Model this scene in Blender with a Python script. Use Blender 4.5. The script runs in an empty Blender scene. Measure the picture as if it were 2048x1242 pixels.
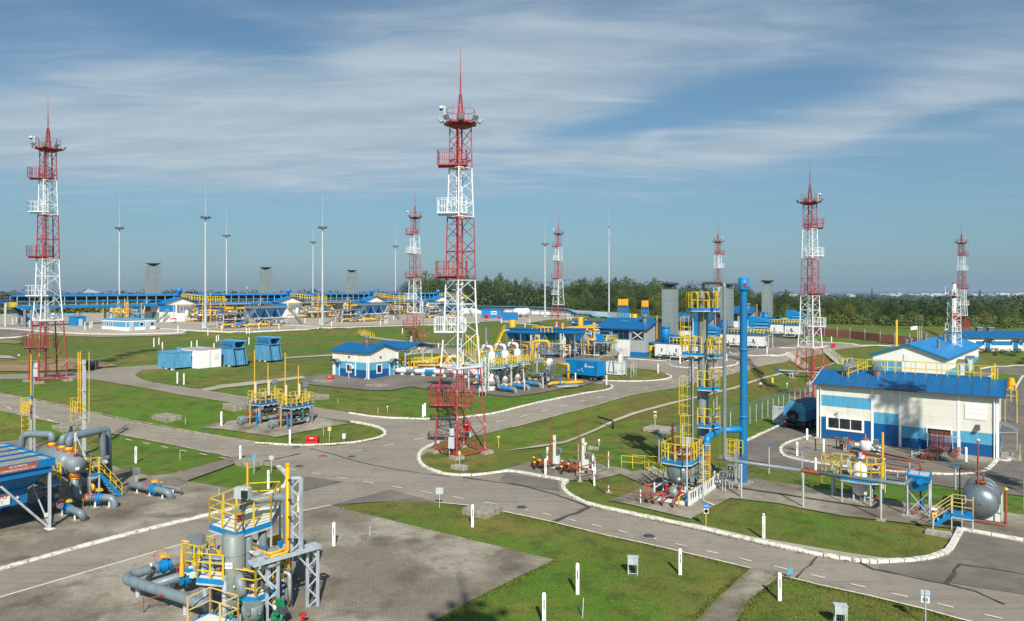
import bpy, random
from math import *
from mathutils import Vector, Matrix
random.seed(7)
scene = bpy.context.scene
C = scene.collection
# ---------------- camera
FPX, CXP, HZ, CAMZ = 1400.0, 1024.0, 580.0, 15.0
cd = bpy.data.cameras.new('camera'); cam = bpy.data.objects.new('camera', cd); C.objects.link(cam)
cd.sensor_width = 36.0; cd.lens = FPX/2048*36; cd.shift_y = -41/2048.0
cd.clip_start = 0.1; cd.clip_end = 80000
cam.location = (0, 0, CAMZ); cam.rotation_euler = (radians(90), 0, 0)
scene.camera = cam
# ---------------- sun, sky, exposure
SUN_EL = radians(39); SUN_AZ = radians(171.5)      # clockwise from +Y
sd = bpy.data.lights.new('sun', 'SUN'); sun = bpy.data.objects.new('sun', sd); C.objects.link(sun)
sd.energy = 5.0; sd.angle = radians(0.53); sd.color = (1.0, 0.94, 0.85)
sdir = Vector((sin(SUN_AZ)*cos(SUN_EL), cos(SUN_AZ)*cos(SUN_EL), sin(SUN_EL)))
sun.rotation_euler = sdir.to_track_quat('Z', 'Y').to_euler()
sun.location = (0, -20, 60)
w = bpy.data.worlds.new('World'); scene.world = w; w.use_nodes = True
nt = w.node_tree; nt.nodes.clear()
def N(t, ty, **k):
 n = t.nodes.new(ty)
 for a, b in k.items(): setattr(n, a, b)
 return n
def mth(t, op, a, b=None, clamp=False):
 n = t.nodes.new('ShaderNodeMath'); n.operation = op; n.use_clamp = clamp
 for i, x in enumerate((a, b)):
  if x is None: continue
  if isinstance(x, (int, float)): n.inputs[i].default_value = x
  else: t.links.new(x, n.inputs[i])
 return n.outputs[0]
def mixc(t, f, a, b, mode='MIX'):
 n = t.nodes.new('ShaderNodeMix'); n.data_type = 'RGBA'; n.blend_type = mode
 for i, x in ((0, f), (6, a), (7, b)):
  if isinstance(x, (int, float)): n.inputs[i].default_value = x
  elif isinstance(x, tuple): n.inputs[i].default_value = (*x[:3], 1)
  else: t.links.new(x, n.inputs[i])
 return n.outputs[2]
def noise(t, vec, scale, detail=4, rough=.55, dist=0.0, out=0):
 n = t.nodes.new('ShaderNodeTexNoise'); n.inputs['Scale'].default_value = scale
 n.inputs['Detail'].default_value = detail; n.inputs['Roughness'].default_value = rough
 n.inputs['Distortion'].default_value = dist
 if vec is not None: t.links.new(vec, n.inputs['Vector'])
 return n.outputs[out]
def ramp(t, x, a, b, lo=0.0, hi=1.0, smooth=True):
 n = t.nodes.new('ShaderNodeMapRange'); n.inputs[1].default_value = a; n.inputs[2].default_value = b
 n.inputs[3].default_value = lo; n.inputs[4].default_value = hi
 if smooth: n.interpolation_type = 'SMOOTHSTEP'
 t.links.new(x, n.inputs[0]); return n.outputs[0]
def mapping(t, vec, scale=(1, 1, 1), rot=(0, 0, 0), loc=(0, 0, 0)):
 n = t.nodes.new('ShaderNodeMapping'); n.inputs['Scale'].default_value = scale
 n.inputs['Rotation'].default_value = rot; n.inputs['Location'].default_value = loc
 t.links.new(vec, n.inputs[0]); return n.outputs[0]
out = N(nt, 'ShaderNodeOutputWorld'); bg = N(nt, 'ShaderNodeBackground'); bg.inputs[1].default_value = 0.082
sky = N(nt, 'ShaderNodeTexSky', sky_type='NISHITA', sun_disc=False)
sky.sun_elevation = SUN_EL; sky.sun_rotation = SUN_AZ; sky.altitude = 20
sky.air_density = 1.0; sky.dust_density = 0.6; sky.ozone_density = 1.6
tc = N(nt, 'ShaderNodeTexCoord'); sx = N(nt, 'ShaderNodeSeparateXYZ'); nt.links.new(tc.outputs['Generated'], sx.inputs[0])
X, Y, Z = sx.outputs
# high cloud sheet: the view ray meets a layer, so streaks flatten towards the horizon
zz = mth(nt, 'MAXIMUM', mth(nt, 'ADD', Z, 0.09), 0.02)
cv = N(nt, 'ShaderNodeCombineXYZ'); nt.links.new(mth(nt, 'DIVIDE', X, zz), cv.inputs[0]); nt.links.new(mth(nt, 'DIVIDE', Y, zz), cv.inputs[1])
P0 = cv.outputs[0]
n1 = noise(nt, mapping(nt, P0, (0.42, 0.95, 1), (0, 0, radians(-18)), (3.1, 1.7, 0)), 1.0, 7, .56, .35)
n2 = noise(nt, mapping(nt, P0, (1.6, 5.2, 1), (0, 0, radians(24)), (0, 2, 0)), 1.0, 8, .62, .5)
n3 = noise(nt, mapping(nt, P0, (7, 13, 1), (0, 0, radians(-25))), 1.0, 4, .6, .2)
ymax = mth(nt, 'MAXIMUM', Y, 0.05)
az = mth(nt, 'DIVIDE', X, ymax); el = mth(nt, 'DIVIDE', Z, ymax)
def px2(px, py): return (px-CXP)/FPX, (HZ-py)/FPX
def blob(px, py, sxp, syp, rot, amp):
 a0, e0 = px2(px, py); c_, s_ = cos(radians(rot)), sin(radians(rot))
 da = mth(nt, 'SUBTRACT', az, a0); de = mth(nt, 'SUBTRACT', el, e0)
 u = mth(nt, 'DIVIDE', mth(nt, 'ADD', mth(nt, 'MULTIPLY', da, c_), mth(nt, 'MULTIPLY', de, s_)), sxp/FPX)
 v = mth(nt, 'DIVIDE', mth(nt, 'SUBTRACT', mth(nt, 'MULTIPLY', de, c_), mth(nt, 'MULTIPLY', da, s_)), syp/FPX)
 r2 = mth(nt, 'ADD', mth(nt, 'MULTIPLY', u, u), mth(nt, 'MULTIPLY', v, v))
 return mth(nt, 'MULTIPLY', mth(nt, 'EXPONENT', mth(nt, 'MULTIPLY', r2, -1)), amp)
acc = mth(nt, 'ADD', mth(nt, 'MULTIPLY', n1, 0.66), mth(nt, 'MULTIPLY', n2, 0.42))
acc = mth(nt, 'ADD', acc, mth(nt, 'MULTIPLY', n3, 0.10))
for b in ((300, 290, 620, 110, -4, .46), (800, 230, 420, 100, 0, .34), (1050, 150, 420, 130, 0, .34), (1500, 60, 500, 60, 4, .22), (1750, 250, 430, 45, 13, .34),
   (1450, 300, 260, 30, 8, .30), (1280, 290, 60, 18, 28, .25), (1070, 318, 110, 12, 6, .36), (1030, 291, 60, 7, 2, .2), (200, 160, 160, 50, 8, .14),
   (1960, 130, 220, 60, 10, .3), (420, 60, 240, 45, -15, -.16), (600, 120, 120, 60, -20, -.12), (150, 190, 300, 25, -10, -.14), (1470, 190, 260, 34, 6, -.36),
   (1150, 265, 200, 20, 8, -.30), (1900, 235, 200, 22, 12, -.34), (1330, 235, 120, 22, 8, -.18),
   (1024, 470, 1500, 95, 0, -.34)):
 acc = mth(nt, 'ADD', acc, blob(*b))
cl = ramp(nt, acc, 0.44, 1.06)
cl = mth(nt, 'MULTIPLY', cl, ramp(nt, el, 0.02, 0.14))
cloudc = mixc(nt, ramp(nt, n2, .3, .75), (4.1, 5.1, 6.0), (5.5, 6.4, 7.1))
hz_ = mth(nt, 'MULTIPLY', ramp(nt, Z, 0.30, -0.02, 0, 1, False), 0.72)
skyc = mixc(nt, 1.0, sky.outputs[0], (0.76, 0.95, 0.98), 'MULTIPLY')
skyc = mixc(nt, hz_, skyc, (1.45, 2.85, 4.4))
fin = mixc(nt, mth(nt, 'MULTIPLY', cl, .86), skyc, cloudc)
nt.links.new(fin, bg.inputs[0]); nt.links.new(bg.outputs[0], out.inputs[0])
scene.view_settings.view_transform = 'Standard'; scene.view_settings.look = 'None'
scene.view_settings.exposure = 0.22; scene.view_settings.gamma = 1.0
# ---------------- materials
def lin(c):
 return tuple(((x/255)/12.92 if x/255 <= .04045 else ((x/255+.055)/1.055)**2.4) for x in c)
MATS = {}
def newmat(name):
 m = bpy.data.materials.new(name); m.use_nodes = True; t = m.node_tree
 b = t.nodes['Principled BSDF']; MATS[name] = m; return m, t, b
def paint(name, col, rough=.5, var=.12, dirt=.25, dcol=(60, 52, 42), metal=0.0, sc=1.0, rust=0.0, streak=True, bump=0.0):
 """painted metal: blotchy fading, grime that runs down, chips of rust"""
 m, t, b = newmat(name); c = lin(col); d = lin(dcol)
 tcn = N(t, 'ShaderNodeTexCoord').outputs['Object']
 oi = N(t, 'ShaderNodeObjectInfo')
 base = mixc(t, noise(t, tcn, 1.1*sc, 5, .6), tuple(x*(1-var) for x in c), tuple(min(1, x*(1+var)) for x in c))
 g = noise(t, mapping(t, tcn, (3*sc, 3*sc, .5*sc) if streak else (2*sc,)*3), 1.0, 6, .65)
 base = mixc(t, mth(t, 'MULTIPLY', ramp(t, g, .44, .72), min(.9, dirt*1.5)), base, d)
 base = mixc(t, mth(t, 'MULTIPLY', ramp(t, noise(t, tcn, 6*sc, 5, .7), .52, .72), dirt*.9), base, d)
 if rust > 0:
  r = noise(t, tcn, 3.3*sc, 6, .7)
  base = mixc(t, ramp(t, r, .66-rust*.2, .70-rust*.2), base, lin((104, 62, 40)))
 t.links.new(base, b.inputs['Base Color']); b.inputs['Roughness'].default_value = rough; b.inputs['Metallic'].default_value = metal
 t.links.new(ramp(t, g, .3, .8, rough*.8, min(1, rough*1.3)), b.inputs['Roughness'])
 if bump:
  bp = N(t, 'ShaderNodeBump'); bp.inputs['Strength'].default_value = bump; bp.inputs['Distance'].default_value = .05
  t.links.new(noise(t, tcn, 2*sc, 3), bp.inputs['Height']); t.links.new(bp.outputs[0], b.inputs['Normal'])
 return m
paint('yellow', (226, 196, 40), .5, .10, .22, rust=.12)
paint('yellow_pipe', (226, 170, 28), .45, .10, .22)
paint('orange_yellow', (228, 174, 56), .5, .1, .25)
paint('pale_yellow', (226, 196, 120), .55, .08, .25)
paint('blue', (0, 112, 170), .45, .12, .22)
paint('deep_blue', (0, 84, 144), .45, .12, .2)
paint('sky_blue', (84, 164, 200), .5, .08, .18)
paint('worn_blue', (84, 156, 196), .7, .16, .42, (58, 84, 96), sc=1.4, rust=.06)
paint('roof_blue', (4, 98, 152), .42, .09, .15, (20, 60, 110), streak=False)
paint('valve_blue', (0, 128, 192), .4, .08, .12)
paint('grey', (122, 134, 140), .5, .10, .30)
paint('pipe_grey', (116, 132, 140), .42, .09, .30, (78, 76, 66), sc=1.0)
paint('vessel_grey', (126, 138, 134), .5, .12, .42, (92, 86, 62), sc=.8)
paint('light_grey', (186, 194, 198), .5, .08, .28)
paint('steel', (184, 194, 202), .42, .08, .28, metal=.15, rust=.05)
paint('galv', (140, 148, 152), .45, .12, .2, metal=.5)
paint('dark_grey', (70, 76, 80), .6, .1, .2)
paint('black', (20, 20, 21), .6, .1, .1)
paint('white', (222, 224, 220), .5, .05, .20, (140, 132, 116), rust=.02)
paint('white_clean', (236, 237, 233), .55, .04, .10, (170, 165, 150))
paint('cream', (224, 223, 210), .6, .05, .14, (150, 142, 120))
paint('red', (190, 24, 28), .45, .08, .12)
paint('brick_red', (160, 80, 60), .6, .1, .2)
paint('rust_red', (150, 74, 50), .7, .14, .35)
paint('brown', (92, 50, 38), .6, .12, .3)
paint('green', (30, 130, 90), .5, .1, .1)
paint('insul', (134, 148, 152), .35, .08, .2, metal=.55)
paint('stack_grey', (146, 158, 156), .45, .07, .22, (90, 98, 98), metal=.25, sc=.5)
paint('wall_grey', (160, 166, 168), .55, .05, .14)
paint('concrete', (160, 156, 144), .85, .16, .42, (88, 84, 72), sc=1.3, bump=.4, streak=False)
paint('mossy_concrete', (150, 146, 128), .9, .22, .65, (84, 80, 60), sc=1.8, bump=.5, streak=False)
paint('kerb_white', (222, 219, 208), .8, .10, .62, (120, 114, 98), sc=1.6, streak=False)
paint('tyre', (22, 22, 23), .85, .1, .3)
paint('wood_red', (112, 62, 54), .8, .3, .4, (70, 60, 56), sc=2)
paint('khaki', (128, 122, 96), .7, .12, .2)
paint('rubber', (40, 40, 40), .8)
m, t, b = newmat('glass'); b.inputs['Base Color'].default_value = (.02, .026, .03, 1); b.inputs['Roughness'].default_value = .06; b.inputs['Specular IOR Level'].default_value = .8
m, t, b = newmat('lens'); b.inputs['Base Color'].default_value = (.35, .37, .36, 1); b.inputs['Roughness'].default_value = .1
def banded(name, bands, a, c, rust=.1):
 """paint bands by height above the foot of the tower (object space)"""
 m, t, b = newmat(name); tcn = N(t, 'ShaderNodeTexCoord').outputs['Object']
 s = N(t, 'ShaderNodeSeparateXYZ'); t.links.new(tcn, s.inputs[0]); z = s.outputs[2]
 f = None
 for lo, hi in bands:
  k = mth(t, 'MULTIPLY', mth(t, 'GREATER_THAN', z, lo), mth(t, 'LESS_THAN', z, hi))
  f = k if f is None else mth(t, 'MAXIMUM', f, k)
 ca = mixc(t, noise(t, tcn, 1.2, 5, .6), tuple(x*.8 for x in lin(a)), tuple(min(1, x*1.25) for x in lin(a)))
 ca = mixc(t, ramp(t, noise(t, mapping(t, tcn, (4, 4, 1)), 1.3, 5, .7), .60, .66), ca, lin((205, 180, 176)))
 cc = mixc(t, ramp(t, noise(t, mapping(t, tcn, (5, 5, .8)), 1.0, 5, .7), .62, .70), lin(c), lin((150, 128, 112)))
 t.links.new(mixc(t, f, ca, cc), b.inputs['Base Color']); b.inputs['Roughness'].default_value = .6
TH = 30.3   # height of the lighting towers' top platform
banded('tower_paint', ((.26*TH, .525*TH), (.715*TH, .865*TH)), (154, 52, 55), (214, 218, 220))
banded('chimney_paint', ((0, 9.0), (10.6, 13.4), (14.4, 16.2), (17.2, 19.6), (20.4, 22.1)), (196, 50, 36), (226, 226, 222))
def ground_mat(name, cols, scales, rough=.95, bump=.3, extra=None, coord='Object'):
 m, t, b = newmat(name); tcn = N(t, 'ShaderNodeTexCoord').outputs[coord]
 c = lin(cols[0])
 for i, (cc, (sc, lo, hi, amt)) in enumerate(zip(cols[1:], scales)):
  f = mth(t, 'MULTIPLY', ramp(t, noise(t, mapping(t, tcn, (1, 1, 1), loc=(7*i, 3*i, 0)), sc, 6, .62), lo, hi), amt)
  c = mixc(t, f, c, lin(cc))
 if extra: c = extra(t, tcn, c, b)
 t.links.new(c, b.inputs['Base Color']); b.inputs['Roughness'].default_value = rough
 b.inputs['Specular IOR Level'].default_value = .25
 if bump and not b.inputs['Normal'].is_linked:
  bp = N(t, 'ShaderNodeBump'); bp.inputs['Strength'].default_value = bump; bp.inputs['Distance'].default_value = .12
  t.links.new(noise(t, tcn, 3.2, 5, .7), bp.inputs['Height']); t.links.new(bp.outputs[0], b.inputs['Normal'])
 return m
def grass_extra(t, tcn, c, b):
 s = N(t, 'ShaderNodeSeparateXYZ'); t.links.new(tcn, s.inputs[0])
 # fine blade mottling
 f = noise(t, tcn, 9.0, 5, .75); c = mixc(t, ramp(t, f, .38, .66), mixc(t, 1.0, c, (.62, .66, .55), 'MULTIPLY'), mixc(t, 1.0, c, (1.25, 1.2, 1.15), 'MULTIPLY'))
 g = noise(t, mapping(t, tcn, (1, 1, 1)), 26.0, 2, .8); c = mixc(t, ramp(t, g, .70, .74, 0, .5), c, lin((150, 150, 70)))
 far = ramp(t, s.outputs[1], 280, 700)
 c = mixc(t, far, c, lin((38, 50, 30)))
 # steep banks carry longer, drier, browner grass
 ge = N(t, 'ShaderNodeNewGeometry'); sn = N(t, 'ShaderNodeSeparateXYZ'); t.links.new(ge.outputs['True Normal'], sn.inputs[0])
 st = ramp(t, sn.outputs[2], .992, .965, 0, .55)
 return mixc(t, st, c, mixc(t, noise(t, tcn, 1.2, 6, .7), lin((66, 70, 26)), lin((108, 92, 52))))
ground_mat('grass', [(104, 112, 50), (84, 120, 34), (134, 118, 66), (74, 86, 36), (146, 126, 82)],
   [(.045, .44, .56, .9), (.12, .50, .66, .75), (.6, .45, .66, .7), (1.5, .62, .76, .7)], extra=grass_extra)
def asph_extra(t, tcn, c, b):
 c = mixc(t, ramp(t, noise(t, tcn, .55, 4, .6, .6), .66, .74, 0, .4), c, lin((84, 80, 74)))
 f = noise(t, tcn, 14, 3, .8); c = mixc(t, ramp(t, f, .35, .7), mixc(t, 1.0, c, (.86, .86, .86), 'MULTIPLY'), mixc(t, 1.0, c, (1.12, 1.11, 1.1), 'MULTIPLY'))
 v = N(t, 'ShaderNodeTexVoronoi', feature='DISTANCE_TO_EDGE'); v.inputs['Scale'].default_value = .13
 mp = mapping(t, tcn, (1, 1, 1)); ad = N(t, 'ShaderNodeVectorMath', operation='ADD'); t.links.new(mp, ad.inputs[0])
 nn = N(t, 'ShaderNodeTexNoise'); nn.inputs['Scale'].default_value = .9; nn.inputs['Detail'].default_value = 5; t.links.new(tcn, nn.inputs[0])
 sc_ = N(t, 'ShaderNodeVectorMath', operation='SCALE'); sc_.inputs['Scale'].default_value = 2.6; t.links.new(nn.outputs[1], sc_.inputs[0])
 t.links.new(sc_.outputs[0], ad.inputs[1]); t.links.new(ad.outputs[0], v.inputs['Vector'])
 c = mixc(t, mth(t, 'MULTIPLY', ramp(t, v.outputs[0],   .008, .002), .22), c, lin((60, 57, 52)))
 # tyre-brushed streaks along the roads
 for rz in (35, -55):
  s = noise(t, mapping(t, tcn, (.08, 2.4, 1), (0, 0, radians(rz))), 1.0, 4, .6)
  c = mixc(t, ramp(t, s, .52, .70, 0, .34), c, lin((92, 86, 78)))
 return c
ground_mat('asphalt', [(142, 135, 123), (156, 148, 134), (118, 113, 104), (128, 122, 112)],
   [(.10, .42, .64, .8), (.33, .5, .75, .5), (1.3, .5, .7, .5)], bump=.15, extra=asph_extra)
ground_mat('dark_asphalt', [(112, 107, 99), (132, 125, 115), (92, 88, 82)], [(.2, .42, .64, .8), (.8, .5, .72, .6)], bump=.15, extra=asph_extra)
def brick_extra(t, tcn, c, b):
 br = N(t, 'ShaderNodeTexBrick'); br.inputs['Scale'].default_value = 1.0
 br.inputs['Color1'].default_value = (1.1, 1.1, 1.1, 1); br.inputs['Color2'].default_value = (.74, .74, .74, 1); br.inputs['Mortar'].default_value = (.35, .34, .3, 1)
 br.inputs['Mortar Size'].default_value = .016; br.inputs['Brick Width'].default_value = .26; br.inputs['Row Height'].default_value = .13
 t.links.new(mapping(t, tcn, (1, 1, 1), (0, 0, radians(35))), br.inputs['Vector'])
 c = mixc(t, .55, c, br.outputs[0], 'MULTIPLY')
 wn = noise(t, tcn, .8, 6, .7); c = mixc(t, ramp(t, wn, .66, .72, 0, .6), c, lin((74, 84, 40)))
 bp = N(t, 'ShaderNodeBump'); bp.inputs['Strength'].default_value = .25; bp.inputs['Distance'].default_value = .03
 t.links.new(br.outputs[1], bp.inputs['Height']); bp.invert = True; t.links.new(bp.outputs[0], b.inputs['Normal'])
 return c
ground_mat('pavers', [(132, 125, 111), (178, 171, 155), (92, 85, 72), (116, 106, 86)],
   [(.09, .44, .62, .85), (.35, .48, .70, .75), (1.1, .5, .7, .5)], bump=0, extra=brick_extra)
ground_mat('slabs', [(160, 153, 138), (176, 169, 153), (134, 127, 112)], [(.15, .42, .64, .8), (.6, .5, .72, .5)], bump=.15)
ground_mat('dirt', [(138, 116, 86), (154, 134, 104), (104, 100, 56)], [(.2, .42, .64, .8), (.5, .48, .6, .8)], bump=.4)
ground_mat('sealant', [(72, 68, 62), (98, 92, 84)], [(1.2, .45, .65, .8)], bump=0)
ground_mat('road_paint', [(214, 208, 190), (168, 160, 144)], [(1.5, .5, .72, .8)], bump=0)
ground_mat('worn_mark', [(190, 182, 166), (140, 130, 116)], [(.9, .45, .62, .95)], bump=0)
m, t, b = newmat('sea_water'); b.inputs['Base Color'].default_value = (.02, .06, .10, 1); b.inputs['Roughness'].default_value = .35
# ---------------- pixel <-> place helpers (the photograph's perspective, metres)
def interp(x, pts):
 if x <= pts[0][0]: return pts[0][1]
 for (a, p), (b_, q) in zip(pts, pts[1:]):
  if x <= b_:
   k = (x-a)/(b_-a); return p+(q-p)*k*k*(3-2*k)
 return pts[-1][1]
BANK = [(-40, 40), (0.5, 70.5), (3, 74), (12.5, 83.0), (24.5, 98.0), (38, 116), (50, 133), (62, 146), (84, 165), (140, 210)]
def bank_side(x, y):
 """signed distance to the crest line of the bank, positive on its low (right) side"""
 best = 1e9; sg = 1
 for (ax, ay), (bx, by) in zip(BANK, BANK[1:]):
  dx, dy = bx-ax, by-ay; L = dx*dx+dy*dy
  t_ = max(0, min(1, ((x-ax)*dx+(y-ay)*dy)/L)); px, py = ax+dx*t_, ay+dy*t_
  d = hypot(x-px, y-py)
  if d < best: best = d; sg = 1 if (dx*(y-ay)-dy*(x-ax)) < 0 else -1
 return best*sg
def H(x, y):
 if y > 260:
  z = interp(y, [(260, 4.4), (600, 1.5), (1800, -16), (5000, -22)])
  return z-6*interp(y, [(260, 0), (560, 1)])*interp(x/y, [(.22, 0), (.45, 1)])
 P = interp(y, [(62, 0), (92, 1.6), (125, 2.7), (168, 2.8), (186, 4.2), (260, 4.4)])
 P += 1.1*interp(x, [(-62, 1), (-25, 0)])*interp(y, [(68, 0), (90, 1), (120, 1), (165, .2)])
 if x > -5 and y > 55:
  Lw = interp(y, [(75, 0), (103, -.8), (120, -.8), (168, 2.2), (260, 4.4)])
  k = interp(bank_side(x, y), [(-.6, 0), (4.6, 1)])
  P = P*(1-k)+Lw*k
 return P
def W(px, py, z):
 D = (CAMZ-z)*FPX/(py-HZ); return Vector(((px-CXP)/FPX*D, D, z))
def at(px, D, py=None):
 return Vector(((px-CXP)/FPX*D, D, CAMZ-(py-HZ)/FPX*D if py is not None else H((px-CXP)/FPX*D, D)))
def G(px, py):
 """where the sight line through a pixel meets the ground"""
 tx, tz = (px-CXP)/FPX, (py-HZ)/FPX
 f = lambda D: CAMZ-tz*D-H(tx*D, D)
 a = 8.0; b_ = a
 while b_ < 3000:
  b_ = a*1.02+.2
  if f(b_) < 0: break
  a = b_
 for _ in range(30):
  m_ = (a+b_)/2
  if f(m_) < 0: b_ = m_
  else: a = m_
 D = (a+b_)/2; x = tx*D; return Vector((x, D, H(x, D)))
SITE = radians(-35)
# ---------------- mesh builder
class MB:
 def __init__(s, mat='grey'): s.v = []; s.f = []; s.fm = []; s.fs = []; s.mats = []; s.use(mat)
 def use(s, m):
  if m not in s.mats: s.mats.append(m)
  s.c = s.mats.index(m); return s
 def face(s, idx, smooth=False): s.f.append(tuple(idx)); s.fm.append(s.c); s.fs.append(smooth)
 def add(s, vs, fs, smooth=False):
  o = len(s.v); s.v += [tuple(v) for v in vs]
  for f in fs: s.face([i+o for i in f], smooth)
 def box(s, c, d, rz=0.0, rx=0.0, ry=0.0):
  hx, hy, hz = d[0]/2, d[1]/2, d[2]/2
  vs = [Vector((x*hx, y*hy, z*hz)) for x in (-1, 1) for y in (-1, 1) for z in (-1, 1)]
  R = Matrix.Rotation(rz, 3, 'Z') @ Matrix.Rotation(ry, 3, 'Y') @ Matrix.Rotation(rx, 3, 'X')
  s.add([R @ v + Vector(c) for v in vs], [(0, 1, 3, 2), (4, 6, 7, 5), (0, 4, 5, 1), (2, 3, 7, 6), (0, 2, 6, 4), (1, 5, 7, 3)]); return s
 def bb(s, x0, x1, y0, y1, z0, z1): return s.box(((x0+x1)/2, (y0+y1)/2, (z0+z1)/2), (x1-x0, y1-y0, z1-z0))
 def _frame(s, d):
  d = d.normalized(); u = Vector((0, 0, 1)).cross(d)
  if u.length < 1e-3: u = Vector((1, 0, 0))
  u.normalize(); return u, d.cross(u)
 def tube(s, a, b, r, r2=None, n=8, cap=True):
  a, b = Vector(a), Vector(b); r2 = r if r2 is None else r2; u, v = s._frame(b-a)
  vs = []
  for p, q in ((a, r), (b, r2)):
   vs += [p+u*(q*cos(2*pi*i/n))+v*(q*sin(2*pi*i/n)) for i in range(n)]
  s.add(vs, [(i, (i+1) % n, n+(i+1) % n, n+i) for i in range(n)], n > 4)
  if cap: s.add(vs, []); o = len(s.v)-2*n; s.face([o+i for i in range(n)][::-1]); s.face([o+n+i for i in range(n)])
  return s
 def bar(s, a, b, w=.08, h=None):
  a, b = Vector(a), Vector(b); h = h or w; u, v = s._frame(b-a)
  vs = [p+u*(x*w/2)+v*(y*h/2) for p in (a, b) for x, y in ((-1, -1), (1, -1), (1, 1), (-1, 1))]
  s.add(vs, [(0, 3, 2, 1), (4, 5, 6, 7), (0, 1, 5, 4), (1, 2, 6, 5), (2, 3, 7, 6), (3, 0, 4, 7)]); return s
 def pipe(s, pts, r, n=12, R=None, seg=5, cap=True):
  """pipe through points with round elbows"""
  pts = [Vector(p) for p in pts]; R = R or r*2.6; path = [pts[0]]
  for i in range(1, len(pts)-1):
   p, a, b = pts[i], (pts[i-1]-pts[i]), (pts[i+1]-pts[i])
   la, lb = a.length, b.length; a.normalize(); b.normalize()
   k = min(R, la*.49, lb*.49)
   p0, p1 = p+a*k, p+b*k
   for j in range(seg+1):
    t_ = j/seg; path.append(p0*(1-t_)**2+p*2*t_*(1-t_)+p1*t_*t_)
  path.append(pts[-1])
  rings = []; u = None
  for i, p in enumerate(path):
   d = (path[min(i+1, len(path)-1)]-path[max(i-1, 0)]).normalized()
   if u is None: u, v = s._frame(d)
   else:
    u = (u-d*u.dot(d)); u.normalize(); v = d.cross(u)
   rings.append([p+u*(r*cos(2*pi*k/n))+v*(r*sin(2*pi*k/n)) for k in range(n)])
  o = len(s.v); s.v += [tuple(q) for rg in rings for q in rg]
  for i in range(len(rings)-1):
   for k in range(n): s.face((o+i*n+k, o+i*n+(k+1) % n, o+(i+1)*n+(k+1) % n, o+(i+1)*n+k), True)
  if cap: s.face([o+k for k in range(n)][::-1]); s.face([o+(len(rings)-1)*n+k for k in range(n)])
  return s
 def lathe(s, prof, c=(0, 0, 0), ax='z', n=24, smooth=True):
  c = Vector(c); rings = []
  for r, h in prof:
   rg = []
   for k in range(n):
    a = 2*pi*k/n; x, y = r*cos(a), r*sin(a)
    rg.append(c+Vector({'z': (x, y, h), 'x': (h, x, y), 'y': (y, h, x)}[ax]))
   rings.append(rg)
  o = len(s.v); s.v += [tuple(q) for rg in rings for q in rg]
  for i in range(len(rings)-1):
   for k in range(n): s.face((o+i*n+k, o+i*n+(k+1) % n, o+(i+1)*n+(k+1) % n, o+(i+1)*n+k), smooth)
  if prof[0][0] > 1e-4: s.face([o+k for k in range(n)][::-1])
  if prof[-1][0] > 1e-4: s.face([o+(len(prof)-1)*n+k for k in range(n)])
  return s
 def prism(s, poly, a, b, ax='z'):
  """polygon (2-D) pulled from a to b along an axis"""
  n = len(poly); f = {'z': lambda p, h: (p[0], p[1], h), 'x': lambda p, h: (h, p[0], p[1]), 'y': lambda p, h: (p[0], h, p[1])}[ax]
  s.add([f(p, a) for p in poly]+[f(p, b) for p in poly], [tuple(range(n))[::-1], tuple(range(n, 2*n))]+[(i, (i+1) % n, n+(i+1) % n, n+i) for i in range(n)]); return s
 def quad(s, *p): s.add(p, [tuple(range(len(p)))]); return s
 def rail(s, pts, h=1.1, sp=1.1, r=.03, mids=2, closed=False, pr=None):
  pts = [Vector(p) for p in pts]
  if closed: pts = pts+[pts[0]]
  up = Vector((0, 0, 1)); pr = (pr or r*1.25)*.74; r = r*.72
  for a, b in zip(pts, pts[1:]):
   L = (b-a).length; k = max(1, round(L/sp))
   for i in range(k+1):
    p = a.lerp(b, i/k); s.bar(p, p+up*h, pr*2)
   for j in range(mids+1):
    q = up*(h*(mids+1-j)/(mids+1)); s.bar(a+q, b+q, r*2)
  return s
 def ladder(s, a, b, w=.45, side=(1, 0, 0), step=.35, r=.025):
  a, b = Vector(a), Vector(b); sd_ = Vector(side).normalized()*w/2; L = (b-a).length
  s.bar(a-sd_, b-sd_, r*2); s.bar(a+sd_, b+sd_, r*2)
  for i in range(1, int(L/step)):
   p = a.lerp(b, i*step/L); s.bar(p-sd_, p+sd_, r*1.6)
  return s
 def cage(s, x, y, z0, z1, r=.38, out=(0, 1), n=7, hoop=.8):
  """hoops and staves round a ladder; out = direction away from the wall"""
  o = Vector((out[0], out[1], 0)).normalized(); q = Vector((-o.y, o.x, 0)); c = Vector((x, y, 0))+o*r
  P = [c+(o*cos(a)+q*sin(a))*r for a in [radians(-135+270*i/(n-1)) for i in range(n)]]
  k = max(2, int((z1-z0)/hoop))
  for i in range(k+1):
   z = z0+(z1-z0)*i/k
   for p1, p2 in zip(P, P[1:]): s.bar(p1+Vector((0, 0, z)), p2+Vector((0, 0, z)), .032)
  for p in P[1:-1:1]: s.bar(p+Vector((0, 0, z0)), p+Vector((0, 0, z1)), .026)
  return s
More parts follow.
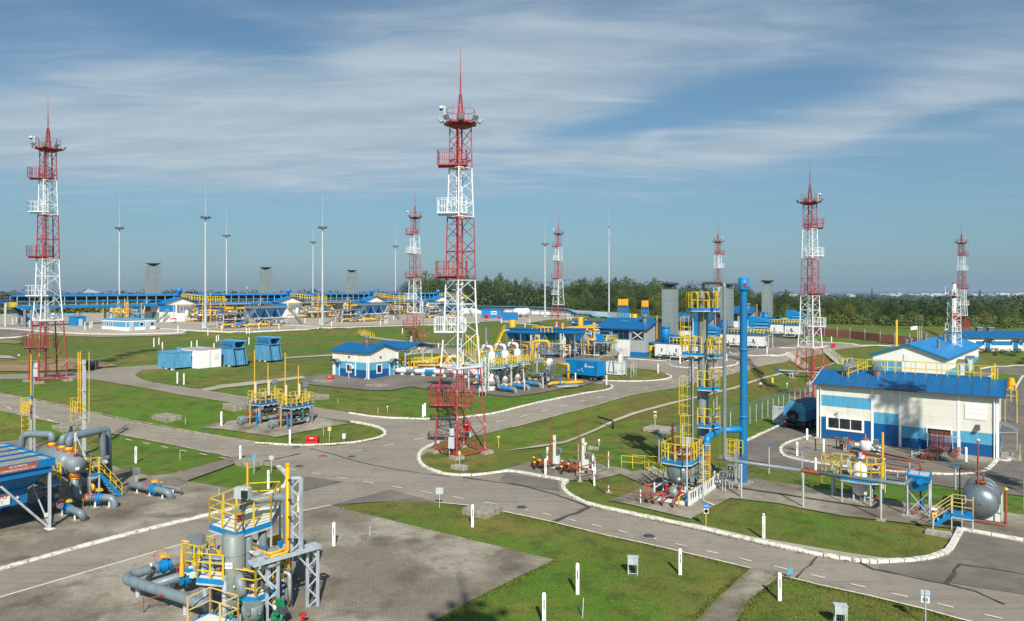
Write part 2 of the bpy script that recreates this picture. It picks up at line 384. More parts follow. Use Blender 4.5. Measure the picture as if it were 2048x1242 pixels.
 def lattice(s, a, b, w=.5, w2=None, leg=.08, br=.04, step=None, sides=4):
  """square lattice mast from a to b"""
  a, b = Vector(a), Vector(b); w2 = w2 or w; u, v = s._frame(b-a); L = (b-a).length
  k = max(1, round(L/(step or w*1.1)))
  cs = [(-1, -1), (1, -1), (1, 1), (-1, 1)]
  pt = lambda i, t_: a.lerp(b, t_)+(u*cs[i % 4][0]+v*cs[i % 4][1])*((w+(w2-w)*t_)/2)
  for i in range(4): s.bar(pt(i, 0), pt(i, 1), leg)
  for j in range(k):
   for i in range(4):
    t0, t1 = j/k, (j+1)/k
    s.bar(pt(i, t0) if (i+j) % 2 else pt(i+1, t0), pt(i+1, t1) if (i+j) % 2 else pt(i, t1), br)
    s.bar(pt(i, t1), pt(i+1, t1), br)
  return s
 def stair(s, a, b, w=.8, tread='galv', string='valve_blue', rail='yellow', rails=True):
  a, b = Vector(a), Vector(b); d = b-a; hd = Vector((d.x, d.y, 0)).normalized(); q = Vector((-hd.y, hd.x, 0))*w/2
  k = max(2, int(abs(d.z)/.24)); s.use(string)
  for sg in (-1, 1): s.bar(a+q*sg, b+q*sg, .06, .24)
  s.use(tread)
  for i in range(1, k):
   p = a.lerp(b, i/k); s.box(p, (.26, w, .04), atan2(hd.y, hd.x))
  if rails:
   s.use(rail)
   for sg in (-1, 1): s.rail([a+q*sg, b+q*sg], 1.0, 1.3, .03, 1)
  return s
 def platform(s, poly, z, deck='galv', skirt='valve_blue', under='light_grey', th=.2):
  s.use(deck).prism(poly, z-.05, z-.003); n = len(poly)
  for i in range(n):
   a, b = Vector((*poly[i], z-th/2)), Vector((*poly[(i+1) % n], z-th/2))
   s.use(skirt).bar(a+Vector((0, 0, .03)), b+Vector((0, 0, .03)), .07, th); s.use(under).bar(a-Vector((0, 0, th*.6)), b-Vector((0, 0, th*.6)), .09, th*.4)
  return s
 def pline(s, pts, r=.04, n=6):
  for a, b in zip(pts, pts[1:]): s.tube(a, b, r, n=n)
  return s
def obj(name, mb, parent=None):
 me = bpy.data.meshes.new(name); me.from_pydata([tuple(v) for v in mb.v], [], mb.f)
 for k in mb.mats: me.materials.append(MATS[k])
 me.polygons.foreach_set('material_index', mb.fm); me.polygons.foreach_set('use_smooth', mb.fs); me.update()
 o = bpy.data.objects.new(name, me); C.objects.link(o)
 if parent is not None: o.parent = parent
 return o
def tag(o, label, cat, group=None, kind=None):
 if label: o['label'] = label
 if cat: o['category'] = cat
 if group: o['group'] = group
 if kind: o['kind'] = kind
 return o
def thing(name, label, cat, loc, rz=SITE, group=None, sc=1.0):
 o = bpy.data.objects.new(name, None); C.objects.link(o); o.empty_display_size = .5
 o.location = loc; o.rotation_euler = (0, 0, rz); o.scale = (sc, sc, sc); return tag(o, label, cat, group)
def struct(name, mb): return tag(obj(name, mb), None, None, None, 'structure')
KIDS = {}
def kids(o):
 if o.name not in KIDS: KIDS[o.name] = [x for x in C.objects if x.parent == o]
 return KIDS[o.name]
def copy_tree(o, parent=None):
 c = o.copy(); C.objects.link(c); c.parent = parent; ks = kids(o); KIDS[c.name] = [copy_tree(k, c) for k in ks]; return c
def dup(src, label, loc, rz=None, sc=None):
 c = copy_tree(src); c.location = loc
 if rz is not None: c.rotation_euler = (0, 0, rz)
 if sc is not None: c.scale = (sc, sc, sc)
 c['label'] = label; return c
def S2W(origin, x, y, z=0):     # site-aligned offset to world
 c_, s_ = cos(SITE), sin(SITE); o = Vector(origin); return Vector((o.x+c_*x-s_*y, o.y+s_*x+c_*y, o.z+z))
def W2S(origin, p):             # world point to the thing's local frame
 c_, s_ = cos(SITE), sin(SITE); d = Vector(p)-Vector(origin); return Vector((c_*d.x+s_*d.y, -s_*d.x+c_*d.y, d.z))
def text_part(name, body, mat, parent, loc, rot, size, ext=.004, align='CENTER', shear=0.0, bold=0.0, sx=1.0):
 cu = bpy.data.curves.new(name, 'FONT'); cu.body = body; cu.size = size; cu.extrude = ext; cu.align_x = align; cu.align_y = 'CENTER'; cu.shear = shear; cu.offset = bold
 tmp = bpy.data.objects.new(name, cu); C.objects.link(tmp)
 bpy.context.view_layer.update()
 me = bpy.data.meshes.new_from_object(tmp.evaluated_get(bpy.context.evaluated_depsgraph_get()))
 bpy.data.objects.remove(tmp); me.materials.clear(); me.materials.append(MATS[mat])
 o = bpy.data.objects.new(name, me); C.objects.link(o); o.parent = parent; o.location = loc; o.rotation_euler = rot; o.scale = (sx, 1, 1); return o
# ---------------- the ground: one sheet out to the horizon
def steps(lo, hi, s, far, g=1.25):
 a = [lo+i*s for i in range(int((hi-lo)/s)+1)]
 r = [a[-1]]; d = s
 while r[-1] < far: d *= g; r.append(r[-1]+d)
 l = [a[0]]; d = s
 while l[-1] > -far: d *= g; l.append(l[-1]-d)
 return sorted(set(l[1:]+a+r[1:]))
XS = steps(-150, 170, 2.0, 22000); YS = [y for y in steps(16, 236, 2.0, 24000) if y > -200]
nx, ny = len(XS), len(YS)
me = MB('grass')
for y in YS:
 for x in XS:
  z = H(x, y)
  if y > 8200 and x < .02*y: z = -40
  me.v.append((x, y, z))
for j in range(ny-1):
 for i in range(nx-1):
  me.face((j*nx+i, j*nx+i+1, (j+1)*nx+i+1), True); me.face((j*nx+i, (j+1)*nx+i+1, (j+1)*nx+i), True)
struct('ground', me)
sea = MB('sea_water'); sea.quad((-27000, 7000, -27), (9000, 7000, -27), (9000, 28000, -27), (-27000, 28000, -27)); struct('sea', sea)
def clip(poly, axis, v, keep_gt):
 out_ = []; n = len(poly)
 for i in range(n):
  a, b = poly[i], poly[(i+1) % n]; ia = (a[axis] >= v) if keep_gt else (a[axis] <= v); ib = (b[axis] >= v) if keep_gt else (b[axis] <= v)
  if ia: out_.append(a)
  if ia != ib:
   k = (v-a[axis])/(b[axis]-a[axis]); out_.append((a[0]+(b[0]-a[0])*k, a[1]+(b[1]-a[1])*k))
 return out_
def round_poly(P, it=2):
 for _ in range(it):
  Q = []
  for a, b in zip(P, P[1:]+P[:1]): Q += [(a[0]*.75+b[0]*.25, a[1]*.75+b[1]*.25), (a[0]*.25+b[0]*.75, a[1]*.25+b[1]*.75)]
  P = Q
 return P
LVL = [0.03]
def drape(name, poly, mat, off=None, px=True, label=None):
 """a sheet lying on the ground, cut along the ground's own cells"""
 if px: poly = [tuple(G(*p)[:2]) for p in poly]
 if off is None: LVL[0] += .004; off = LVL[0]
 mb = MB(mat); hz = {}
 x0, x1 = min(p[0] for p in poly), max(p[0] for p in poly); y0, y1 = min(p[1] for p in poly), max(p[1] for p in poly)
 cols = [i for i in range(nx-1) if XS[i+1] > x0 and XS[i] < x1]
 for i in cols:
  cp = clip(clip(poly, 0, XS[i], True), 0, XS[i+1], False)
  if len(cp) < 3: continue
  for j in range(ny-1):
   if YS[j+1] < y0 or YS[j] > y1: continue
   c = clip(clip(cp, 1, YS[j], True), 1, YS[j+1], False)
   if len(c) < 3: continue
   fx0, fx1, fy0, fy1 = XS[i], XS[i+1], YS[j], YS[j+1]; wx, wy = fx1-fx0, fy1-fy0
   h00, h10, h01, h11 = H(fx0, fy0), H(fx1, fy0), H(fx0, fy1), H(fx1, fy1)
   uv = [((p[0]-fx0)/wx, (p[1]-fy0)/wy) for p in c]
   for lower in (True, False):
    dd = [(a-b if lower else b-a) for a, b in uv]; t_ = []; n = len(uv)
    for k_ in range(n):
     A, B, da, db = uv[k_], uv[(k_+1) % n], dd[k_], dd[(k_+1) % n]
     if da >= 0: t_.append(A)
     if (da >= 0) != (db >= 0): f = da/(da-db); t_.append((A[0]+(B[0]-A[0])*f, A[1]+(B[1]-A[1])*f))
    q = []
    for p in t_:
     if not q or hypot(p[0]-q[-1][0], p[1]-q[-1][1]) > 1e-4: q.append(p)
    if len(q) > 2 and hypot(q[0][0]-q[-1][0], q[0][1]-q[-1][1]) < 1e-4: q.pop()
    if len(q) < 3: continue
    ar = sum(a[0]*b[1]-b[0]*a[1] for a, b in zip(q, q[1:]+q[:1]))
    if abs(ar) < 1e-5: continue
    if ar < 0: q = q[::-1]
    vs = []
    for a, b in q:
     z = h00+(h10-h00)*a+(h11-h10)*b if lower else h00+(h01-h00)*b+(h11-h01)*a
     vs.append((fx0+a*wx, fy0+b*wy, z+off))
    mb.add(vs, [tuple(range(len(vs)))])
 return struct(name, mb)
def smooth_line(P, it=2):
 for _ in range(it):
  Q = [P[0]]
  for a, b in zip(P, P[1:]): Q += [(a[0]*.75+b[0]*.25, a[1]*.75+b[1]*.25), (a[0]*.25+b[0]*.75, a[1]*.25+b[1]*.75)]
  P = Q+[P[-1]]
 return P
def resample(P, step):
 out_ = [P[0]]; rest = 0
 for a, b in zip(P, P[1:]):
  L = hypot(b[0]-a[0], b[1]-a[1]); k = max(1, int(L/step))
  for i in range(1, k+1): out_.append((a[0]+(b[0]-a[0])*i/k, a[1]+(b[1]-a[1])*i/k))
 return out_
def kerb(pts, w=.3, h=.16, mat='kerb_white', px=True, rnd=1, closed=False, name='kerb', gap=True):
 P = [tuple(G(*p)[:2]) for p in pts] if px else list(pts)
 if closed: P.append(P[0])
 if rnd: P = smooth_line(P, rnd)
 P = resample(P, 1.4); mb = MB(mat); rr = random.Random(len(P))
 for k, (a, b) in enumerate(zip(P, P[1:])):
  L = hypot(b[0]-a[0], b[1]-a[1])
  if L < .01: continue
  d = ((b[0]-a[0])/L, (b[1]-a[1])/L); g = .022 if gap else 0
  a = (a[0]+d[0]*g, a[1]+d[1]*g); b = (b[0]-d[0]*g, b[1]-d[1]*g)
  q = (-d[1]*w/2, d[0]*w/2); dh = rr.uniform(-.022, .022)
  za, zb = H(*a)+h+dh, H(*b)+h+dh
  vs = []
  for p, z in ((a, za), (b, zb)):
   for sg, inn in ((-1, 1), (-1, .86), (1, .86), (1, 1)):
    vs.append((p[0]+q[0]*sg*inn, p[1]+q[1]*sg*inn, (z-.04 if inn == 1 else z) if True else z))
   vs.append((p[0]-q[0], p[1]-q[1], z-h-.15)); vs.append((p[0]+q[0], p[1]+q[1], z-h-.15))
  o = [(0, 1, 7, 6), (1, 2, 8, 7), (2, 3, 9, 8), (4, 0, 6, 10), (3, 5, 11, 9), (4, 5, 3, 2, 1, 0), (10, 6, 7, 8, 9, 11)]
  mb.add(vs, o)
 return struct(name, mb)
def dashes(p0, p1, n, dash=.42, w=.13, name='road_marking', mat='road_paint'):
 a, b = G(*p0), G(*p1); mb = MB(mat)
 for i in range(n):
  s0, s1 = a.lerp(b, i/n), a.lerp(b, (i+dash)/n); d = (s1-s0); d.z = 0; d.normalize(); q = Vector((-d.y, d.x, 0))*w/2
  K = 3
  for k in range(K):
   u0, u1 = s0.lerp(s1, k/K), s0.lerp(s1, (k+1)/K)
   vs = [v_ for v_ in (u0-q, u1-q, u1+q, u0+q)]
   mb.add([(v_.x, v_.y, H(v_.x, v_.y)+.078) for v_ in vs], [(0, 1, 2, 3)])
 return struct(name, mb)
def stripe(pts, w, mat, off, name='road_marking', jit=0.0, rnd=0):
 P = [tuple(G(*p)[:2]) for p in pts]; P = resample(smooth_line(P, rnd) if rnd else P, .7); mb = MB(mat); rr = random.Random(3)
 if jit: P = [(x+rr.uniform(-jit, jit), y+rr.uniform(-jit, jit)) for x, y in P]
 W_ = [w*(1+rr.uniform(-.5, .6)) if jit else w for _ in P]; vs = []
 for i, p in enumerate(P):
  a, b = P[max(0, i-1)], P[min(len(P)-1, i+1)]; L = hypot(b[0]-a[0], b[1]-a[1]) or 1
  q = (-(b[1]-a[1])/L*W_[i]/2, (b[0]-a[0])/L*W_[i]/2)
  for sg in (-1, 1): x, y = p[0]+q[0]*sg, p[1]+q[1]*sg; vs.append((x, y, H(x, y)+off))
 mb.add(vs, [(2*i, 2*i+2, 2*i+3, 2*i+1) for i in range(len(P)-1)]); return struct(name, mb)
# main road from the left, through the junction
drape('road', [(-260, 742), (15, 789), (160, 822), (320, 854), (512, 887), (587, 892), (662, 890), (712, 886), (757, 877), (800, 872), (860, 900), (838, 918), (843, 931), (862, 941), (887, 949),
 (932, 953), (930, 1011), (869, 1006), (794, 1004), (740, 1005), (665, 1012), (604, 1024), (560, 1036), (480, 1030), (537, 989), (562, 980), (573, 968), (576, 955), (567, 943), (556, 934),
 (462, 915), (355, 892), (250, 872), (195, 862), (35, 829), (0, 822), (-260, 775)], 'asphalt')
# road leaving to the lower left
drape('road', [(490, 1010), (575, 985), (640, 1000), (665, 1012), (604, 1024), (371, 1088), (200, 1138), (0, 1197), (-500, 1350), (-500, 1285), (0, 1140), (200, 1085), (330, 1052), (420, 1031)], 'asphalt')
# main road on to the right
drape('road', [(900, 951), (932, 953), (974, 949), (1016, 943), (1040, 946), (1131, 962), (1125, 971), (1128, 984), (1150, 999), (1178, 1011), (1269, 1031), (1350, 1048), (1434, 1067), (1537, 1090),
 (1631, 1111), (1696, 1121), (1730, 1126), (1760, 1127), (1819, 1124), (1859, 1119), (1889, 1109), (1901, 1100), (1915, 1072), (1921, 1060), (2048, 1083), (2300, 1128), (2400, 1370), (2100, 1285),
 (1919, 1240), (1847, 1220), (1736, 1193), (1640, 1172), (1562, 1153), (1503, 1139), (1412, 1117), (1287, 1088), (1215, 1073), (1103, 1045), (1009, 1025), (934, 1012), (900, 1008)], 'asphalt')
# road from the junction up to the right
D_IN = [(839, 906), (854, 895), (877, 885), (964, 870), (1024, 855), (1121, 829), (1191, 811), (1252, 793), (1280, 787), (1350, 775), (1372, 770), (1444, 753), (1493, 741), (1536, 729), (1577, 721), (1629, 711), (1670, 700), (1700, 696)]
drape('road', D_IN+[(1730, 694), (1718, 691), (1655, 685), (1600, 683), (1540, 690), (1335, 723), (1255, 716), (1150, 716), (1160, 733), (1272, 737), (1312, 741), (1332, 748), (1345, 754), (1332, 760), (1272, 764),
 (1205, 761), (1181, 767), (1222, 771), (1226, 776), (1212, 781), (1171, 787), (1121, 797), (1071, 807), (990, 828), (955, 832), (900, 838), (840, 839), (780, 838), (762, 857), (773, 868), (757, 877), (800, 885)], 'asphalt')
# road behind the valve skids
drape('road', [(-200, 751), (0, 750), (130, 746), (215, 737), (312, 730), (330, 738), (285, 741), (270, 750), (275, 757), (300, 766), (400, 781), (497, 796), (600, 812), (697, 827), (760, 836), (800, 840), (765, 858),
 (737, 850), (702, 844), (632, 834), (560, 822), (462, 806), (425, 800), (350, 788), (280, 775), (190, 760), (148, 758), (0, 759), (-200, 762)], 'asphalt')
drape('road', [(820, 697), (890, 696), (1049, 709), (1255, 714), (1250, 740), (1160, 734), (1040, 723), (890, 708), (820, 707)], 'asphalt')
drape('road', [(1755, 692), (1729, 694), (1720, 690), (1860, 685), (2300, 690), (2300, 706), (1880, 700)], 'asphalt')
drape('yard', [(990, 722), (1049, 717), (1091, 719), (1255, 716), (1335, 722), (1600, 688), (1640, 683), (1500, 668), (1300, 678), (1100, 684), (960, 690), (940, 705)], 'dark_asphalt')
drape('road', [(1440, 913), (1567, 849), (1600, 835), (1650, 812), (1700, 800), (1960, 775), (1945, 745), (1990, 733), (2013, 734), (2040, 730), (2400, 735), (2400, 1050), (2200, 1016), (2048, 994), (1873, 972), (1770, 959), (1560, 932), (1492, 921), (1430, 920)], 'dark_asphalt')
drape('grass_verge', [(1955, 776), (1992, 746), (2020, 750), (2043, 752), (2031, 774), (2010, 780)], 'grass')
# pavers
drape('paved_yard', [(371, 1088), (604, 1024), (661, 1012), (800, 1047), (1109, 1122), (1028, 1160), (940, 1205), (860, 1250), (600, 1420), (-300, 1420), (0, 1197), (200, 1138)], 'pavers')
drape('paved_yard', [(-450, 800), (-100, 850), (0, 885), (60, 880), (130, 900), (230, 935), (300, 953), (345, 948), (462, 917), (480, 922), (352, 960), (440, 975), (537, 989), (475, 1016), (420, 1031), (330, 1052), (200, 1085), (0, 1140), (-500, 1275)], 'pavers')
drape('paved_path', [(1503, 1138), (1562, 1152), (1540, 1170), (1500, 1200), (1470, 1250), (1440, 1300), (1340, 1300), (1395, 1242), (1440, 1195)], 'pavers')
drape('paved_pad', [(1460, 998), (1560, 1009), (1600, 1018), (1687, 1034), (1819, 1049), (1921, 1061), (2048, 1083), (2300, 1130), (2300, 1068), (2048, 1032), (1960, 1020), (1873, 1014), (1814, 1007), (1753, 999), (1600, 973), (1498, 957), (1420, 945),
 (1300, 940), (1262, 945), (1300, 967), (1250, 992), (1216, 1003), (1260, 1011), (1381, 1040)], 'pavers')
drape('paved_pad', [(1030, 934), (1085, 918), (1122, 917), (1190, 928), (1253, 940), (1300, 966), (1290, 972), (1240, 950), (1193, 962), (1134, 963), (1040, 946), (1000, 942)], 'pavers')
drape('paved_pad', [(400, 858), (440, 859), (500, 868), (552, 876), (600, 866), (700, 848), (640, 836), (560, 834), (480, 840), (430, 848)], 'pavers')
drape('paved_pad', [(640, 750), (760, 744), (900, 742), (1000, 745), (1130, 758), (1205, 761), (1182, 768), (1063, 790), (1022, 795), (950, 787), (882, 784), (821, 774), (781, 782), (741, 782), (660, 774), (596, 767), (612, 754)], 'dark_asphalt')
drape('paved_path', [(400, 780), (440, 771), (520, 762), (604, 753), (612, 757), (530, 768), (450, 777), (415, 783)], 'slabs')
drape('paved_path', [(560, 716), (640, 711), (760, 704), (822, 697), (822, 701), (760, 708), (640, 714), (562, 719)], 'slabs')
drape('paved_path', [(722, 670), (790, 680), (900, 690), (898, 692), (790, 683), (720, 672)], 'slabs')
drape('paved_path', [(1000, 905), (1075, 893), (1130, 884), (1225, 842), (1370, 800), (1470, 775), (1560, 747), (1700, 716), (1701, 718), (1562, 750), (1472, 778), (1372, 803), (1228, 846), (1132, 888), (1080, 896)], 'slabs')
drape('paved_path', [(1500, 1076), (1700, 1110), (1780, 1121), (1772, 1124), (1690, 1116), (1490, 1079), (1380, 1052), (1385, 1049)], 'slabs')
drape('paved_apron', [(1591, 881), (1567, 891), (1561, 900), (1567, 911), (1584, 919), (1631, 927), (1700, 936), (1774, 943), (1822, 947), (1870, 950), (1917, 950), (1953, 947), (1975, 941), (1986, 930), (1994, 921), (2017, 924), (2023, 913), (1990, 903), (1940, 895), (1640, 868)], 'pavers')
drape('paved_path', [(352, 960), (462, 917), (500, 912), (512, 915), (480, 926), (370, 966)], 'pavers')
# far compressor yard of pale slabs
drape('concrete_yard', [(-400, 651), (0, 657), (66, 662), (129, 666), (201, 669), (302, 668), (362, 666), (371, 664), (330, 659), (380, 661), (481, 665), (561, 661), (640, 656), (668, 656), (780, 653), (888, 650), (958, 645), (1000, 643), (1119, 656), (1160, 662), (1200, 660),
 (1060, 646), (1190, 634), (1200, 628), (1000, 618), (800, 616), (400, 616), (-100, 618), (-400, 625)], 'slabs')
drape('road', [(0, 657.5), (66, 662.5), (129, 666.5), (201, 669.5), (302, 668.5), (362, 666.5), (372, 664.5), (372, 670), (300, 673), (201, 675), (129, 673), (66, 670), (0, 664)], 'asphalt')
for P in ([(320, 659), (380, 662), (481, 666), (561, 662), (633, 659), (642, 655.5), (668, 657), (780, 653.5), (888, 650), (958, 645)],):
 drape('road', P+[(958, 642), (888, 646.5), (780, 650), (668, 653), (560, 652), (642, 656), (561, 658.5), (481, 662), (400, 659)], 'asphalt')
drape('road', [(0, 677), (50, 674), (66, 669), (55, 663), (0, 660), (-200, 658), (-200, 680)], 'dark_asphalt')
drape('grass_verge', [(1045, 648), (1100, 640), (1190, 640), (1205, 650), (1120, 655)], 'grass')
drape('bare_patch', [(-40, 744), (60, 745), (150, 741), (235, 733), (200, 722), (140, 717), (60, 722), (-40, 728)], 'dirt')
drape('bare_patch', [(-40, 716), (0, 718), (35, 719), (20, 713), (-40, 711)], 'slabs')
drape('bare_patch', [(0, 687), (30, 689), (48, 686), (30, 682), (0, 680)], 'dirt')
# kerbs
K = kerb
K([(512, 887), (587, 892), (662, 890), (712, 886), (757, 877), (773, 868), (762, 857), (737, 850), (702, 844)])
K([(15, 790), (160, 823), (320, 855), (420, 871), (512, 887)], mat='mossy_concrete', w=.22, h=.1)
K([(270, 752), (275, 757), (300, 766), (400, 781), (497, 796), (600, 812), (697, 827)], mat='mossy_concrete', w=.22, h=.1)
K([(697, 827), (760, 836), (840, 839), (900, 838), (955, 832), (990, 828), (1071, 807), (1121, 797), (1171, 787), (1212, 781), (1226, 776), (1222, 771)])
K([(877, 885), (854, 895), (839, 906), (837, 920), (843, 931), (862, 941), (887, 949), (932, 953), (974, 949), (1016, 943)], w=.34)
K([(1016, 943), (1040, 946), (1134, 963)], rnd=0, w=.34)
K([(1134, 963), (1125, 971), (1128, 984), (1150, 999), (1178, 1011), (1269, 1031), (1350, 1048), (1434, 1067), (1537, 1090), (1631, 1111), (1696, 1121), (1730, 1126), (1760, 1127), (1819, 1124), (1859, 1119), (1889, 1109), (1901, 1100), (1915, 1072), (1921, 1060)], w=.36, h=.2)
K([(1921, 1060), (2048, 1083), (2300, 1128)], w=.34, rnd=0)
K([(556, 934), (567, 943), (576, 955), (573, 968), (562, 980), (537, 989), (475, 1016), (420, 1031), (330, 1052), (200, 1085), (0, 1140), (-300, 1228)], w=.34)
K([(1205, 762), (1272, 764), (1332, 760), (1345, 754), (1332, 749)])
K([(1091, 719), (1049, 714), (950, 705)]); K([(1255, 718), (1335, 723)], rnd=0)
K([(1335, 728), (1345, 734), (1382, 737), (1438, 737), (1472, 730), (1477, 725), (1467, 722)])
K([(1460, 705), (1462, 709), (1492, 713), (1550, 713), (1575, 708), (1572, 705)])
K([(1545, 694), (1565, 697), (1638, 697), (1655, 692)])
K([(1600, 683), (1655, 685), (1718, 692), (1731, 691), (1764, 691), (1810, 693)], w=.4)
K([(1480, 888), (1526, 867), (1567, 849)], rnd=0)
K([(1640, 868), (1591, 881), (1567, 891), (1560, 900), (1565, 912), (1584, 919), (1631, 927), (1700, 936), (1774, 943), (1822, 947), (1870, 950), (1917, 950), (1953, 947), (1975, 941), (1986, 930), (1994, 921)], w=.34)
K([(1994, 921), (2017, 924), (2023, 913)], rnd=0)
K([(1960, 775), (1975, 757), (1990, 746)]); K([(2030, 778), (2043, 755), (2048, 752)])
K([(1960, 738), (1990, 733), (2013, 734), (2027, 731), (2100, 732)], w=.3)
K([(-100, 652), (0, 658), (66, 663), (129, 667), (201, 670), (302, 669), (362, 667), (371, 664)], w=.55, h=.3)
K([(-100, 680), (0, 677), (50, 674), (64, 669)], w=.5, h=.25)
K([(322, 659), (380, 662), (481, 666), (561, 662), (633, 659), (640, 656)], w=.55, h=.3)
K([(545, 650), (642, 656), (668, 657), (780, 653), (888, 650), (958, 645)], w=.55, h=.3)
K([(1000, 644), (1071, 651), (1119, 657), (1160, 664)], w=.45, h=.25)
# thin flush kerb lines along the verges
for P, mt in (([(661, 1012), (604, 1024), (371, 1088), (200, 1138), (0, 1197), (-300, 1288)], 'road_paint'), ([(869, 1006), (934, 1012), (1009, 1025), (1103, 1045), (1215, 1073), (1287, 1088), (1412, 1117), (1503, 1139), (1562, 1153), (1640, 1172), (1736, 1193), (1847, 1220), (1919, 1240), (2100, 1285)], 'road_paint'),
   ([(1024, 856), (1121, 830), (1191, 812), (1252, 794), (1280, 788), (1350, 777)], 'worn_mark'), ([(35, 829), (195, 862), (250, 872), (355, 892), (462, 915)], 'worn_mark'), ([(60, 797), (160, 820), (320, 852), (512, 885)], 'worn_mark')):
 stripe(P, .14, mt, .078)
dashes((-60, 795), (1040, 1018), 27, .36, .13)
dashes((1040, 1018), (2300, 1308), 17, .36, .13)
dashes((700, 906), (1040, 835), 6, .36, .13); dashes((1040, 835), (1500, 741), 16, .36, .14)
stripe([(925, 956), (1040, 972), (1110, 990), (1180, 1016)], .16, 'sealant', .076, 'crack_sealant', .05)
stripe([(1180, 1016), (1140, 1033), (1103, 1046)], .28, 'sealant', .076, 'crack_sealant', .10)
stripe([(1720, 1127), (1745, 1140), (1890, 1170), (1950, 1185), (2010, 1212)], .14, 'sealant', .076, 'crack_sealant', .04)
stripe([(1895, 1170), (1905, 1152), (1920, 1131), (1975, 1139), (2100, 1160)], .2, 'sealant', .080, 'crack_sealant', .07)
stripe([(620, 898), (660, 908), (720, 926), (800, 942), (900, 955)], .07, 'sealant', .076, 'crack_sealant', .03)
stripe([(490, 929), (545, 921), (600, 908)], .16, 'sealant', .076, 'crack_sealant', .04)
stripe([(1635, 1116), (1612, 1140), (1590, 1158)], .09, 'sealant', .076, 'crack_sealant', .06)
drape('road_patch', [(575, 960), (620, 955), (685, 965), (600, 985), (575, 975)], 'dark_asphalt', .072)
drape('road_patch', [(665, 1011), (780, 981), (870, 1005), (790, 1003)], 'dark_asphalt', .072)
drape('road_patch', [(1010, 948), (1115, 962), (1120, 984), (1060, 975), (1000, 962)], 'dark_asphalt', .072)
drape('road_patch', [(1760, 1130), (1900, 1112), (1930, 1066), (2300, 1136), (2300, 1230), (1900, 1168), (1760, 1141)], 'dark_asphalt', .072)
for px, py, mt in ((645, 914, 'brick_red'), (703, 915, 'dark_grey'), (598, 934, 'dark_grey'), (1043, 1017, 'dark_grey'), (592, 895, 'dark_grey'), (1298, 1075, 'dark_grey')):
 p = G(px, py); mb = MB(mt); mb.lathe([(.0, .02), (.36, .02), (.36, 0)], n=20); mb.use('concrete').lathe([(.36, 0), (.36, .015), (.46, .015), (.46, 0)], n=20)
 o = obj('manhole_cover', mb); o.location = p+Vector((0, 0, .07)); mh = o
 tag(o, {645: 'round manhole cover painted red in the junction', 703: 'round dark manhole cover just right of the red one', 598: 'dark manhole cover nearest the small slab by the kerb', 1043: 'dark manhole cover between the big slab and the far kerb', 592: 'dark manhole cover beside the kerb below the red box', 1298: 'dark manhole cover in the right hand road'}[px], 'manhole cover', 'manhole covers in the roads')
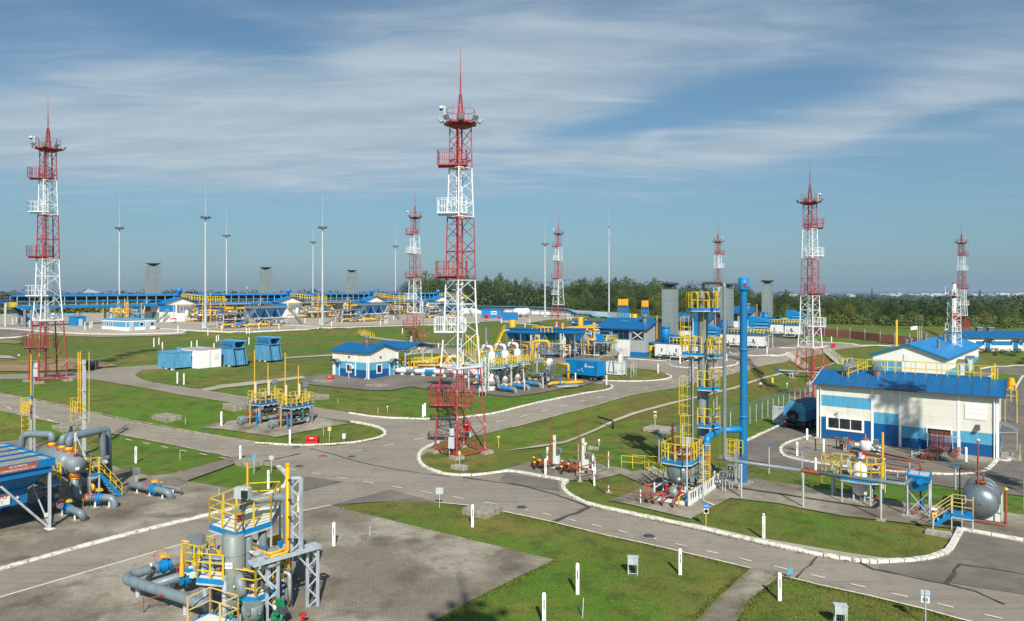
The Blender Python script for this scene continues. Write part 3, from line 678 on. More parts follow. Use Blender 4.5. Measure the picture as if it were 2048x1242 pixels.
# ---------------- lighting towers
def tower_width(z):
 return interp(z/TH, [(0, 3.3), (.5, 1.95), (1.0, 1.38)]) if z > 0 else 3.3
def make_tower(label, loc, rz, sc, flip=1, cabinets=True, cam_dome=False):
 T = thing('lighting_tower', label, 'tower', loc, rz, 'red and white lattice lighting towers', sc)
 ang = [radians(-90+90*i) for i in range(4)]
 def cp(i, z): r = tower_width(z)*.7071; return Vector((r*cos(ang[i % 4]), r*sin(ang[i % 4]), z))
 for i in range(4):
  mb = MB('tower_paint'); zs = [0, 3, 8, 12, TH*.5, 20, 25, TH-.1]
  for a, b in zip(zs, zs[1:]): mb.bar(cp(i, a), cp(i, b), .13 if a < 14 else .10)
  obj('leg', mb, T)
  mb = MB('concrete'); p = cp(i, 0); mb.box((p.x, p.y, -.2), (1.0, 1.0, .9), radians(45)); mb.use('tower_paint').box((p.x, p.y, .27), (.4, .4, .05), radians(45)); obj('footing', mb, T)
 mb = MB('tower_paint'); z = .35; k = 0; Z = [z]
 while z < TH-.6: z += max(.95, tower_width(z)*.62); Z.append(min(z, TH-.25))
 for k, (a, b) in enumerate(zip(Z, Z[1:])):
  for i in range(4):
   if k % 2: mb.bar(cp(i, a), cp(i+1, b), .05)
   else: mb.bar(cp(i+1, a), cp(i, b), .05)
   if k % 4 == 0: mb.bar(cp(i, a), cp(i+1, a), .08)
 for i in range(4): mb.bar(cp(i, .35), cp(i+1, .35), .13)
 for zf in (.26, .525, .715, .865):
  for i in range(4): mb.bar(cp(i, zf*TH), cp(i+1, zf*TH), .12)
 obj('bracing', mb, T)
 mb = MB('tower_paint'); mb.ladder((-.35, .1, .5), (-.35, .1, TH), .45, (0, 1, 0), .32, .03)
 mb.ladder((-.05, -.2, .5), (-.05, -.2, TH), .3, (1, 0, 0), .5, .03)
 for zc in range(3, 29, 1):
  for a0, a1 in ((150, 200), (200, 250), (250, 300), (300, 350)):
   mb.bar((-.35+.4*cos(radians(a0))-.1, .1+.4*sin(radians(a0)), zc), (-.35+.4*cos(radians(a1))-.1, .1+.4*sin(radians(a1)), zc), .04)
 obj('ladder', mb, T)
 for zf, x0, x1 in ((.872, -2.0, .6), (.727, -2.0, .6), (.537, -2.15, .6), (.368, -2.3, .5), (.148, -2.7, 1.1)):
  z = zf*TH; mb = MB('tower_paint'); mb.box(((x0+x1)/2, -.35, z), (x1-x0, 1.15, .12)); mb.box((x0/2, -.35, z-.14), (-x0, .2, .18))
  obj_p = obj('side_platform', mb, T); r = MB('tower_paint')
  h = 1.35 if zf > .2 else 1.75
  r.rail([(x0, -.92, z), (x1, -.92, z), (x1, .22, z)], h, .42, .025, 1); r.rail([(x0, -.92, z), (x0, .22, z), (-.6, .22, z)], h, .45, .025, 1); obj('railing', r, obj_p)
 R = 1.5; oc = [(R*cos(radians(22.5+45*i)), R*sin(radians(22.5+45*i))) for i in range(8)]
 mb = MB('tower_paint'); mb.prism(oc, TH-.1, TH+.08); mb.prism([(x*.6, y*.6) for x, y in oc], TH-.35, TH-.1); tp = obj('top_platform', mb, T)
 r = MB('tower_paint'); r.rail([(x*.93, y*.93, TH+.08) for x, y in oc], 1.15, 2, .022, 1, True); obj('railing', r, tp)
 for i in range(8):
  a = radians(45*i+10); c, s_ = cos(a), sin(a); mb = MB('dark_grey')
  mb.bar((c*1.35, s_*1.35, TH+.1), (c*1.75, s_*1.75, TH+.25), .07); mb.use('galv').box((c*1.85, s_*1.85, TH+.28), (.22, .50, .42), a, 0, radians(35)); mb.use('lens').box((c*1.95, s_*1.95, TH+.21), (.03, .42, .34), a, 0, radians(35))
  obj('floodlight', mb, T)
 mb = MB('tower_paint'); mb.lattice((0, 0, TH+.05), (0, 0, TH+2.7), .55, .16, .07, .04, .5)
 mb.tube((0, 0, TH+2.6), (0, 0, TH+4.6), .075, .06); mb.use('red').tube((0, 0, TH+4.5), (0, 0, TH+7.1), .035, .012); obj('spire', mb, T)
 if cabinets:
  mb = MB('light_grey'); mb.box((-.55, -1.8, 1.3), (.55, .4, 1.0)); mb.box((-.5, -1.8, 2.25), (.4, .3, .6)); mb.bar((-.75, -1.75, 0), (-.75, -1.75, .9), .06); mb.bar((-.35, -1.75, 0), (-.35, -1.75, .9), .06); mb.use('black').pline([(-.6, -1.75, .8), (-.5, -1.6, .1), (-.2, -1.3, 0)], .05); obj('control_cabinet', mb, T)
 if cam_dome:
  mb = MB('white'); mb.bar((-1.35, -.6, TH), (-1.35, -.6, TH+1.5), .07); mb.bar((-1.35, -.6, TH+1.45), (-1.65, -.75, TH+1.5), .06); mb.lathe([(0, .2), (.16, .14), (.2, 0), (.17, -.1)], (-1.68, -.77, TH+1.3), n=14); mb.use('black').lathe([(.15, -.1), (.12, -.22), (0, -.27)], (-1.68, -.77, TH+1.3), n=14); obj('security_camera', mb, T)
 return T
def tower_loc(px, top, base):      # foot so that the top platform and foot fall where the photo has them, on the ground here
 D = TH*FPX/(base-top); x = (px-CXP)/FPX*D; return D, x
T0 = make_tower('big red and white lattice tower on the grass corner by the road junction', G(921, 905), radians(-4), 1.0, cam_dome=True)
T0['label'] = 'tallest lattice tower, standing on the grass corner at the road junction'
KIDS.clear()
def place_tower(px, base, top, label, rz=0):
 g = G(px, base); sc = (base-top)/FPX*g.y/TH; return dup(T0, label, g, rz, sc)
place_tower(96, 762, 298, 'lattice tower at the far left beside the dirt patch', radians(8))
place_tower(830, 693, 435, 'lattice tower behind the small gabled valve building', radians(-3))
place_tower(1117, 659, 468, 'lattice tower rising behind the blue fan coolers', radians(-6))
place_tower(1620, 797, 405, 'lattice tower just left of the big white and blue building', radians(172))
place_tower(1436, 672, 484, 'distant lattice tower seen over the curved grey pipe', radians(176))
place_tower(1923, 682, 486, 'lattice tower beside the red and white chimney', radians(178))
g = Vector((41.4, 36.0, 0)); dup(T0, 'lattice tower standing outside the right edge, its shadow on the big wall', g, radians(80), 1.0)
g = Vector((3.4, -4.2, 0)); dup(T0, 'lattice tower behind the viewer, its shadow tip on the pavers', g, radians(20), .96)
# ---------------- slender floodlight masts
def make_mast(label, loc, h, lights=True):
 T = thing('light_mast', label, 'mast', loc, 0, 'tall slender grey masts')
 mb = MB('light_grey'); mb.tube((0, 0, 0), (0, 0, h), .36, .20, 12); mb.box((0, 0, .1), (1.3, 1.3, .4)); obj('pole', mb, T)
 mb = MB('light_grey'); mb.tube((0, 0, h), (0, 0, h+3.6), .11, .07); mb.tube((0, 0, h+3.6), (0, 0, h+10.4), .055, .02); obj('lightning_rod', mb, T)
 if lights:
  mb = MB('galv'); mb.lathe([(.95, -.12), (1.05, 0), (.95, .12), (.85, 0), (.95, -.12)], (0, 0, h-.2), n=20)
  for i in range(4): a = pi/2*i; mb.bar((0, 0, h-.2), (cos(a), sin(a), h-.2), .08)
  obj('lamp_ring', mb, T)
  for i in range(8):
   a = radians(45*i+20); c, s_ = cos(a), sin(a); mb = MB('dark_grey'); mb.box((c*1.25, s_*1.25, h-.05), (.30, .55, .45), a, 0, radians(40)); mb.use('lens').box((c*1.36, s_*1.36, h-.14), (.03, .46, .38), a, 0, radians(40)); obj('floodlight', mb, T)
 else:
  mb = MB('galv'); mb.lathe([(.2, -.3), (.35, -.3), (.35, .3), (.2, .3)], (0, 0, h), n=12); obj('collar', mb, T)
 return T
for px, ring, base, lab in ((239, 457, 645, 'slender mast left of the first grey stack'), (411, 436, 656, 'tallest slender mast, in front of the gabled compressor hall at left'), (453, 472, 637, 'slender mast standing behind the row beside the tallest mast'),
  (626, 485, 630, 'thin distant mast left of the mast by the second hopper cooler'), (645, 456, 650, 'slender mast beside the second hopper cooler, right of the second stack'), (791, 493, 626, 'faint slender mast right of the third grey stack'), (1090, 489, 634, 'slender mast just left of the lattice tower by the white wall')):
 g = G(px, base) if base > 632 else at(px, 300 if px != 791 else 340)
 make_mast(lab, g, CAMZ-(ring-HZ)/FPX*g.y-g.z+.2)
g = at(1218, 285); make_mast('slender mast without lamps in front of the wooded ridge', g, 36.5, False)
# ---------------- marker posts
def make_marker(label, loc, h, group, top='white', band=None, writing=False):
 T = thing('marker_post', label, 'marker post', loc, 0, group)
 mb = MB('white_clean'); w_ = .085
 mb.prism([(-w_, -.06), (w_, -.06), (w_, .06), (-w_, .06)], -.15, h-.06); mb.add([(-w_, -.06, h-.06), (w_, -.06, h-.06), (w_, .06, h-.06), (-w_, .06, h-.06), (-w_*.5, -.03, h), (w_*.5, -.03, h), (w_*.5, .03, h), (-w_*.5, .03, h)], [(0, 1, 5, 4), (1, 2, 6, 5), (2, 3, 7, 6), (3, 0, 4, 7), (4, 5, 6, 7)])
 obj('post', mb, T)
 if top != 'white': mb = MB(top); mb.bb(-w_-.004, w_+.004, -.064, .064, h-.11, h-.045); obj('cap', mb, T)
 if band: mb = MB(band); mb.bb(-w_*.55, w_*.35, -.068, -.05, h*.22, h*.55); mb.use('brown').bb(-w_*.55, w_*.35, -.0695, -.05, h*.553, h*.575); obj('band', mb, T)
 if writing:
  mb = MB('dark_grey'); rr = random.Random(int(loc.x*10)); z = h*.80
  for k in range(13):
   ww = rr.uniform(.015, .03); mb.bb(-ww, ww, -.0625, -.06, z-.045, z); z -= rr.uniform(.03, .04)
  obj('lettering', mb, T)
 return T
NEAR = [(668, 1094, 50, 'white marker post alone on the lower left paving'), (945, 1054, 45, 'white marker post in front of the big mossy slab'), (1155, 1188, 62, 'white marker post on the near grass right of the paving corner'),
 (1088, 1249, 64, 'white marker post cut by the bottom edge of the picture'), (1360, 1149, 52, 'white marker post on the near grass by the right hand road'), (1559, 1201, 56, 'white marker post beside the paved path at lower right'),
 (537, 977, 37, 'white marker post in the small grass triangle by the near kerb'), (272, 926, 33, 'white marker post on the grass behind the near left valve pipe'), (481, 923, 32, 'white marker post at the roadside beside the small path'),
 (443, 853, 30, 'white marker post left of the two valve skids'), (580, 887, 28, 'white marker post between the valve skids and the kerb'), (846, 834, 25, 'left one of two white marker posts by the left side of the junction tower'), (850, 832, 26, 'right one of two white marker posts by the left side of the junction tower'),
 (1091, 951, 34, 'white marker post in front of the first small red valve group'), (1095, 926, 32, 'white marker post behind the first small red valve group'), (1186, 942, 34, 'white marker post behind the second small red valve group'), (1189, 971, 37, 'white marker post on the grass tip under the thin red pipe'),
 (1594, 914, 31, 'white marker post inside the loop kerb beside the round manhole lid'), (1614, 882, 25, 'white marker post at the rear corner of the loop kerb'), (1647, 907, 29, 'white marker post before the window corner of the big building'), (1631, 946, 31, 'white marker post on the grass strip under the yellow vessel platform'),
 (1932, 926, 32, 'white marker post right of the red pipe bundle'), (1814, 964, 21, 'short white marker post behind the blue fan box'), (1151, 770, 24, 'white marker post before the yellow pipes at the trailer'), (1213, 770, 20, 'white marker post at the tip of the grass by the trailer wheel')]
for px, py, hp, lab in NEAR:
 g = G(px, py); make_marker(lab, g, hp/FPX*g.y, 'white marker posts near the roads', writing=py > 900 and px < 1600)
for px, py, hp, lab in ((1527, 1078, 51, 'wider white marker post with green top and orange band by the right hand kerb'), (598, 1024, 40, 'marker post with green top and orange band behind the steel mast'), (368, 769, 23, 'marker post with yellow foot and green top on the left island'), (1316, 746, 19, 'white and yellow marker post on the grass half circle by the hall')):
 g = G(px, py); make_marker(lab, g, hp/FPX*g.y, 'marker posts with orange bands', 'green', 'yellow_pipe')
FAR = {'white marker post on the grass below the left compressor yard': [(308, 694, 18), (318, 689, 14), (325, 700, 16), (383, 699, 17), (394, 697, 17), (355, 767, 23), (428, 700, 14), (433, 684, 13), (437, 683, 13), (498, 689, 15)],
 'white marker post standing at the white kerb of the left compressor yard': [(170, 661, 17), (180, 658, 14), (184, 656, 14), (356, 666, 15), (25, 651, 14), (416, 671, 13), (406, 658, 14), (444, 663, 13), (493, 668, 13), (499, 668, 13), (518, 659, 13), (558, 659, 12), (610, 647, 11), (640, 649, 12), (663, 654, 12)],
 'white marker post in the far part of the left compressor yard': [(729, 644, 9), (761, 651, 10), (770, 648, 10), (774, 648, 10), (872, 646, 9), (787, 641, 8)],
 'white marker post on the middle grass near the second lattice tower': [(805, 667, 11), (838, 707, 13), (877, 696, 10)],
 'white marker post on the grass in front of the white far wall': [(1050, 659, 13), (1082, 650, 13), (1059, 647, 9), (1003, 647, 10), (1136, 642, 9), (1142, 642, 9), (1171, 647, 9), (1185, 651, 9)],
 'white marker post beside the looped kerbs before the right hand halls': [(1534, 707, 14), (1360, 728, 16), (1453, 723, 15), (1663, 685, 12), (1646, 747, 14)]}
for lab, L in FAR.items():
 for px, py, hp in L: g = G(px, py); make_marker(lab, g, hp/FPX*g.y, lab.replace('white marker post', 'white marker posts'))
# ---------------- small posts, slabs, boxes and signs on the ground
def small_post(px, py, hp, name, label, cat, mat='light_grey', head=None, group=None):
 g = G(px, py); h = hp/FPX*g.y; T = thing(name, label, cat, g, 0, group); mb = MB(mat); mb.tube((0, 0, -.1), (0, 0, h), .03 if head else .025, n=8); obj('post', mb, T)
 if head:
  m_, w_, hh = head; mb = MB(m_); mb.bb(-w_/2, w_/2, -.035, -.028, h-hh, h); mb.use('steel').bb(-w_/2, w_/2, -.027, -.02, h-hh, h); obj('sign_plate', mb, T)
 return T
S = small_post
S(740, 1075, 23, 'stake', 'thin grey stake at the edge of the paving', 'stake'); S(1165, 1236, 40, 'stake', 'thin leaning stake in the near grass', 'stake').rotation_euler = (0, .05, 0)
S(360, 921, 20, 'stake', 'thin white stake on the grass by the left road', 'stake'); S(438, 993, 18, 'stake', 'thin white stake on the paving behind the filter vessels', 'stake')
S(676, 807, 11, 'low_marker', 'low marker with green cap above the island behind', 'marker', 'pale_yellow', ('green', .22, .12)); S(756, 828, 14, 'low_marker', 'low yellow marker with green cap by the curved verge', 'marker', 'pale_yellow', ('green', .22, .12)); S(775, 824, 12, 'low_marker', 'low marker with white cap by the curved verge', 'marker', 'pale_yellow', ('white', .2, .12)); S(371, 849, 16, 'low_marker', 'low marker with green cap right of the left slab', 'marker', 'pale_yellow', ('green', .2, .2))
S(543, 946, 35, 'road_sign', 'small grey street sign at the corner of the small grass triangle', 'sign', head=('light_grey', .4, .35)); S(879, 1015, 40, 'road_sign', 'small street sign at the tip of the big near lawn', 'sign', head=('light_grey', .5, .45)); S(508, 948, 38, 'road_sign', 'thin sign post with blue edged plate by the small slab', 'sign', head=('sky_blue', .35, .35))
S(659, 884, 30, 'notice_board', 'cream notice on a post right of the red box', 'sign', head=('pale_yellow', .34, .36)); S(688, 883, 16, 'notice_board', 'small white notice on a short post before the kerb tip', 'sign', head=('white', .3, .5)); S(647, 872, 19, 'notice_board', 'small dark topped post behind the red box', 'sign', head=('dark_grey', .3, .06))
S(997, 897, 25, 'vent_post', 'cream T shaped post on the grass right of the junction tower', 'post', 'pale_yellow', ('pale_yellow', .3, .12)); S(1580, 1160, 24, 'low_marker', 'thin green post with a blue plate at the right hand roadside', 'marker', 'green', ('sky_blue', .25, .3))
S(1171, 903, 18, 'vent_post', 'short white lamp post behind the red valve groups', 'post', 'white', ('white', .25, .2)); S(1198, 892, 14, 'vent_post', 'tiny leaning white lamp on the lawn', 'post', 'white', ('white', .2, .2)); S(1521, 778, 13, 'vent_post', 'black post with white top by the drain at the bank foot', 'post', 'black', ('white', .35, .3)); S(1545, 767, 12, 'vent_post', 'short yellow post by the drain at the bank foot', 'post', 'yellow', ('yellow', .3, .9)); S(38, 718, 9, 'vent_post', 'black post with white top on the far left lawn', 'post', 'black', ('white', .3, .2)); S(1574, 776, 10, 'vent_post', 'small white post left of the right lattice tower', 'post', 'white', ('white', .25, .2))
# blue and white notice with the no-smoking disc
g = G(1412, 1054); T = thing('notice_sign', 'notice with blue top plate and crossed out red ring below', 'sign', g, 0); mb = MB('pale_yellow'); mb.tube((0, 0, -.1), (0, 0, 1.45), .025); obj('post', mb, T)
mb = MB('valve_blue'); mb.bb(-.17, .17, -.04, -.02, 1.18, 1.48); p = obj('upper_plate', mb, T); text_part('lettering', 'ГРП', 'white', p, (0, -.043, 1.33), (pi/2, 0, 0), .15)
mb = MB('white'); mb.bb(-.15, .15, -.04, -.02, .86, 1.17); p = obj('lower_plate', mb, T); mb = MB('red'); mb.lathe([(.125, -.046), (.10, -.046), (.10, -.041), (.125, -.041), (.125, -.046)], (0, 0, 1.015), 'y', 24); mb.bar((-.08, -.044, 1.09), (.08, -.044, .94), .02, .006); mb.use('black').bar((-.07, -.0445, 1.0), (.07, -.0445, 1.03), .008, .02); obj('no_smoking_ring', mb, p)
g = G(1851, 1250); T = thing('notice_sign', 'back of a blue framed double plate sign at the lower right', 'sign', g, radians(-20)); mb = MB('steel'); mb.tube((0, 0, -.1), (0, 0, 1.62), .03); obj('post', mb, T)
mb = MB('valve_blue'); mb.bb(-.21, .21, .03, .045, 1.30, 1.58); mb.use('light_grey').bb(-.19, .19, .015, .03, 1.32, 1.56); obj('upper_plate', mb, T); mb = MB('white'); mb.bb(-.17, .17, .03, .045, .98, 1.28); mb.use('galv').bb(-.1, .1, .015, .03, 1.05, 1.2); obj('lower_plate', mb, T)
# concrete slabs
def slab(px, py, wx, wy, h, label, mat='mossy_concrete', name='concrete_slab', rz=SITE):
 g = G(px, py); mb = MB(mat); rr = random.Random(px)
 c = [(-wx/2, -wy/2), (wx/2, -wy/2), (wx/2, wy/2), (-wx/2, wy/2)]; P = []
 for a, b in zip(c, c[1:]+c[:1]):
  for k in range(5): P.append((a[0]+(b[0]-a[0])*k/5+rr.uniform(-.04, .04), a[1]+(b[1]-a[1])*k/5+rr.uniform(-.04, .04)))
 n = len(P); zt = [h+rr.uniform(-.03, .03) for _ in P]
 vs = [(x, y, -.2) for x, y in P]+[(x, y, z-.05) for (x, y), z in zip(P, zt)]+[(x*.965, y*.965, z) for (x, y), z in zip(P, zt)]+[(0, 0, h)]
 mb.add(vs, [(i, (i+1) % n, n+(i+1) % n, n+i) for i in range(n)]+[(n+i, n+(i+1) % n, 2*n+(i+1) % n, 2*n+i) for i in range(n)]+[(2*n+i, 2*n+(i+1) % n, 3*n) for i in range(n)])
 o = obj(name, mb); o.location = g; o.rotation_euler = (0, 0, rz); return tag(o, label, 'slab', 'weathered concrete slabs')
slab(964, 1026, 2.0, 1.9, .42, 'big mossy square slab on the lawn beside the main road'); slab(333, 838, 3.0, 1.7, .45, 'grey slab alone on the lawn left of the valve skids'); slab(130, 858, 2.4, 1.5, .4, 'slab on the grass behind the near left yellow ladders')
slab(470, 818, 2.2, 1.7, .65, 'slab at the left end of the two valve skids'); slab(637, 797, 2.4, 1.2, .5, 'slab at the right end of the two valve skids'); slab(497, 930, 2.2, 1.3, .4, 'lichen spotted slab in the small grass triangle')
slab(646, 764, 2.8, 1.6, .25, 'flat slab before the door of the small gabled building'); slab(754, 773, 2.6, 1.6, .28, 'flat slab on the dark yard right of the small building'); slab(1320, 862, 2.9, 2.0, .4, 'pale slab with a small mast on the lawn left of the column', 'concrete'); slab(1186, 899, 1.0, .5, .25, 'small pale slab on the lawn behind the red valve groups', 'concrete')
slab(919, 938, 1.4, .7, .3, 'small slab carrying a thin sign before the junction tower', 'concrete'); slab(1877, 1070, 1.35, .55, .25, 'low slab carrying a thin lamp near the kerb corner', 'concrete'); slab(1636, 770, 3.4, 1.6, .3, 'pale slab beside the blue pipe bridge', 'concrete')
S(919, 938, 36, 'notice_board', 'thin sign standing on the small slab before the junction tower', 'sign', head=('pale_yellow', .2, .3));
def beacon(px, py, hp, label):
 g = G(px, py); h = hp/FPX*g.y; T = thing('signal_lamp', label, 'lamp', g, 0); mb = MB('light_grey'); mb.tube((0, 0, 0), (0, 0, h), .04); obj('post', mb, T)
 mb = MB('pale_yellow'); mb.bb(-.14, .14, -.16, -.02, h*.68, h*.86); mb.use('brick_red').bb(-.08, .08, -.17, -.16, h*.71, h*.8); obj('box', mb, T)
 mb = MB('white'); mb.lathe([(0, h+.1), (.09, h+.08), (.24, h), (.22, h-.03), (.06, h-.05)], n=14); mb.use('red').lathe([(.07, h-.05), (.07, h-.2), (0, h-.2)], n=10); obj('lamp_head', mb, T)
beacon(1866, 1064, 46, 'red topped signal lamp standing on the slab by the kerb corner'); beacon(1765, 955, 38, 'signal lamp between the yellow vessel platform and the red pipes'); beacon(1310, 858, 34, 'small lamp mast on the pale slab on the lawn')
# red fire boxes
def fire_box(px, py, w_, h, d, label, legs=0.0):
 g = G(px, py); T = thing('fire_box', label, 'box', g, radians(-4)); mb = MB('red'); mb.prism([(-d/2, legs), (d/2, legs), (d/2, legs+h), (-d/2+.12, legs+h)] if True else 0, -w_/2, w_/2, 'x'); obj('body', mb, T)
 mb = MB('red'); mb.bb(-w_/2-.02, w_/2+.02, -d/2-.03, -d/2+.05, legs+h*.58, legs+h*.62); mb.use('white').bb(-w_*.15, w_*.15, -d/2-.02, -d/2+.12, legs+h*.72, legs+h*.84); obj('lid_front', mb, T)
 if legs:
  for sx_ in (-1, 1):
   for sy_ in (-1, 1): mb = MB('white'); mb.bar((sx_*w_*.42, sy_*d*.4, 0), (sx_*w_*.42, sy_*d*.4, legs), .05); obj('leg', mb, T)
 return T
fire_box(625, 887, 1.15, .72, .6, 'red fire box on the grass by the kerb'); fire_box(660, 760, .95, .55, .5, 'small red box beside the small building wall'); fire_box(934, 876, .75, .85, .5, 'red box on white legs behind the junction tower', .7)
# floodlight boxes on posts
def flood(px, py, hp, label, w_=.62, hh=.42, rz=SITE, face=1, glass=True, two=False):
 g = G(px, py) if not isinstance(py, tuple) else py[0]; h = hp/FPX*g.y; T = thing('floodlight', label, 'floodlight', g, rz, 'grey box floodlights')
 mb = MB('light_grey');
 for x in (-.1, .1): mb.bar((x, 0, 0), (x, 0, h-hh), .045)
 mb.use('black').pline([(.04, .03, h-hh), (.08, .05, .2), (0, .2, 0)], .015); obj('stand', mb, T)
 mb = MB('grey'); y0, y1 = -.17, .17; mb.prism([(-w_/2, h-hh+.04), (-w_/2+.04, h-hh), (w_/2-.04, h-hh), (w_/2, h-hh+.04), (w_/2, h-.04), (w_/2-.04, h), (-w_/2+.04, h), (-w_/2, h-.04)], y0, y1, 'y'); obj('housing', mb, T)
 if glass: mb = MB('glass'); yy = y0-.006 if face > 0 else y1+.006; mb.box((0, yy, h-hh/2), (w_*.72, .01, hh*.66)); mb.use('lens').box((0, yy-.004*face, h-hh/2), (w_*.3, .006, hh*.3)); obj('glass', mb, T)
 return T
flood(273, 970, 34, 'floodlight box behind the near left valve pipe', .5, .42, glass=False); flood(550, 800, 41, 'floodlight box on a post behind the first valve skid', .6, .5, glass=False); flood(611, 812, 47, 'floodlight box on a post behind the second valve skid', .6, .5, glass=False)
flood(1117, 930, 34, 'floodlight box at the first small red valve group', .5, .4); flood(1175, 940, 36, 'floodlight box at the second small red valve group', .5, .4); flood(1690, 905, 30, 'floodlight box left of the small white vessel', .42, .38); flood(1752, 908, 29, 'floodlight box right of the small white vessel', .42, .38)
flood(1462, 980, 50, 'floodlight box right of the column skid', .55, .42); flood(1448, 986, 44, 'dark floodlight box at the end of the column skid', .55, .42)
def meter(px, py, hp, label):
 g = G(px, py); k = hp/FPX*g.y; T = thing('meter_cabinet', label, 'cabinet', g, radians(-12)); w_ = k*.58; mb = MB('light_grey'); mb.bb(-w_/2, w_/2, -.16, .16, k*.58, k); mb.bb(-w_/2-.02, w_/2+.02, -.18, .18, k*.97, k+.01); obj('cabinet', mb, T)
 for x in (-1, 1):
  for y in (-1, 1): mb = MB('light_grey'); mb.bar((x*w_*.45, y*.14, 0), (x*w_*.45, y*.14, k*.58), .045); obj('leg', mb, T)
 mb = MB('light_grey'); mb.bar((-w_*.45, -.14, .08), (w_*.45, -.14, .08), .04); mb.bar((-w_*.45, .14, .08), (w_*.45, .14, .08), .04); obj('foot_bar', mb, T); mb = MB('black')
 for x in (-.08, 0, .09): mb.tube((x, 0, 0), (x, 0, k*.58), .025)
 obj('cables', mb, T)
meter(1266, 1148, 35, 'grey cabinet on four legs on the near lawn'); meter(1681, 1250, 41, 'grey cabinet on four legs at the lower right')
# black goose-neck pipes in the bank
for a, b, lab in (((1196, 843), (1226, 846), 'black bent pipe sticking out of the grass bank'),):
 g = G(1226, 858); mb = MB('black'); q = G(1196, 850); q = q-g; mb.pipe([(0, 0, -.2), (0, 0, .85), (q.x, q.y, q.z+.9)], .09, R=.12); o = obj('drain_pipe', mb); o.location = g; tag(o, lab, 'pipe')
# ---------------- fences
def fence_posts(pts, sp, h, name, label, cat, group=None, post='light_grey', wires=5, barb=True, mesh=True):
 P = [G(*p) for p in pts]; T = thing(name, label, cat, P[0], 0, group); o = P[0]; posts = []
 for a, b in zip(P, P[1:]):
  L = (b-a).length; k = max(1, round(L/sp))
  for i in range(k+(b is P[-1])):
   x = a.lerp(b, i/k); posts.append(Vector((x.x, x.y, H(x.x, x.y)))-o)
 for p in posts:
  mb = MB(post); mb.bar(p, p+Vector((0, 0, h)), .06)
  if barb:
   for s in (-1, 1): mb.use('valve_blue').bar(p+Vector((0, 0, h)), p+Vector((s*.22, 0, h+.38)), .04)
  obj('post', mb, T)
 mb = MB('galv')
 for a, b in zip(posts, posts[1:]):
  for k in range(wires):
   z = .1+(h-.1)*k/(wires-1); mb.bar(a+Vector((0, 0, z)), b+Vector((0, 0, z)), .014)
  if mesh:
   n = int((b-a).length/.34)
   for k in range(1, n): p = a.lerp(b, k/n); mb.bar(p+Vector((0, 0, .1)), p+Vector((0, 0, h)), .009)
  if barb:
   for s in (-1, 1):
    for zz_ in (.2, .38): mb.use('galv').bar(a+Vector((s*.22*zz_/.38, 0, h+zz_)), b+Vector((s*.22*zz_/.38, 0, h+zz_)), .016)
 obj('wire_mesh', mb, T); return T
fence_posts([(1318, 925), (1326, 921), (1378, 892), (1440, 868), (1500, 848), (1567, 822), (1620, 803), (1640, 797)], 2.3, 2.0, 'wire_fence', 'wire fence with Y shaped barbed tops running behind the column', 'fence')
fence_posts([(1478, 982), (1538, 948), (1604, 957), (1770, 985), (1911, 999), (2048, 1019)], 6.2, 2.2, 'wire_fence', 'sparse grey fence posts with blue barbed tops along the grass strip', 'fence', wires=4, mesh=False)
fence_posts([(1244, 748), (1262, 755), (1272, 750), (1264, 743)], 1.6, 2.0, 'wire_fence', 'small wire fence round the white tank', 'fence', barb=False, mesh=False, wires=4)
# brown board fence far right
P = [G(1600, 668), G(1700, 677), G(1760, 684), G(1850, 693), G(1880, 695)]; T = thing('board_fence', 'long brown board fence in front of the trees at right', 'fence', P[0], 0); rr = random.Random(2)
for a, b in zip(P, P[1:]):
 k = max(1, round((b-a).length/3.2))
 for i in range(k):
  p, q = a.lerp(b, i/k)-P[0], a.lerp(b, (i+1)/k)-P[0]; mb = MB('wood_red'); mb.bar(p+Vector((0, 0, .95)), q+Vector((0, 0, .95)), .06, 1.8); n = 9
  for j in range(n): x = p.lerp(q, (j+.5)/n); mb.box((x.x, x.y-.05, x.z+.98+rr.uniform(-.04, .04)), ((q-p).length/n*.86, .04, 1.84), atan2(q.y-p.y, q.x-p.x))
  obj('board_panel', mb, T); mb = MB('light_grey'); mb.bar(p, p+Vector((0, -.08, 2.7)), .1); obj('post', mb, T)
# ---------------- trees
def leafmat(name, a, b_, c):
 m, t, b = newmat(name); oi = N(t, 'ShaderNodeObjectInfo'); tcn = N(t, 'ShaderNodeTexCoord').outputs['Object']; ge = N(t, 'ShaderNodeNewGeometry')
 col = mixc(t, oi.outputs['Random'], lin(a), lin(b_)); col = mixc(t, ramp(t, noise(t, tcn, .35, 3, .6), .42, .68, 0, .7), col, lin(c))
 col = mixc(t, ge.outputs['Random Per Island'], mixc(t, 1.0, col, (.7, .72, .7), 'MULTIPLY'), mixc(t, 1.0, col, (1.3, 1.28, 1.2), 'MULTIPLY'))
 t.links.new(col, b.inputs['Base Color']); b.inputs['Roughness'].default_value = .7; b.inputs['Specular IOR Level'].default_value = .25; return m
leafmat('leaf', (52, 74, 32), (82, 98, 44), (114, 124, 72)); leafmat('leaf_dark', (36, 56, 29), (60, 78, 37), (86, 100, 52)); leafmat('leaf_olive', (84, 94, 38), (104, 106, 46), (120, 116, 60)); leafmat('far_leaf', (40, 58, 34), (56, 72, 42), (76, 88, 54))
paint('bark', (74, 66, 54), .9)
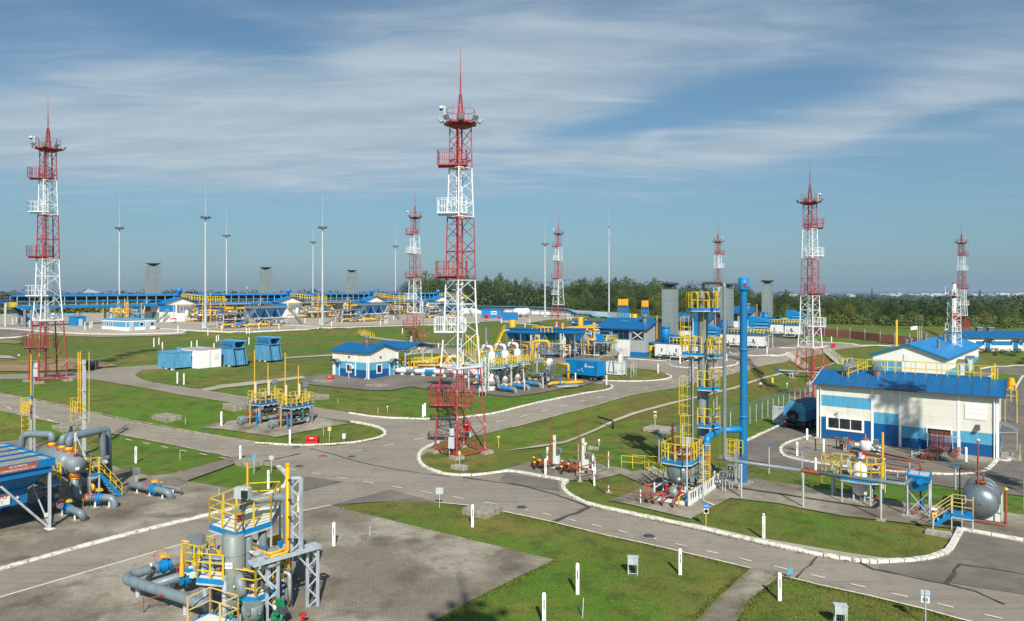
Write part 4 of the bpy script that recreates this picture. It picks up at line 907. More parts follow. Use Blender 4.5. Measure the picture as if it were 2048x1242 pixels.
def crown(mb, rnd, blobs, n, size, mat, up=.35):
 mb.use(mat); tot = sum(b[3]*b[3] for b in blobs)
 for bx, by, bz, br in blobs:
  for _ in range(int(n*br*br/tot)):
   d = Vector((rnd.gauss(0, 1), rnd.gauss(0, 1), rnd.gauss(0, 1))).normalized(); k = rnd.uniform(.72, 1.04)
   c = Vector((bx, by, bz))+Vector((d.x*br, d.y*br, d.z*br*.9))*k
   nn = (d+Vector((rnd.gauss(0, .45), rnd.gauss(0, .45), rnd.gauss(0, .45)+up*.5))).normalized()
   u = nn.cross(Vector((rnd.random(), rnd.random(), rnd.random()))).normalized(); v = nn.cross(u); s = size*rnd.uniform(.6, 1.25); e = rnd.uniform(.5, .9)
   mb.add([c+u*s, c+v*s*e, c-u*s, c-v*s*e], [(0, 1, 2, 3)])
def make_tree(rnd, h, w_, mat, label, group, name='tree', n=1300, size=.32, conic=False):
 T = thing(name, label, 'tree', (0, -500, -90), 0, group); mb = MB('bark'); t0 = h*.22
 mb.tube((0, 0, -.5), (.1, 0, h*.45), h*.018, h*.011, 8); mb.tube((.1, 0, h*.45), (0, .1, h*.8), h*.011, h*.004, 6)
 B = []
 for i in range(13 if not conic else 10):
  f = (i+.5)/13; z = t0+(h-t0)*f; rr_ = w_*.5*(sin(pi*min(1, f*.9+.18))**.7) if not conic else w_*.5*(1-f)*1.1+.3
  a = i*2.4+rnd.random(); q = rr_*rnd.uniform(.35, .75); br = max(.7, rr_*rnd.uniform(.5, .72)); B.append((q*cos(a), q*sin(a), min(z, h-br*.8), br))
  mb.tube((0, 0, z*.6), (q*cos(a), q*sin(a), z), h*.006, h*.002, 5)
 obj('trunk', mb, T); mb = MB(mat); crown(mb, rnd, B, n, size, mat); obj('crown', mb, T); return T
rnd = random.Random(11)
protos = [make_tree(rnd, 12, 8.5, 'leaf', '', '', n=5200, size=.17), make_tree(rnd, 12, 7, 'leaf_dark', '', '', n=4800, size=.17), make_tree(rnd, 12, 6, 'leaf', '', '', n=4200, size=.16), make_tree(rnd, 12, 10, 'leaf_dark', '', '', n=6000, size=.18), make_tree(rnd, 12, 9, 'leaf_olive', '', '', n=5000, size=.17)]
KIDS.clear(); used = set()
def place_tree(k, x, y, h, label, group, name='tree', wf=1.0):
 if k in used: T = copy_tree(protos[k])
 else: T = protos[k]; kids(T); used.add(k)
 T.location = (x, y, H(x, y)); s = h/12; T.scale = (s*wf, s*wf, s); T.rotation_euler = (0, 0, rnd.uniform(0, 6.3)); T['label'] = label; T['group'] = group; T['category'] = 'tree'; return T
EDGE = [(812, 430), (900, 400), (1000, 380), (1100, 350), (1200, 320), (1300, 300), (1400, 290), (1500, 270), (1600, 235), (1700, 222), (1800, 215), (1900, 212), (2080, 225)]
TOPY = [(800, 562), (820, 552), (850, 546), (900, 553), (940, 556), (1000, 544), (1040, 552), (1080, 572), (1130, 558), (1165, 552), (1215, 546), (1260, 550), (1330, 558), (1400, 572), (1450, 566), (1500, 576), (1560, 582), (1640, 590), (1690, 585), (1730, 588), (1800, 596), (2080, 600)]
def lint(x, P):
 for (a, p), (b, q) in zip(P, P[1:]):
  if a <= x <= b: return p+(q-p)*(x-a)/(b-a)
 return P[0][1] if x < P[0][0] else P[-1][1]
KIND = ['broad mid green', 'dense dark green', 'narrow mid green', 'wide dark green', 'yellowish olive green']
def where(px): return 'behind the far end of the gallery' if px < 960 else 'behind the white wall and cable bridge' if px < 1230 else 'behind the right hand grey stacks' if px < 1560 else 'behind the brown board fence' if px < 1860 else 'behind the long low building'
for row, (dd, hf, st) in enumerate(((0, .62, 26), (16, .8, 30), (34, 1.0, 30), (56, 1.02, 36))):
 px = 806+row*9
 while px < 2085:
  D = lint(px, EDGE)+dd+rnd.uniform(-6, 6); top = lint(px, TOPY)+rnd.uniform(-5, 9); x = (px-CXP)/FPX*D; full = CAMZ-(top-HZ)/FPX*D-H(x, D)
  h = max(4.5, full*hf*rnd.uniform(.62, 1.12)) if row < 2 else full*rnd.uniform(.76, 1.06)
  k = rnd.choice([0, 1, 2, 3, 0, 1, 3, 4] if row == 0 else [0, 1, 2, 3, 1, 3])
  place_tree(k, x, D, h, f'{KIND[k]} tree {["at the front", "in the second row", "in the third row", "at the back"][row]} {where(px)}', f'{KIND[k]} trees of the wood {where(px)}', wf=rnd.uniform(.85, 1.25))
  px += st*rnd.uniform(.75, 1.2)*(1 if px < 1500 else 1.35)
# undergrowth and reeds at the foot of the wood
def scrub(name, label, P, mat, n, hgt, depth, size=.45, kind='stuff'):
 mb = MB(mat); r = random.Random(len(P)*7+n); mats = mat if isinstance(mat, tuple) else (mat,)
 mb = MB(mats[0])
 for _ in range(n):
  k = r.random()*(len(P)-1); i = int(k); a, b = P[i], P[i+1]; f = k-i; px = a[0]+(b[0]-a[0])*f; D = a[1]+(b[1]-a[1])*f+r.uniform(0, depth); x = (px-CXP)/FPX*D
  h = hgt*r.uniform(.5, 1.1); mb.use(mats[int(r.random()*len(mats))])
  for _ in range(26):
   d = Vector((r.gauss(0, 1), r.gauss(0, 1), abs(r.gauss(0, 1)))).normalized(); c = Vector((x, D, H(x, D)))+Vector((d.x*h*.8, d.y*h*.8, d.z*h)); nn = (d+Vector((r.gauss(0, .5), r.gauss(0, .5), .3))).normalized()
   u = nn.cross(Vector((r.random(), r.random(), r.random()))).normalized(); v = nn.cross(u); s = size*r.uniform(.6, 1.3); mb.add([c+u*s, c+v*s*.7, c-u*s, c-v*s*.7], [(0, 1, 2, 3)])
 o = obj(name, mb); tag(o, label, 'undergrowth' if kind else 'hedge', None, kind); return o
scrub('undergrowth', 'tangled green and yellow scrub at the foot of the wood', [(p, d-7) for p, d in EDGE], ('leaf', 'leaf', 'leaf_olive', 'leaf_dark'), 1300, 2.8, 10, .26)
scrub('reeds', 'brown and olive scrub behind the long covered gallery', [(-200, 300), (100, 310), (400, 380), (700, 440), (830, 440)], ('leaf_olive', 'far_leaf'), 700, 2.4, 30, .6)
def far_wood(name, label, px0, px1, D0, D1, hgt, n, mat='far_leaf', size=2.4, per=26):
 mb = MB(mat); r = random.Random(n)
 for _ in range(n):
  D = D0+(D1-D0)*r.random()**1.4; px = r.uniform(px0, px1); x = (px-CXP)/FPX*D; h = hgt*r.uniform(.45, 1.35); w_ = h*r.uniform(.5, .9); z0 = H(x, D); s0 = size*(.5+.5*D/D0)
  for _ in range(per):
   d = Vector((r.gauss(0, 1), r.gauss(0, 1)*.9-.2, abs(r.gauss(0, 1)))).normalized(); c = Vector((x, D, z0))+Vector((d.x*w_, d.y*w_, d.z*h)); nn = (d+Vector((r.gauss(0, .35), r.gauss(0, .35), .25))).normalized()
   u = nn.cross(Vector((r.random(), r.random(), r.random()))).normalized(); v = nn.cross(u); s = s0*r.uniform(.6, 1.2); mb.add([c+u*s, c+v*s*.8, c-u*s, c-v*s*.8], [(0, 1, 2, 3)])
 return tag(obj(name, mb), label, 'wood', None, 'stuff')
far_wood('distant_wood', 'dark belt of far woodland along the left horizon', -200, 900, 560, 1500, 11, 700, 'far_leaf', 1.1, 50)
far_wood('distant_wood', 'deep wood filling the rise behind the front trees at right', 850, 1430, 360, 560, 13, 380, 'leaf_dark', .62, 80)
far_wood('distant_wood', 'rolling dark woodland below the far town at right', 1430, 2250, 320, 1200, 8, 1300, 'leaf_dark', .6, 60)
far_wood('distant_wood', 'faint woodland belts at the foot of the far town', -200, 2250, 1500, 4200, 14, 900, 'far_leaf', 5, 16)
# far town, lattice mast, ship
rr = random.Random(5); n = 0
for k in range(60):
 D = rr.uniform(4200, 6400); px = rr.uniform(1790, 2080) if k < 44 else rr.uniform(1560, 1790); x = (px-CXP)/FPX*D; w_, h, d = rr.uniform(18, 70), rr.uniform(6, 20), 14
 mb = MB('white_clean' if rr.random() < .6 else 'cream'); mb.bb(-w_/2, w_/2, -d/2, d/2, -4, h); mb.use('brick_red' if h < 11 else 'light_grey').bb(-w_/2-.5, w_/2+.5, -d/2-.5, d/2+.5, h, h+1.5)
 mb.use('dark_grey')
 for q in range(int(h/3.2)): mb.bb(-w_/2+2, w_/2-2, -d/2-.15, -d/2-.01, q*3.2+1.2, q*3.2+2.4)
 o = obj('town_building', mb); o.location = (x, D, H(x, D)); tag(o, 'tiny pale building of the far town on the right horizon', 'building', 'buildings of the far town on the horizon')
g = at(494, 1800); mb = MB('red'); h = 40
for i in range(6): mb.use('red' if i % 2 == 0 else 'white'); mb.lattice((0, 0, h*i/6), (0, 0, h*(i+1)/6), 3.4-.4*i, 3.0-.4*i, .5, .3, 3)
o = obj('lattice_mast', mb); o.location = g; tag(o, 'tiny red and white lattice mast on the left horizon', 'mast')
g = Vector(((184-CXP)/FPX*11000, 11000, -27)); T = thing('ferry_ship', 'white ship on the horizon at the left', 'ship', g, radians(4)); mb = MB('white_clean'); mb.prism([(-120, 0), (118, 0), (128, 16), (-118, 14)], -14, 14, 'y'); obj('hull', mb, T)
mb = MB('white_clean'); mb.bb(-105, 60, -12, 12, 14, 30); mb.bb(-90, 30, -11, 11, 30, 40); mb.bb(-70, -30, -9, 9, 40, 50); obj('superstructure', mb, T); mb = MB('white'); mb.bb(-60, -45, -4, 4, 50, 60); mb.bar((70, 0, 16), (70, 0, 46), 3); obj('funnel', mb, T)
for px, D, h in ((1744, 900, 24), (1960, 700, 20)):
 g = at(px, D); mb = MB('dark_grey'); mb.lattice((0, 0, 0), (0, 0, h), 2.2, .5, .25, .14, 2.4); o = obj('lattice_mast', mb); o.location = g; tag(o, {1744: 'thin dark mast over the wood left of the chimney', 1960: 'thin dark mast over the wood right of the chimney'}[px], 'mast')
# ---------------- shared pieces
def valve(mb, p, r, axis=(1, 0, 0), wheel=True, body='valve_blue', top='orange_yellow', up=1.0):
 p = Vector(p); a = Vector(axis).normalized(); mb.use(body)
 mb.tube(p-a*r*.95, p+a*r*.95, r*.86, n=14); mb.tube(p-a*r*.45, p+a*r*.45, r*1.18, n=14)
 for s in (-1, 1): mb.tube(p+a*r*s*.95, p+a*r*s*1.12, r*1.12, n=14)
 mb.tube(p, p+Vector((0, 0, r*1.9*up)), r*.34, n=8); mb.tube(p-Vector((0, 0, r*1.5)), p, r*.3, n=8)
 if wheel: mb.use(top).tube(p+Vector((0, 0, r*1.75*up)), p+Vector((0, 0, r*2.25*up)), r*.78, n=12); mb.box(p+Vector((r*.7, r*.2, r*2.0*up)), (r*.9, r*.5, r*.45))
def flange(mb, p, r, axis=(0, 0, 1), mat='yellow_pipe', mat2='brick_red'):
 p = Vector(p); a = Vector(axis).normalized(); mb.use(mat2).tube(p-a*.06, p+a*.06, r*1.55, n=14); mb.use(mat).tube(p-a*r*.8, p-a*.06, r*1.28, r*1.1, n=14); mb.tube(p+a*.06, p+a*r*.8, r*1.1, r*1.28, n=14)
def handwheel(mb, p, r, axis=(0, 0, 1), mat='red'):
 p = Vector(p); a = Vector(axis).normalized(); u, v = mb._frame(a); mb.use(mat); n = 12
 for i in range(n):
  q0, q1 = (p+(u*cos(2*pi*k/n)+v*sin(2*pi*k/n))*r for k in (i, i+1)); mb.bar(q0, q1, .022)
 mb.bar(p-u*r, p+u*r, .02); mb.bar(p-v*r, p+v*r, .02); mb.bar(p, p-a*r*.9, .03)
def clutter(mb, x0, x1, y0, y1, z0, z1, n, mats, seed=1, r=(.03, .09)):
 """a tangle of small pipe runs, valves and boxes filling a volume"""
 q = random.Random(seed); rp = lambda: Vector((q.uniform(x0, x1), q.uniform(y0, y1), q.uniform(z0, z1)))
 for i in range(n):
  mb.use(q.choice(mats)); p = rp(); rad = q.uniform(*r); pts = [p]
  for k in range(q.randint(1, 3)):
   t_ = rp(); ax = q.randint(0, 2); p2 = pts[-1].copy(); p2[ax] = t_[ax]
   if (p2-pts[-1]).length > .25: pts.append(p2)
  if len(pts) > 1: mb.pipe(pts, rad, 7, seg=3)
  if q.random() < .35: mb.box(rp(), (q.uniform(.12, .3), q.uniform(.12, .3), q.uniform(.15, .35)))
  if q.random() < .3: mb.tube(pts[-1], pts[-1]+Vector((0, 0, .12)), rad*2.2, n=8)
def rel(o):
 o = Vector(o); return lambda px, py, z: W(px, py, z)-o
def panels(mb, x0, x1, y0, y1, bands, ax='x', jt=.012, board=1.15):
 """wall cladding: bands = [(z0, z1, material)], split into boards with fine joints"""
 for z0, z1, m_ in bands:
  k = max(1, round((z1-z0)/board)); mb.use(m_)
  for i in range(k): a, b = z0+(z1-z0)*i/k, z0+(z1-z0)*(i+1)/k; mb.bb(x0, x1, y0, y1, a+jt/2, b-jt/2)
def window(root, x, y, z0, z1, w_, name='window', axis='x', panes=1, mat='white_clean', out=-1, fr=.09):
 """framed window in a wall facing -y (axis x) or +x (axis y)"""
 mb = MB(mat)
 def B(mb, a0, a1, d0, d1, z0, z1):
  if axis == 'x': mb.bb(a0, a1, y+min(d0*out, d1*out), y+max(d0*out, d1*out), z0, z1)
  else: mb.bb(x+min(d0, d1), x+max(d0, d1), a0, a1, z0, z1)
 c = x if axis == 'x' else y; a, b = c-w_/2, c+w_/2
 B(mb, a-fr, a, 0, .07, z0-fr, z1+fr); B(mb, b, b+fr, 0, .07, z0-fr, z1+fr); B(mb, a, b, 0, .07, z1, z1+fr); B(mb, a, b, 0, .07, z0-fr, z0)
 for i in range(1, panes): p = a+(b-a)*i/panes; B(mb, p-.035, p+.035, 0, .06, z0, z1)
 f = obj(name, mb, root); mb = MB('glass'); B(mb, a, b, .01, .02, z0, z1); obj('pane', mb, f); return f
# ---------------- big white and blue building
o3 = W(1636, 877.5, 0); rz3 = radians(-36)
B3 = thing('process_building', 'long white building with blue bands and yellow rails on its blue roof', 'building', o3, rz3)
def wx(px):
 k = (px-CXP)/FPX; return (k*o3.y-o3.x)/(cos(rz3)-k*sin(rz3))
L3, D3, E3, R3 = wx(1998), 8.0, 5.65, 6.62
mb = MB('light_grey'); mb.prism([(0, 0), (D3, 0), (D3, E3), (D3/2, R3-.1), (0, E3)], .06, L3-.06, 'x'); mb.use('mossy_concrete').bb(-.08, L3+.08, -.14, D3+.1, -.4, .16); obj('wall', mb, B3)
p1, p2, p3 = wx(1745), wx(1800.5), wx(1917.5)
mb = MB('cream'); DB, LB, WH = 'blue', 'sky_blue', 'cream'
panels(mb, .12, p1-.12, -.06, -.003, [(.18, 2.3, 'deep_blue'), (2.3, 3.4, WH), (3.4, 4.48, 'sky_blue'), (4.48, E3, WH)])
panels(mb, p1+.12, p2-.12, -.06, -.003, [(.18, 2.15, 'deep_blue'), (2.15, 3.23, LB), (3.23, E3, WH)])
panels(mb, p2+.12, p3-.12, -.06, -.003, [(.18, 1.08, 'deep_blue'), (1.08, 2.15, LB), (2.15, E3, WH)])
panels(mb, p3+.12, L3-.2, -.06, -.003, [(.18, 1.22, 'deep_blue'), (1.22, 2.25, LB), (2.25, E3, WH)])
panels(mb, L3-.05, L3+.0, .15, 3.9, [(.18, 1.2, 'deep_blue'), (1.2, 2.25, LB), (2.25, E3, WH)]); panels(mb, L3-.05, L3+.0, 4.1, 7.8, [(.18, 1.2, 'deep_blue'), (1.2, 2.25, LB), (2.25, E3, WH)])
mb.use(WH).add([(L3+.0, .1, E3), (L3, D3-.1, E3), (L3, D3/2, R3-.12)], [(0, 1, 2)])
obj('wall_panels', mb, B3)
for x in (.0, p1, p2, p3, L3-.1): mb = MB('white_clean'); mb.bb(x-.11, x+.11, -.10, -.004, .1, E3); obj('pilaster', mb, B3)
mb = MB('roof_blue'); ov = .45; sl = (R3-E3)/(D3/2)
for s in (0, 1):
 ya, yb = (-ov, D3/2) if s == 0 else (D3+ov, D3/2); za = E3-ov*sl; vs = [(-ov, ya, za), (L3+ov, ya, za), (L3+ov, yb, R3), (-ov, yb, R3)]; mb.add(vs+[(a, b, c+.07) for a, b, c in vs], [(0, 3, 2, 1) if s == 0 else (0, 1, 2, 3), (4, 5, 6, 7), (0, 1, 5, 4), (1, 2, 6, 5), (3, 0, 4, 7)])
 k = 13; mb.use('dark_grey')
 for i in range(k+1): x = -ov+.03+(L3+2*ov-.06)*i/k; mb.bar((x, ya, za+.085), (x, yb, R3+.085), .045, .045)
 mb.use('roof_blue')
roof = obj('roof', mb, B3)
mb = MB('dark_grey'); mb.bar((-ov, -ov-.06, E3-ov*sl+.02), (L3+ov, -ov-.06, E3-ov*sl+.02), .12, .12); mb.use('white_clean').bar((-ov-.03, -ov, E3-ov*sl), (-ov-.03, D3/2, R3), .05, .2); mb.use('deep_blue').bar((L3+ov+.03, -ov, E3-ov*sl), (L3+ov+.03, D3/2, R3), .06, .2); mb.bar((L3+ov+.03, D3+ov, E3-ov*sl), (L3+ov+.03, D3/2, R3), .06, .2); obj('gutter', mb, B3)
for x in (.28, L3-.35): mb = MB('white_clean'); mb.pipe([(x, -.45, E3-.2), (x, -.16, E3-.5), (x, -.16, .3), (x, -.4, .15)], .05, 8); obj('downpipe', mb, B3)
window(B3, (wx(1657)+wx(1724))/2, -.065, 1.28, 2.28, wx(1724)-wx(1657), panes=3, fr=.2)
mb = MB('white_clean'); a, b = wx(1929), wx(1973); mb.bb(a, b, -.1, -.062, 3.35, 4.8)
for i in range(3): mb.bb(a+.05, b-.05, -.125, -.1, 3.42+.46*i, 3.80+.46*i)
obj('wall_hatch', mb, B3)
a, b = wx(1855), wx(1902); mb = MB('white_clean'); mb.bb(a-.1, b+.1, -.12, -.062, 2.2, 2.36); mb.bb(a-.1, a, -.12, -.062, 1.75, 2.2); mb.bb(b, b+.1, -.12, -.062, 1.75, 2.2); op = obj('pipe_opening', mb, B3); mb = MB('black'); mb.bb(a, b, -.075, -.0625, 1.75, 2.2); obj('painted_shade_plate', mb, op)  # flat black plate on the wall paints the shade inside the opening
mb = MB('dark_grey'); x = wx(1951); mb.prism([(-.08, 2.55), (-.5, 2.5), (-.08, 2.95)], x, x+.35, 'x'); obj('wall_hood', mb, B3)
for px_ in (1677,): mb = MB('rust_red'); x = wx(px_); mb.pipe([(x, -.05, 2.5), (x, -.35, 2.5), (x, -.35, 2.9)], .03, 6); mb.use('light_grey').lathe([(.12, 2.9), (.09, 3.02), (0, 3.04)], (x, -.35, 0), n=10); obj('wall_lamp', mb, B3)
# walkway along the ridge
a, b = wx(1716), L3-.6; mb = MB('roof_blue'); mb.bb(a, b, D3/2+.1, D3/2+1.2, R3-.02, R3+.12); wk = obj('roof_walkway', mb, B3)
mb = MB('yellow'); mb.rail([(a, D3/2+.02, R3-.1), (b, D3/2+.02, R3-.1)], 1.35, .9, .032, 1, pr=.045); mb.rail([(a, D3/2+1.25, R3-.15), (b-1.5, D3/2+1.25, R3-.15)], 1.35, 1.3, .03, 1); obj('railing', mb, wk)
mb = MB('yellow'); mb.rail([(b-.05, D3/2, R3-.2), (b-.05, D3/2+1.3, R3-.2)], 1.4, .35, .035, 1); mb.rail([(b+.4, D3/2+.3, R3-.3), (b+.4, D3/2+1.3, R3-.3)], 1.3, .4, .035, 1); mb.bar((b+.2, D3/2, R3-.3), (b+.2, D3/2, R3+1.5), .14); obj('end_gate', mb, wk)
st = MB('galv'); st.stair((a-1.5, D3/2-1.9, R3-.50), (a-.1, D3/2-.1, R3+.12), .8, 'brown', 'roof_blue'); st.use('yellow').rail([(a-2.4, D3/2+1.3, R3-.2), (a-.4, D3/2+1.3, R3-.2)], 1.35, .5, .03, 1); obj('roof_stair', st, B3)
def ventilator(root, x, y, z, r=.36, rusty=True):
 mb = MB('galv'); mb.tube((x, y, z-.2), (x, y, z+.55), r, n=16)
 if rusty: mb.use('rust_red').box((x-.1, y-r*.9, z+.3), (r*.7, .12, .3))
 mb.use('galv').lathe([(r*1.2, .5), (r*1.35, .55), (r*1.35, .95), (r*1.15, 1.0), (.12, 1.42), (0, 1.44)], (x, y, z), n=6, smooth=False)
 mb.use('black').lathe([(r*.9, .56), (r*.95, .9)], (x, y, z), n=6); mb.use('light_grey').tube((x, y, z+1.42), (x, y, z+1.6), .05); return obj('roof_ventilator', mb, root)
ventilator(B3, wx(1683), 2.6, 6.25); ventilator(B3, wx(1690), 3.5, 6.5); ventilator(B3, wx(1743), 3.1, 6.4)
# entrance at the right gable end, seen edge-on
mb = MB('galv'); mb.prism([(1.0, 2.75), (2.2, 2.75), (2.2, 2.7), (1.0, 2.7)], L3, L3+1.3, 'x'); c_ = MB('galv')
P = [(L3+.02+1.35*t_/6, 3.05-.55*(t_/6)**1.6) for t_ in range(7)]
c_.add([(x, y, z) for x, z in P for y in (.6, 2.6)], [(2*i, 2*i+1, 2*i+3, 2*i+2) for i in range(6)]); c_.use('steel').bar((L3, .62, 2.3), (L3+1.3, .62, 2.5), .04); c_.bar((L3, 2.58, 2.3), (L3+1.3, 2.58, 2.5), .04); c_.bar((L3+1.3, .6, 0), (L3+1.3, .6, 2.5), .05); obj('entrance_canopy', c_, B3)
mb = MB('blue'); mb.bb(L3+.003, L3+.05, 1.0, 2.1, .3, 2.4); obj('door', mb, B3); mb = MB('concrete'); mb.bb(L3+.1, L3+1.6, .3, 2.9, -.2, .12); mb.bb(L3+.1, L3+1.2, .5, 2.7, .12, .26); mb.use('pale_yellow').rail([(L3+1.5, .4, .1), (L3+1.5, 2.8, .1)], 1.0, .5, .03, 1); obj('door_step', mb, B3)
# fixed steel ladder with yellow parts behind the right end
g = W(2031, 845, 0); T = thing('steel_stair', 'steel lattice stair with yellow rails behind the right end of the big building', 'stair', g, rz3)
mb = MB('galv'); mb.lattice((-.4, 0, 0), (-.4, 0, 4.2), .7, .7, .07, .04, .7); obj('stair_tower', mb, T); mb = MB('yellow'); mb.rail([(-.9, -.5, 2.4), (.1, -.5, 2.4)], 1.3, .4, .05, 1); mb.bar((-.95, -.5, 0), (-.95, -.5, 3.7), .06); mb.bar((.15, -.5, 0), (.15, -.5, 3.7), .08); obj('railing', mb, T)
mb = MB('yellow_pipe'); mb.lathe([(.5, 3.7), (.55, 3.8), (.3, 4.9), (.25, 5.0), (0, 5.02)], (-.4, .1, 0), n=10, smooth=False); mb.use('blue').bb(-.95, .2, -.5, .6, 3.5, 3.62); obj('yellow_hood', mb, T)
# service truck in the shade behind the building
g = W(1602, 856, 0); T = thing('service_truck', 'blue van bodied service truck parked at the left end of the big building', 'truck', g, radians(-46))
mb = MB('worn_blue'); pr = [(-1.2, 1.05), (1.2, 1.05), (1.25, 2.2), (.75, 2.95), (-.75, 2.95), (-1.25, 2.2)]; mb.prism(pr, -1.6, 3.6, 'y'); bd = obj('body', mb, T)
mb = MB('dark_grey'); mb.bb(-.5, .5, -.9, 2.4, 2.95, 3.03); obj('roof_hatch', mb, bd); mb = MB('black'); mb.bb(-1.1, 1.1, -1.5, 5.0, .75, 1.04); obj('chassis', mb, T)
mb = MB('tyre'); mb.lathe([(.0, -.16), (.52, -.16), (.58, -.08), (.58, .08), (.52, .16), (0, .16)], (-.1, -1.82, 1.55), 'y', 20); obj('spare_wheel', mb, T)
for s in (-1, 1):
 for y in (-.6, .75, 4.3):
  mb = MB('tyre'); mb.lathe([(0, -.18), (.5, -.18), (.58, -.1), (.58, .1), (.5, .18), (0, .18)], (s*1.05, y, .58), 'x', 18); wh = obj('wheel', mb, T); mb = MB('worn_blue'); mb.lathe([(0, s*.2), (.26, s*.19), (.28, s*.182), (0, s*.182)], (s*1.05, y, .58), 'x', 12); obj('hub', mb, wh)
 mb = MB('brick_red'); mb.bb(s*1.0-.15, s*1.0+.15, -1.7, -1.62, .72, .9); obj('tail_lamp', mb, T)
mb = MB('worn_blue'); mb.prism([(3.7, .9), (5.4, .9), (5.4, 1.7), (5.1, 2.6), (3.7, 2.6)], -1.15, 1.15, 'x'); obj('cab', mb, T); mb = MB('black'); mb.bb(-1.2, 1.2, -1.7, -1.6, .5, .68); mb.bb(-1.15, -.85, -1.68, -1.62, .2, .7); mb.bb(.85, 1.15, -1.68, -1.62, .2, .7); obj('bumper', mb, T)
g = W(1558, 846, 0); mb = MB('light_grey'); mb.bb(-.6, .6, -.45, .45, 0, 1.75); mb.bb(-.64, .64, -.49, .49, 1.75, 1.82); mb.use('white').bb(.3, .45, -.47, -.45, 1.1, 1.25); o = obj('utility_cabinet', mb); o.location = g; o.rotation_euler = (0, 0, SITE); tag(o, 'tall grey metal cabinet beside the parked service truck', 'cabinet')
# ---------------- column, skid, stack and long grey pipe
zc = lambda y, D: CAMZ-(y-HZ)/FPX*D
oc = Vector(((1406-CXP)/FPX*54.3, 54.3, 0)); T = thing('distillation_column', 'tall grey column ringed by yellow railed platforms', 'column', oc, SITE)
mb = MB('vessel_grey'); mb.lathe([(.46, .3), (.46, 3.3), (.43, 3.6), (.43, 8.3), (.39, 8.5), (.39, 13.3), (.40, 13.35), (.40, 13.5), (.30, 13.7), (.30, 14.2), (.42, 14.25), (.42, 14.55), (.2, 14.9), (.17, 15.0)], n=28); mb.use('pipe_grey')
for z in (3.6, 5.9, 8.35, 10.9, 13.3): mb.lathe([(.40, z-.05), (.455, z-.04), (.455, z+.04), (.40, z+.05)], n=28)
obj('shell', mb, T)
def octa(R, x0=None, x1=None, y0=None, y1=None):
 P = [(R*cos(radians(22.5+45*i)), R*sin(radians(22.5+45*i))) for i in range(8)]; return [(max(x0, min(x1, x)), max(y0, min(y1, y))) if x0 is not None else (x, y) for x, y in P]
def col_platform(poly, z, open_ladder=True, rails=None):
 mb = MB('galv'); mb.platform(poly, z, th=.2); n = len(poly)
 mb.use('light_grey')
 for i in range(0, n, 2): a = Vector((*poly[i], z-.2)); mb.bar(a*.92+Vector((0, 0, z*.08-.0)), Vector((a.x*.36/max(.5, hypot(a.x, a.y)), a.y*.36/max(.5, hypot(a.x, a.y)), z-1.05)), .07)
 p = obj('platform', mb, T); mb = MB('yellow'); P = [(x, y, z) for x, y in (rails or poly)]; mb.rail(P, 1.25, .62, .03, 1, closed=rails is None, pr=.05); obj('railing', mb, p)
col_platform(octa(1.22), 13.6)
col_platform([(-1.35, -.85), (.2, -.85), (.2, .5), (-1.35, .5)], 10.15, rails=[(.2, -.85), (-1.35, -.85), (-1.35, .5)]); col_platform([(.55, -.6), (1.3, -.6), (1.3, .6), (.55, .6)], 10.05)
col_platform([(.0, -1.15), (1.0, -1.0), (1.35, -.2), (1.1, .6), (.4, .5), (.2, -.3)], 7.6, rails=[(.0, -1.15), (1.0, -1.0), (1.35, -.2), (1.1, .6)])
col_platform([(.0, -1.15), (1.0, -1.0), (1.35, -.2), (1.1, .6), (.4, .5), (.2, -.3)], 4.75, rails=[(.0, -1.15), (1.0, -1.0), (1.35, -.2), (1.1, .6)])
mb = MB('yellow')
for z0, z1, x, y in ((10.3, 13.5, -.9, -.3), (7.0, 11.3, .9, .55), (5.0, 8.9, -.95, -.45), (2.9, 6.0, -.7, -.8)): mb.cage(x, y, z0+.3, z1-.6, .42, (-.6, -.8), 7, .7)
obj('ladder_cage', mb, T); mb = MB('light_grey')
for z0, z1, x, y in ((7.6, 13.6, -.8, -.25), (2.6, 10.1, -.85, -.4), (4.7, 10.0, .8, .5)): mb.ladder((x, y, z0), (x, y, z1), .42, (.8, -.6, 0))
mb.use('brown').tube((-.95, .1, 2), (-.95, .1, 12.9), .035); mb.tube((-.7, -.62, 2), (-.7, -.62, 9.7), .03); mb.use('light_grey').tube((-.55, -.7, 2), (-.55, -.7, 14.1), .03); obj('ladder', mb, T)
mb = MB('sky_blue'); mb.tube((.5, 0, 7.0), (.5, 0, 7.3), .12); mb.use('rust_red').tube((.3, -.35, 13.9), (.38, -.45, 14.2), .13); obj('fittings', mb, T)
# long grey pipe: out of the column top, down, then away to the fan box
r4 = rel(oc*0); o4 = W(1449, 920, 2.6); o4.z = 0; T = thing('overhead_pipe', 'long grey pipe looping off the column top down to the blue fan box', 'pipe', o4, 0)
E = lambda v: Vector(v)-o4
top = Vector((oc.x, oc.y, 14.9)); mid = Vector((o4.x, o4.y, 15.55)); low = Vector((o4.x, o4.y, 2.62)); end = W(1808, 969, 2.52); fb = W(1832, 951, 2.5)
mb = MB('pipe_grey'); mb.pipe([E(top), E((oc.x, oc.y, 15.55)), E(mid), E(low), E(low.lerp(end, .46))], .135, 14, R=.42); mb.use('pipe_grey').pipe([E(low.lerp(end, .56)), E(end), E(fb)], .135, 14, R=.3)
mb.use('rust_red').tube(E(low.lerp(end, .46)), E(low.lerp(end, .56)), .145, n=14); mb.box(E(low.lerp(end, .345))+Vector((0, -.02, .11)), (.12, .1, .06))
obj('pipe_run', mb, T)
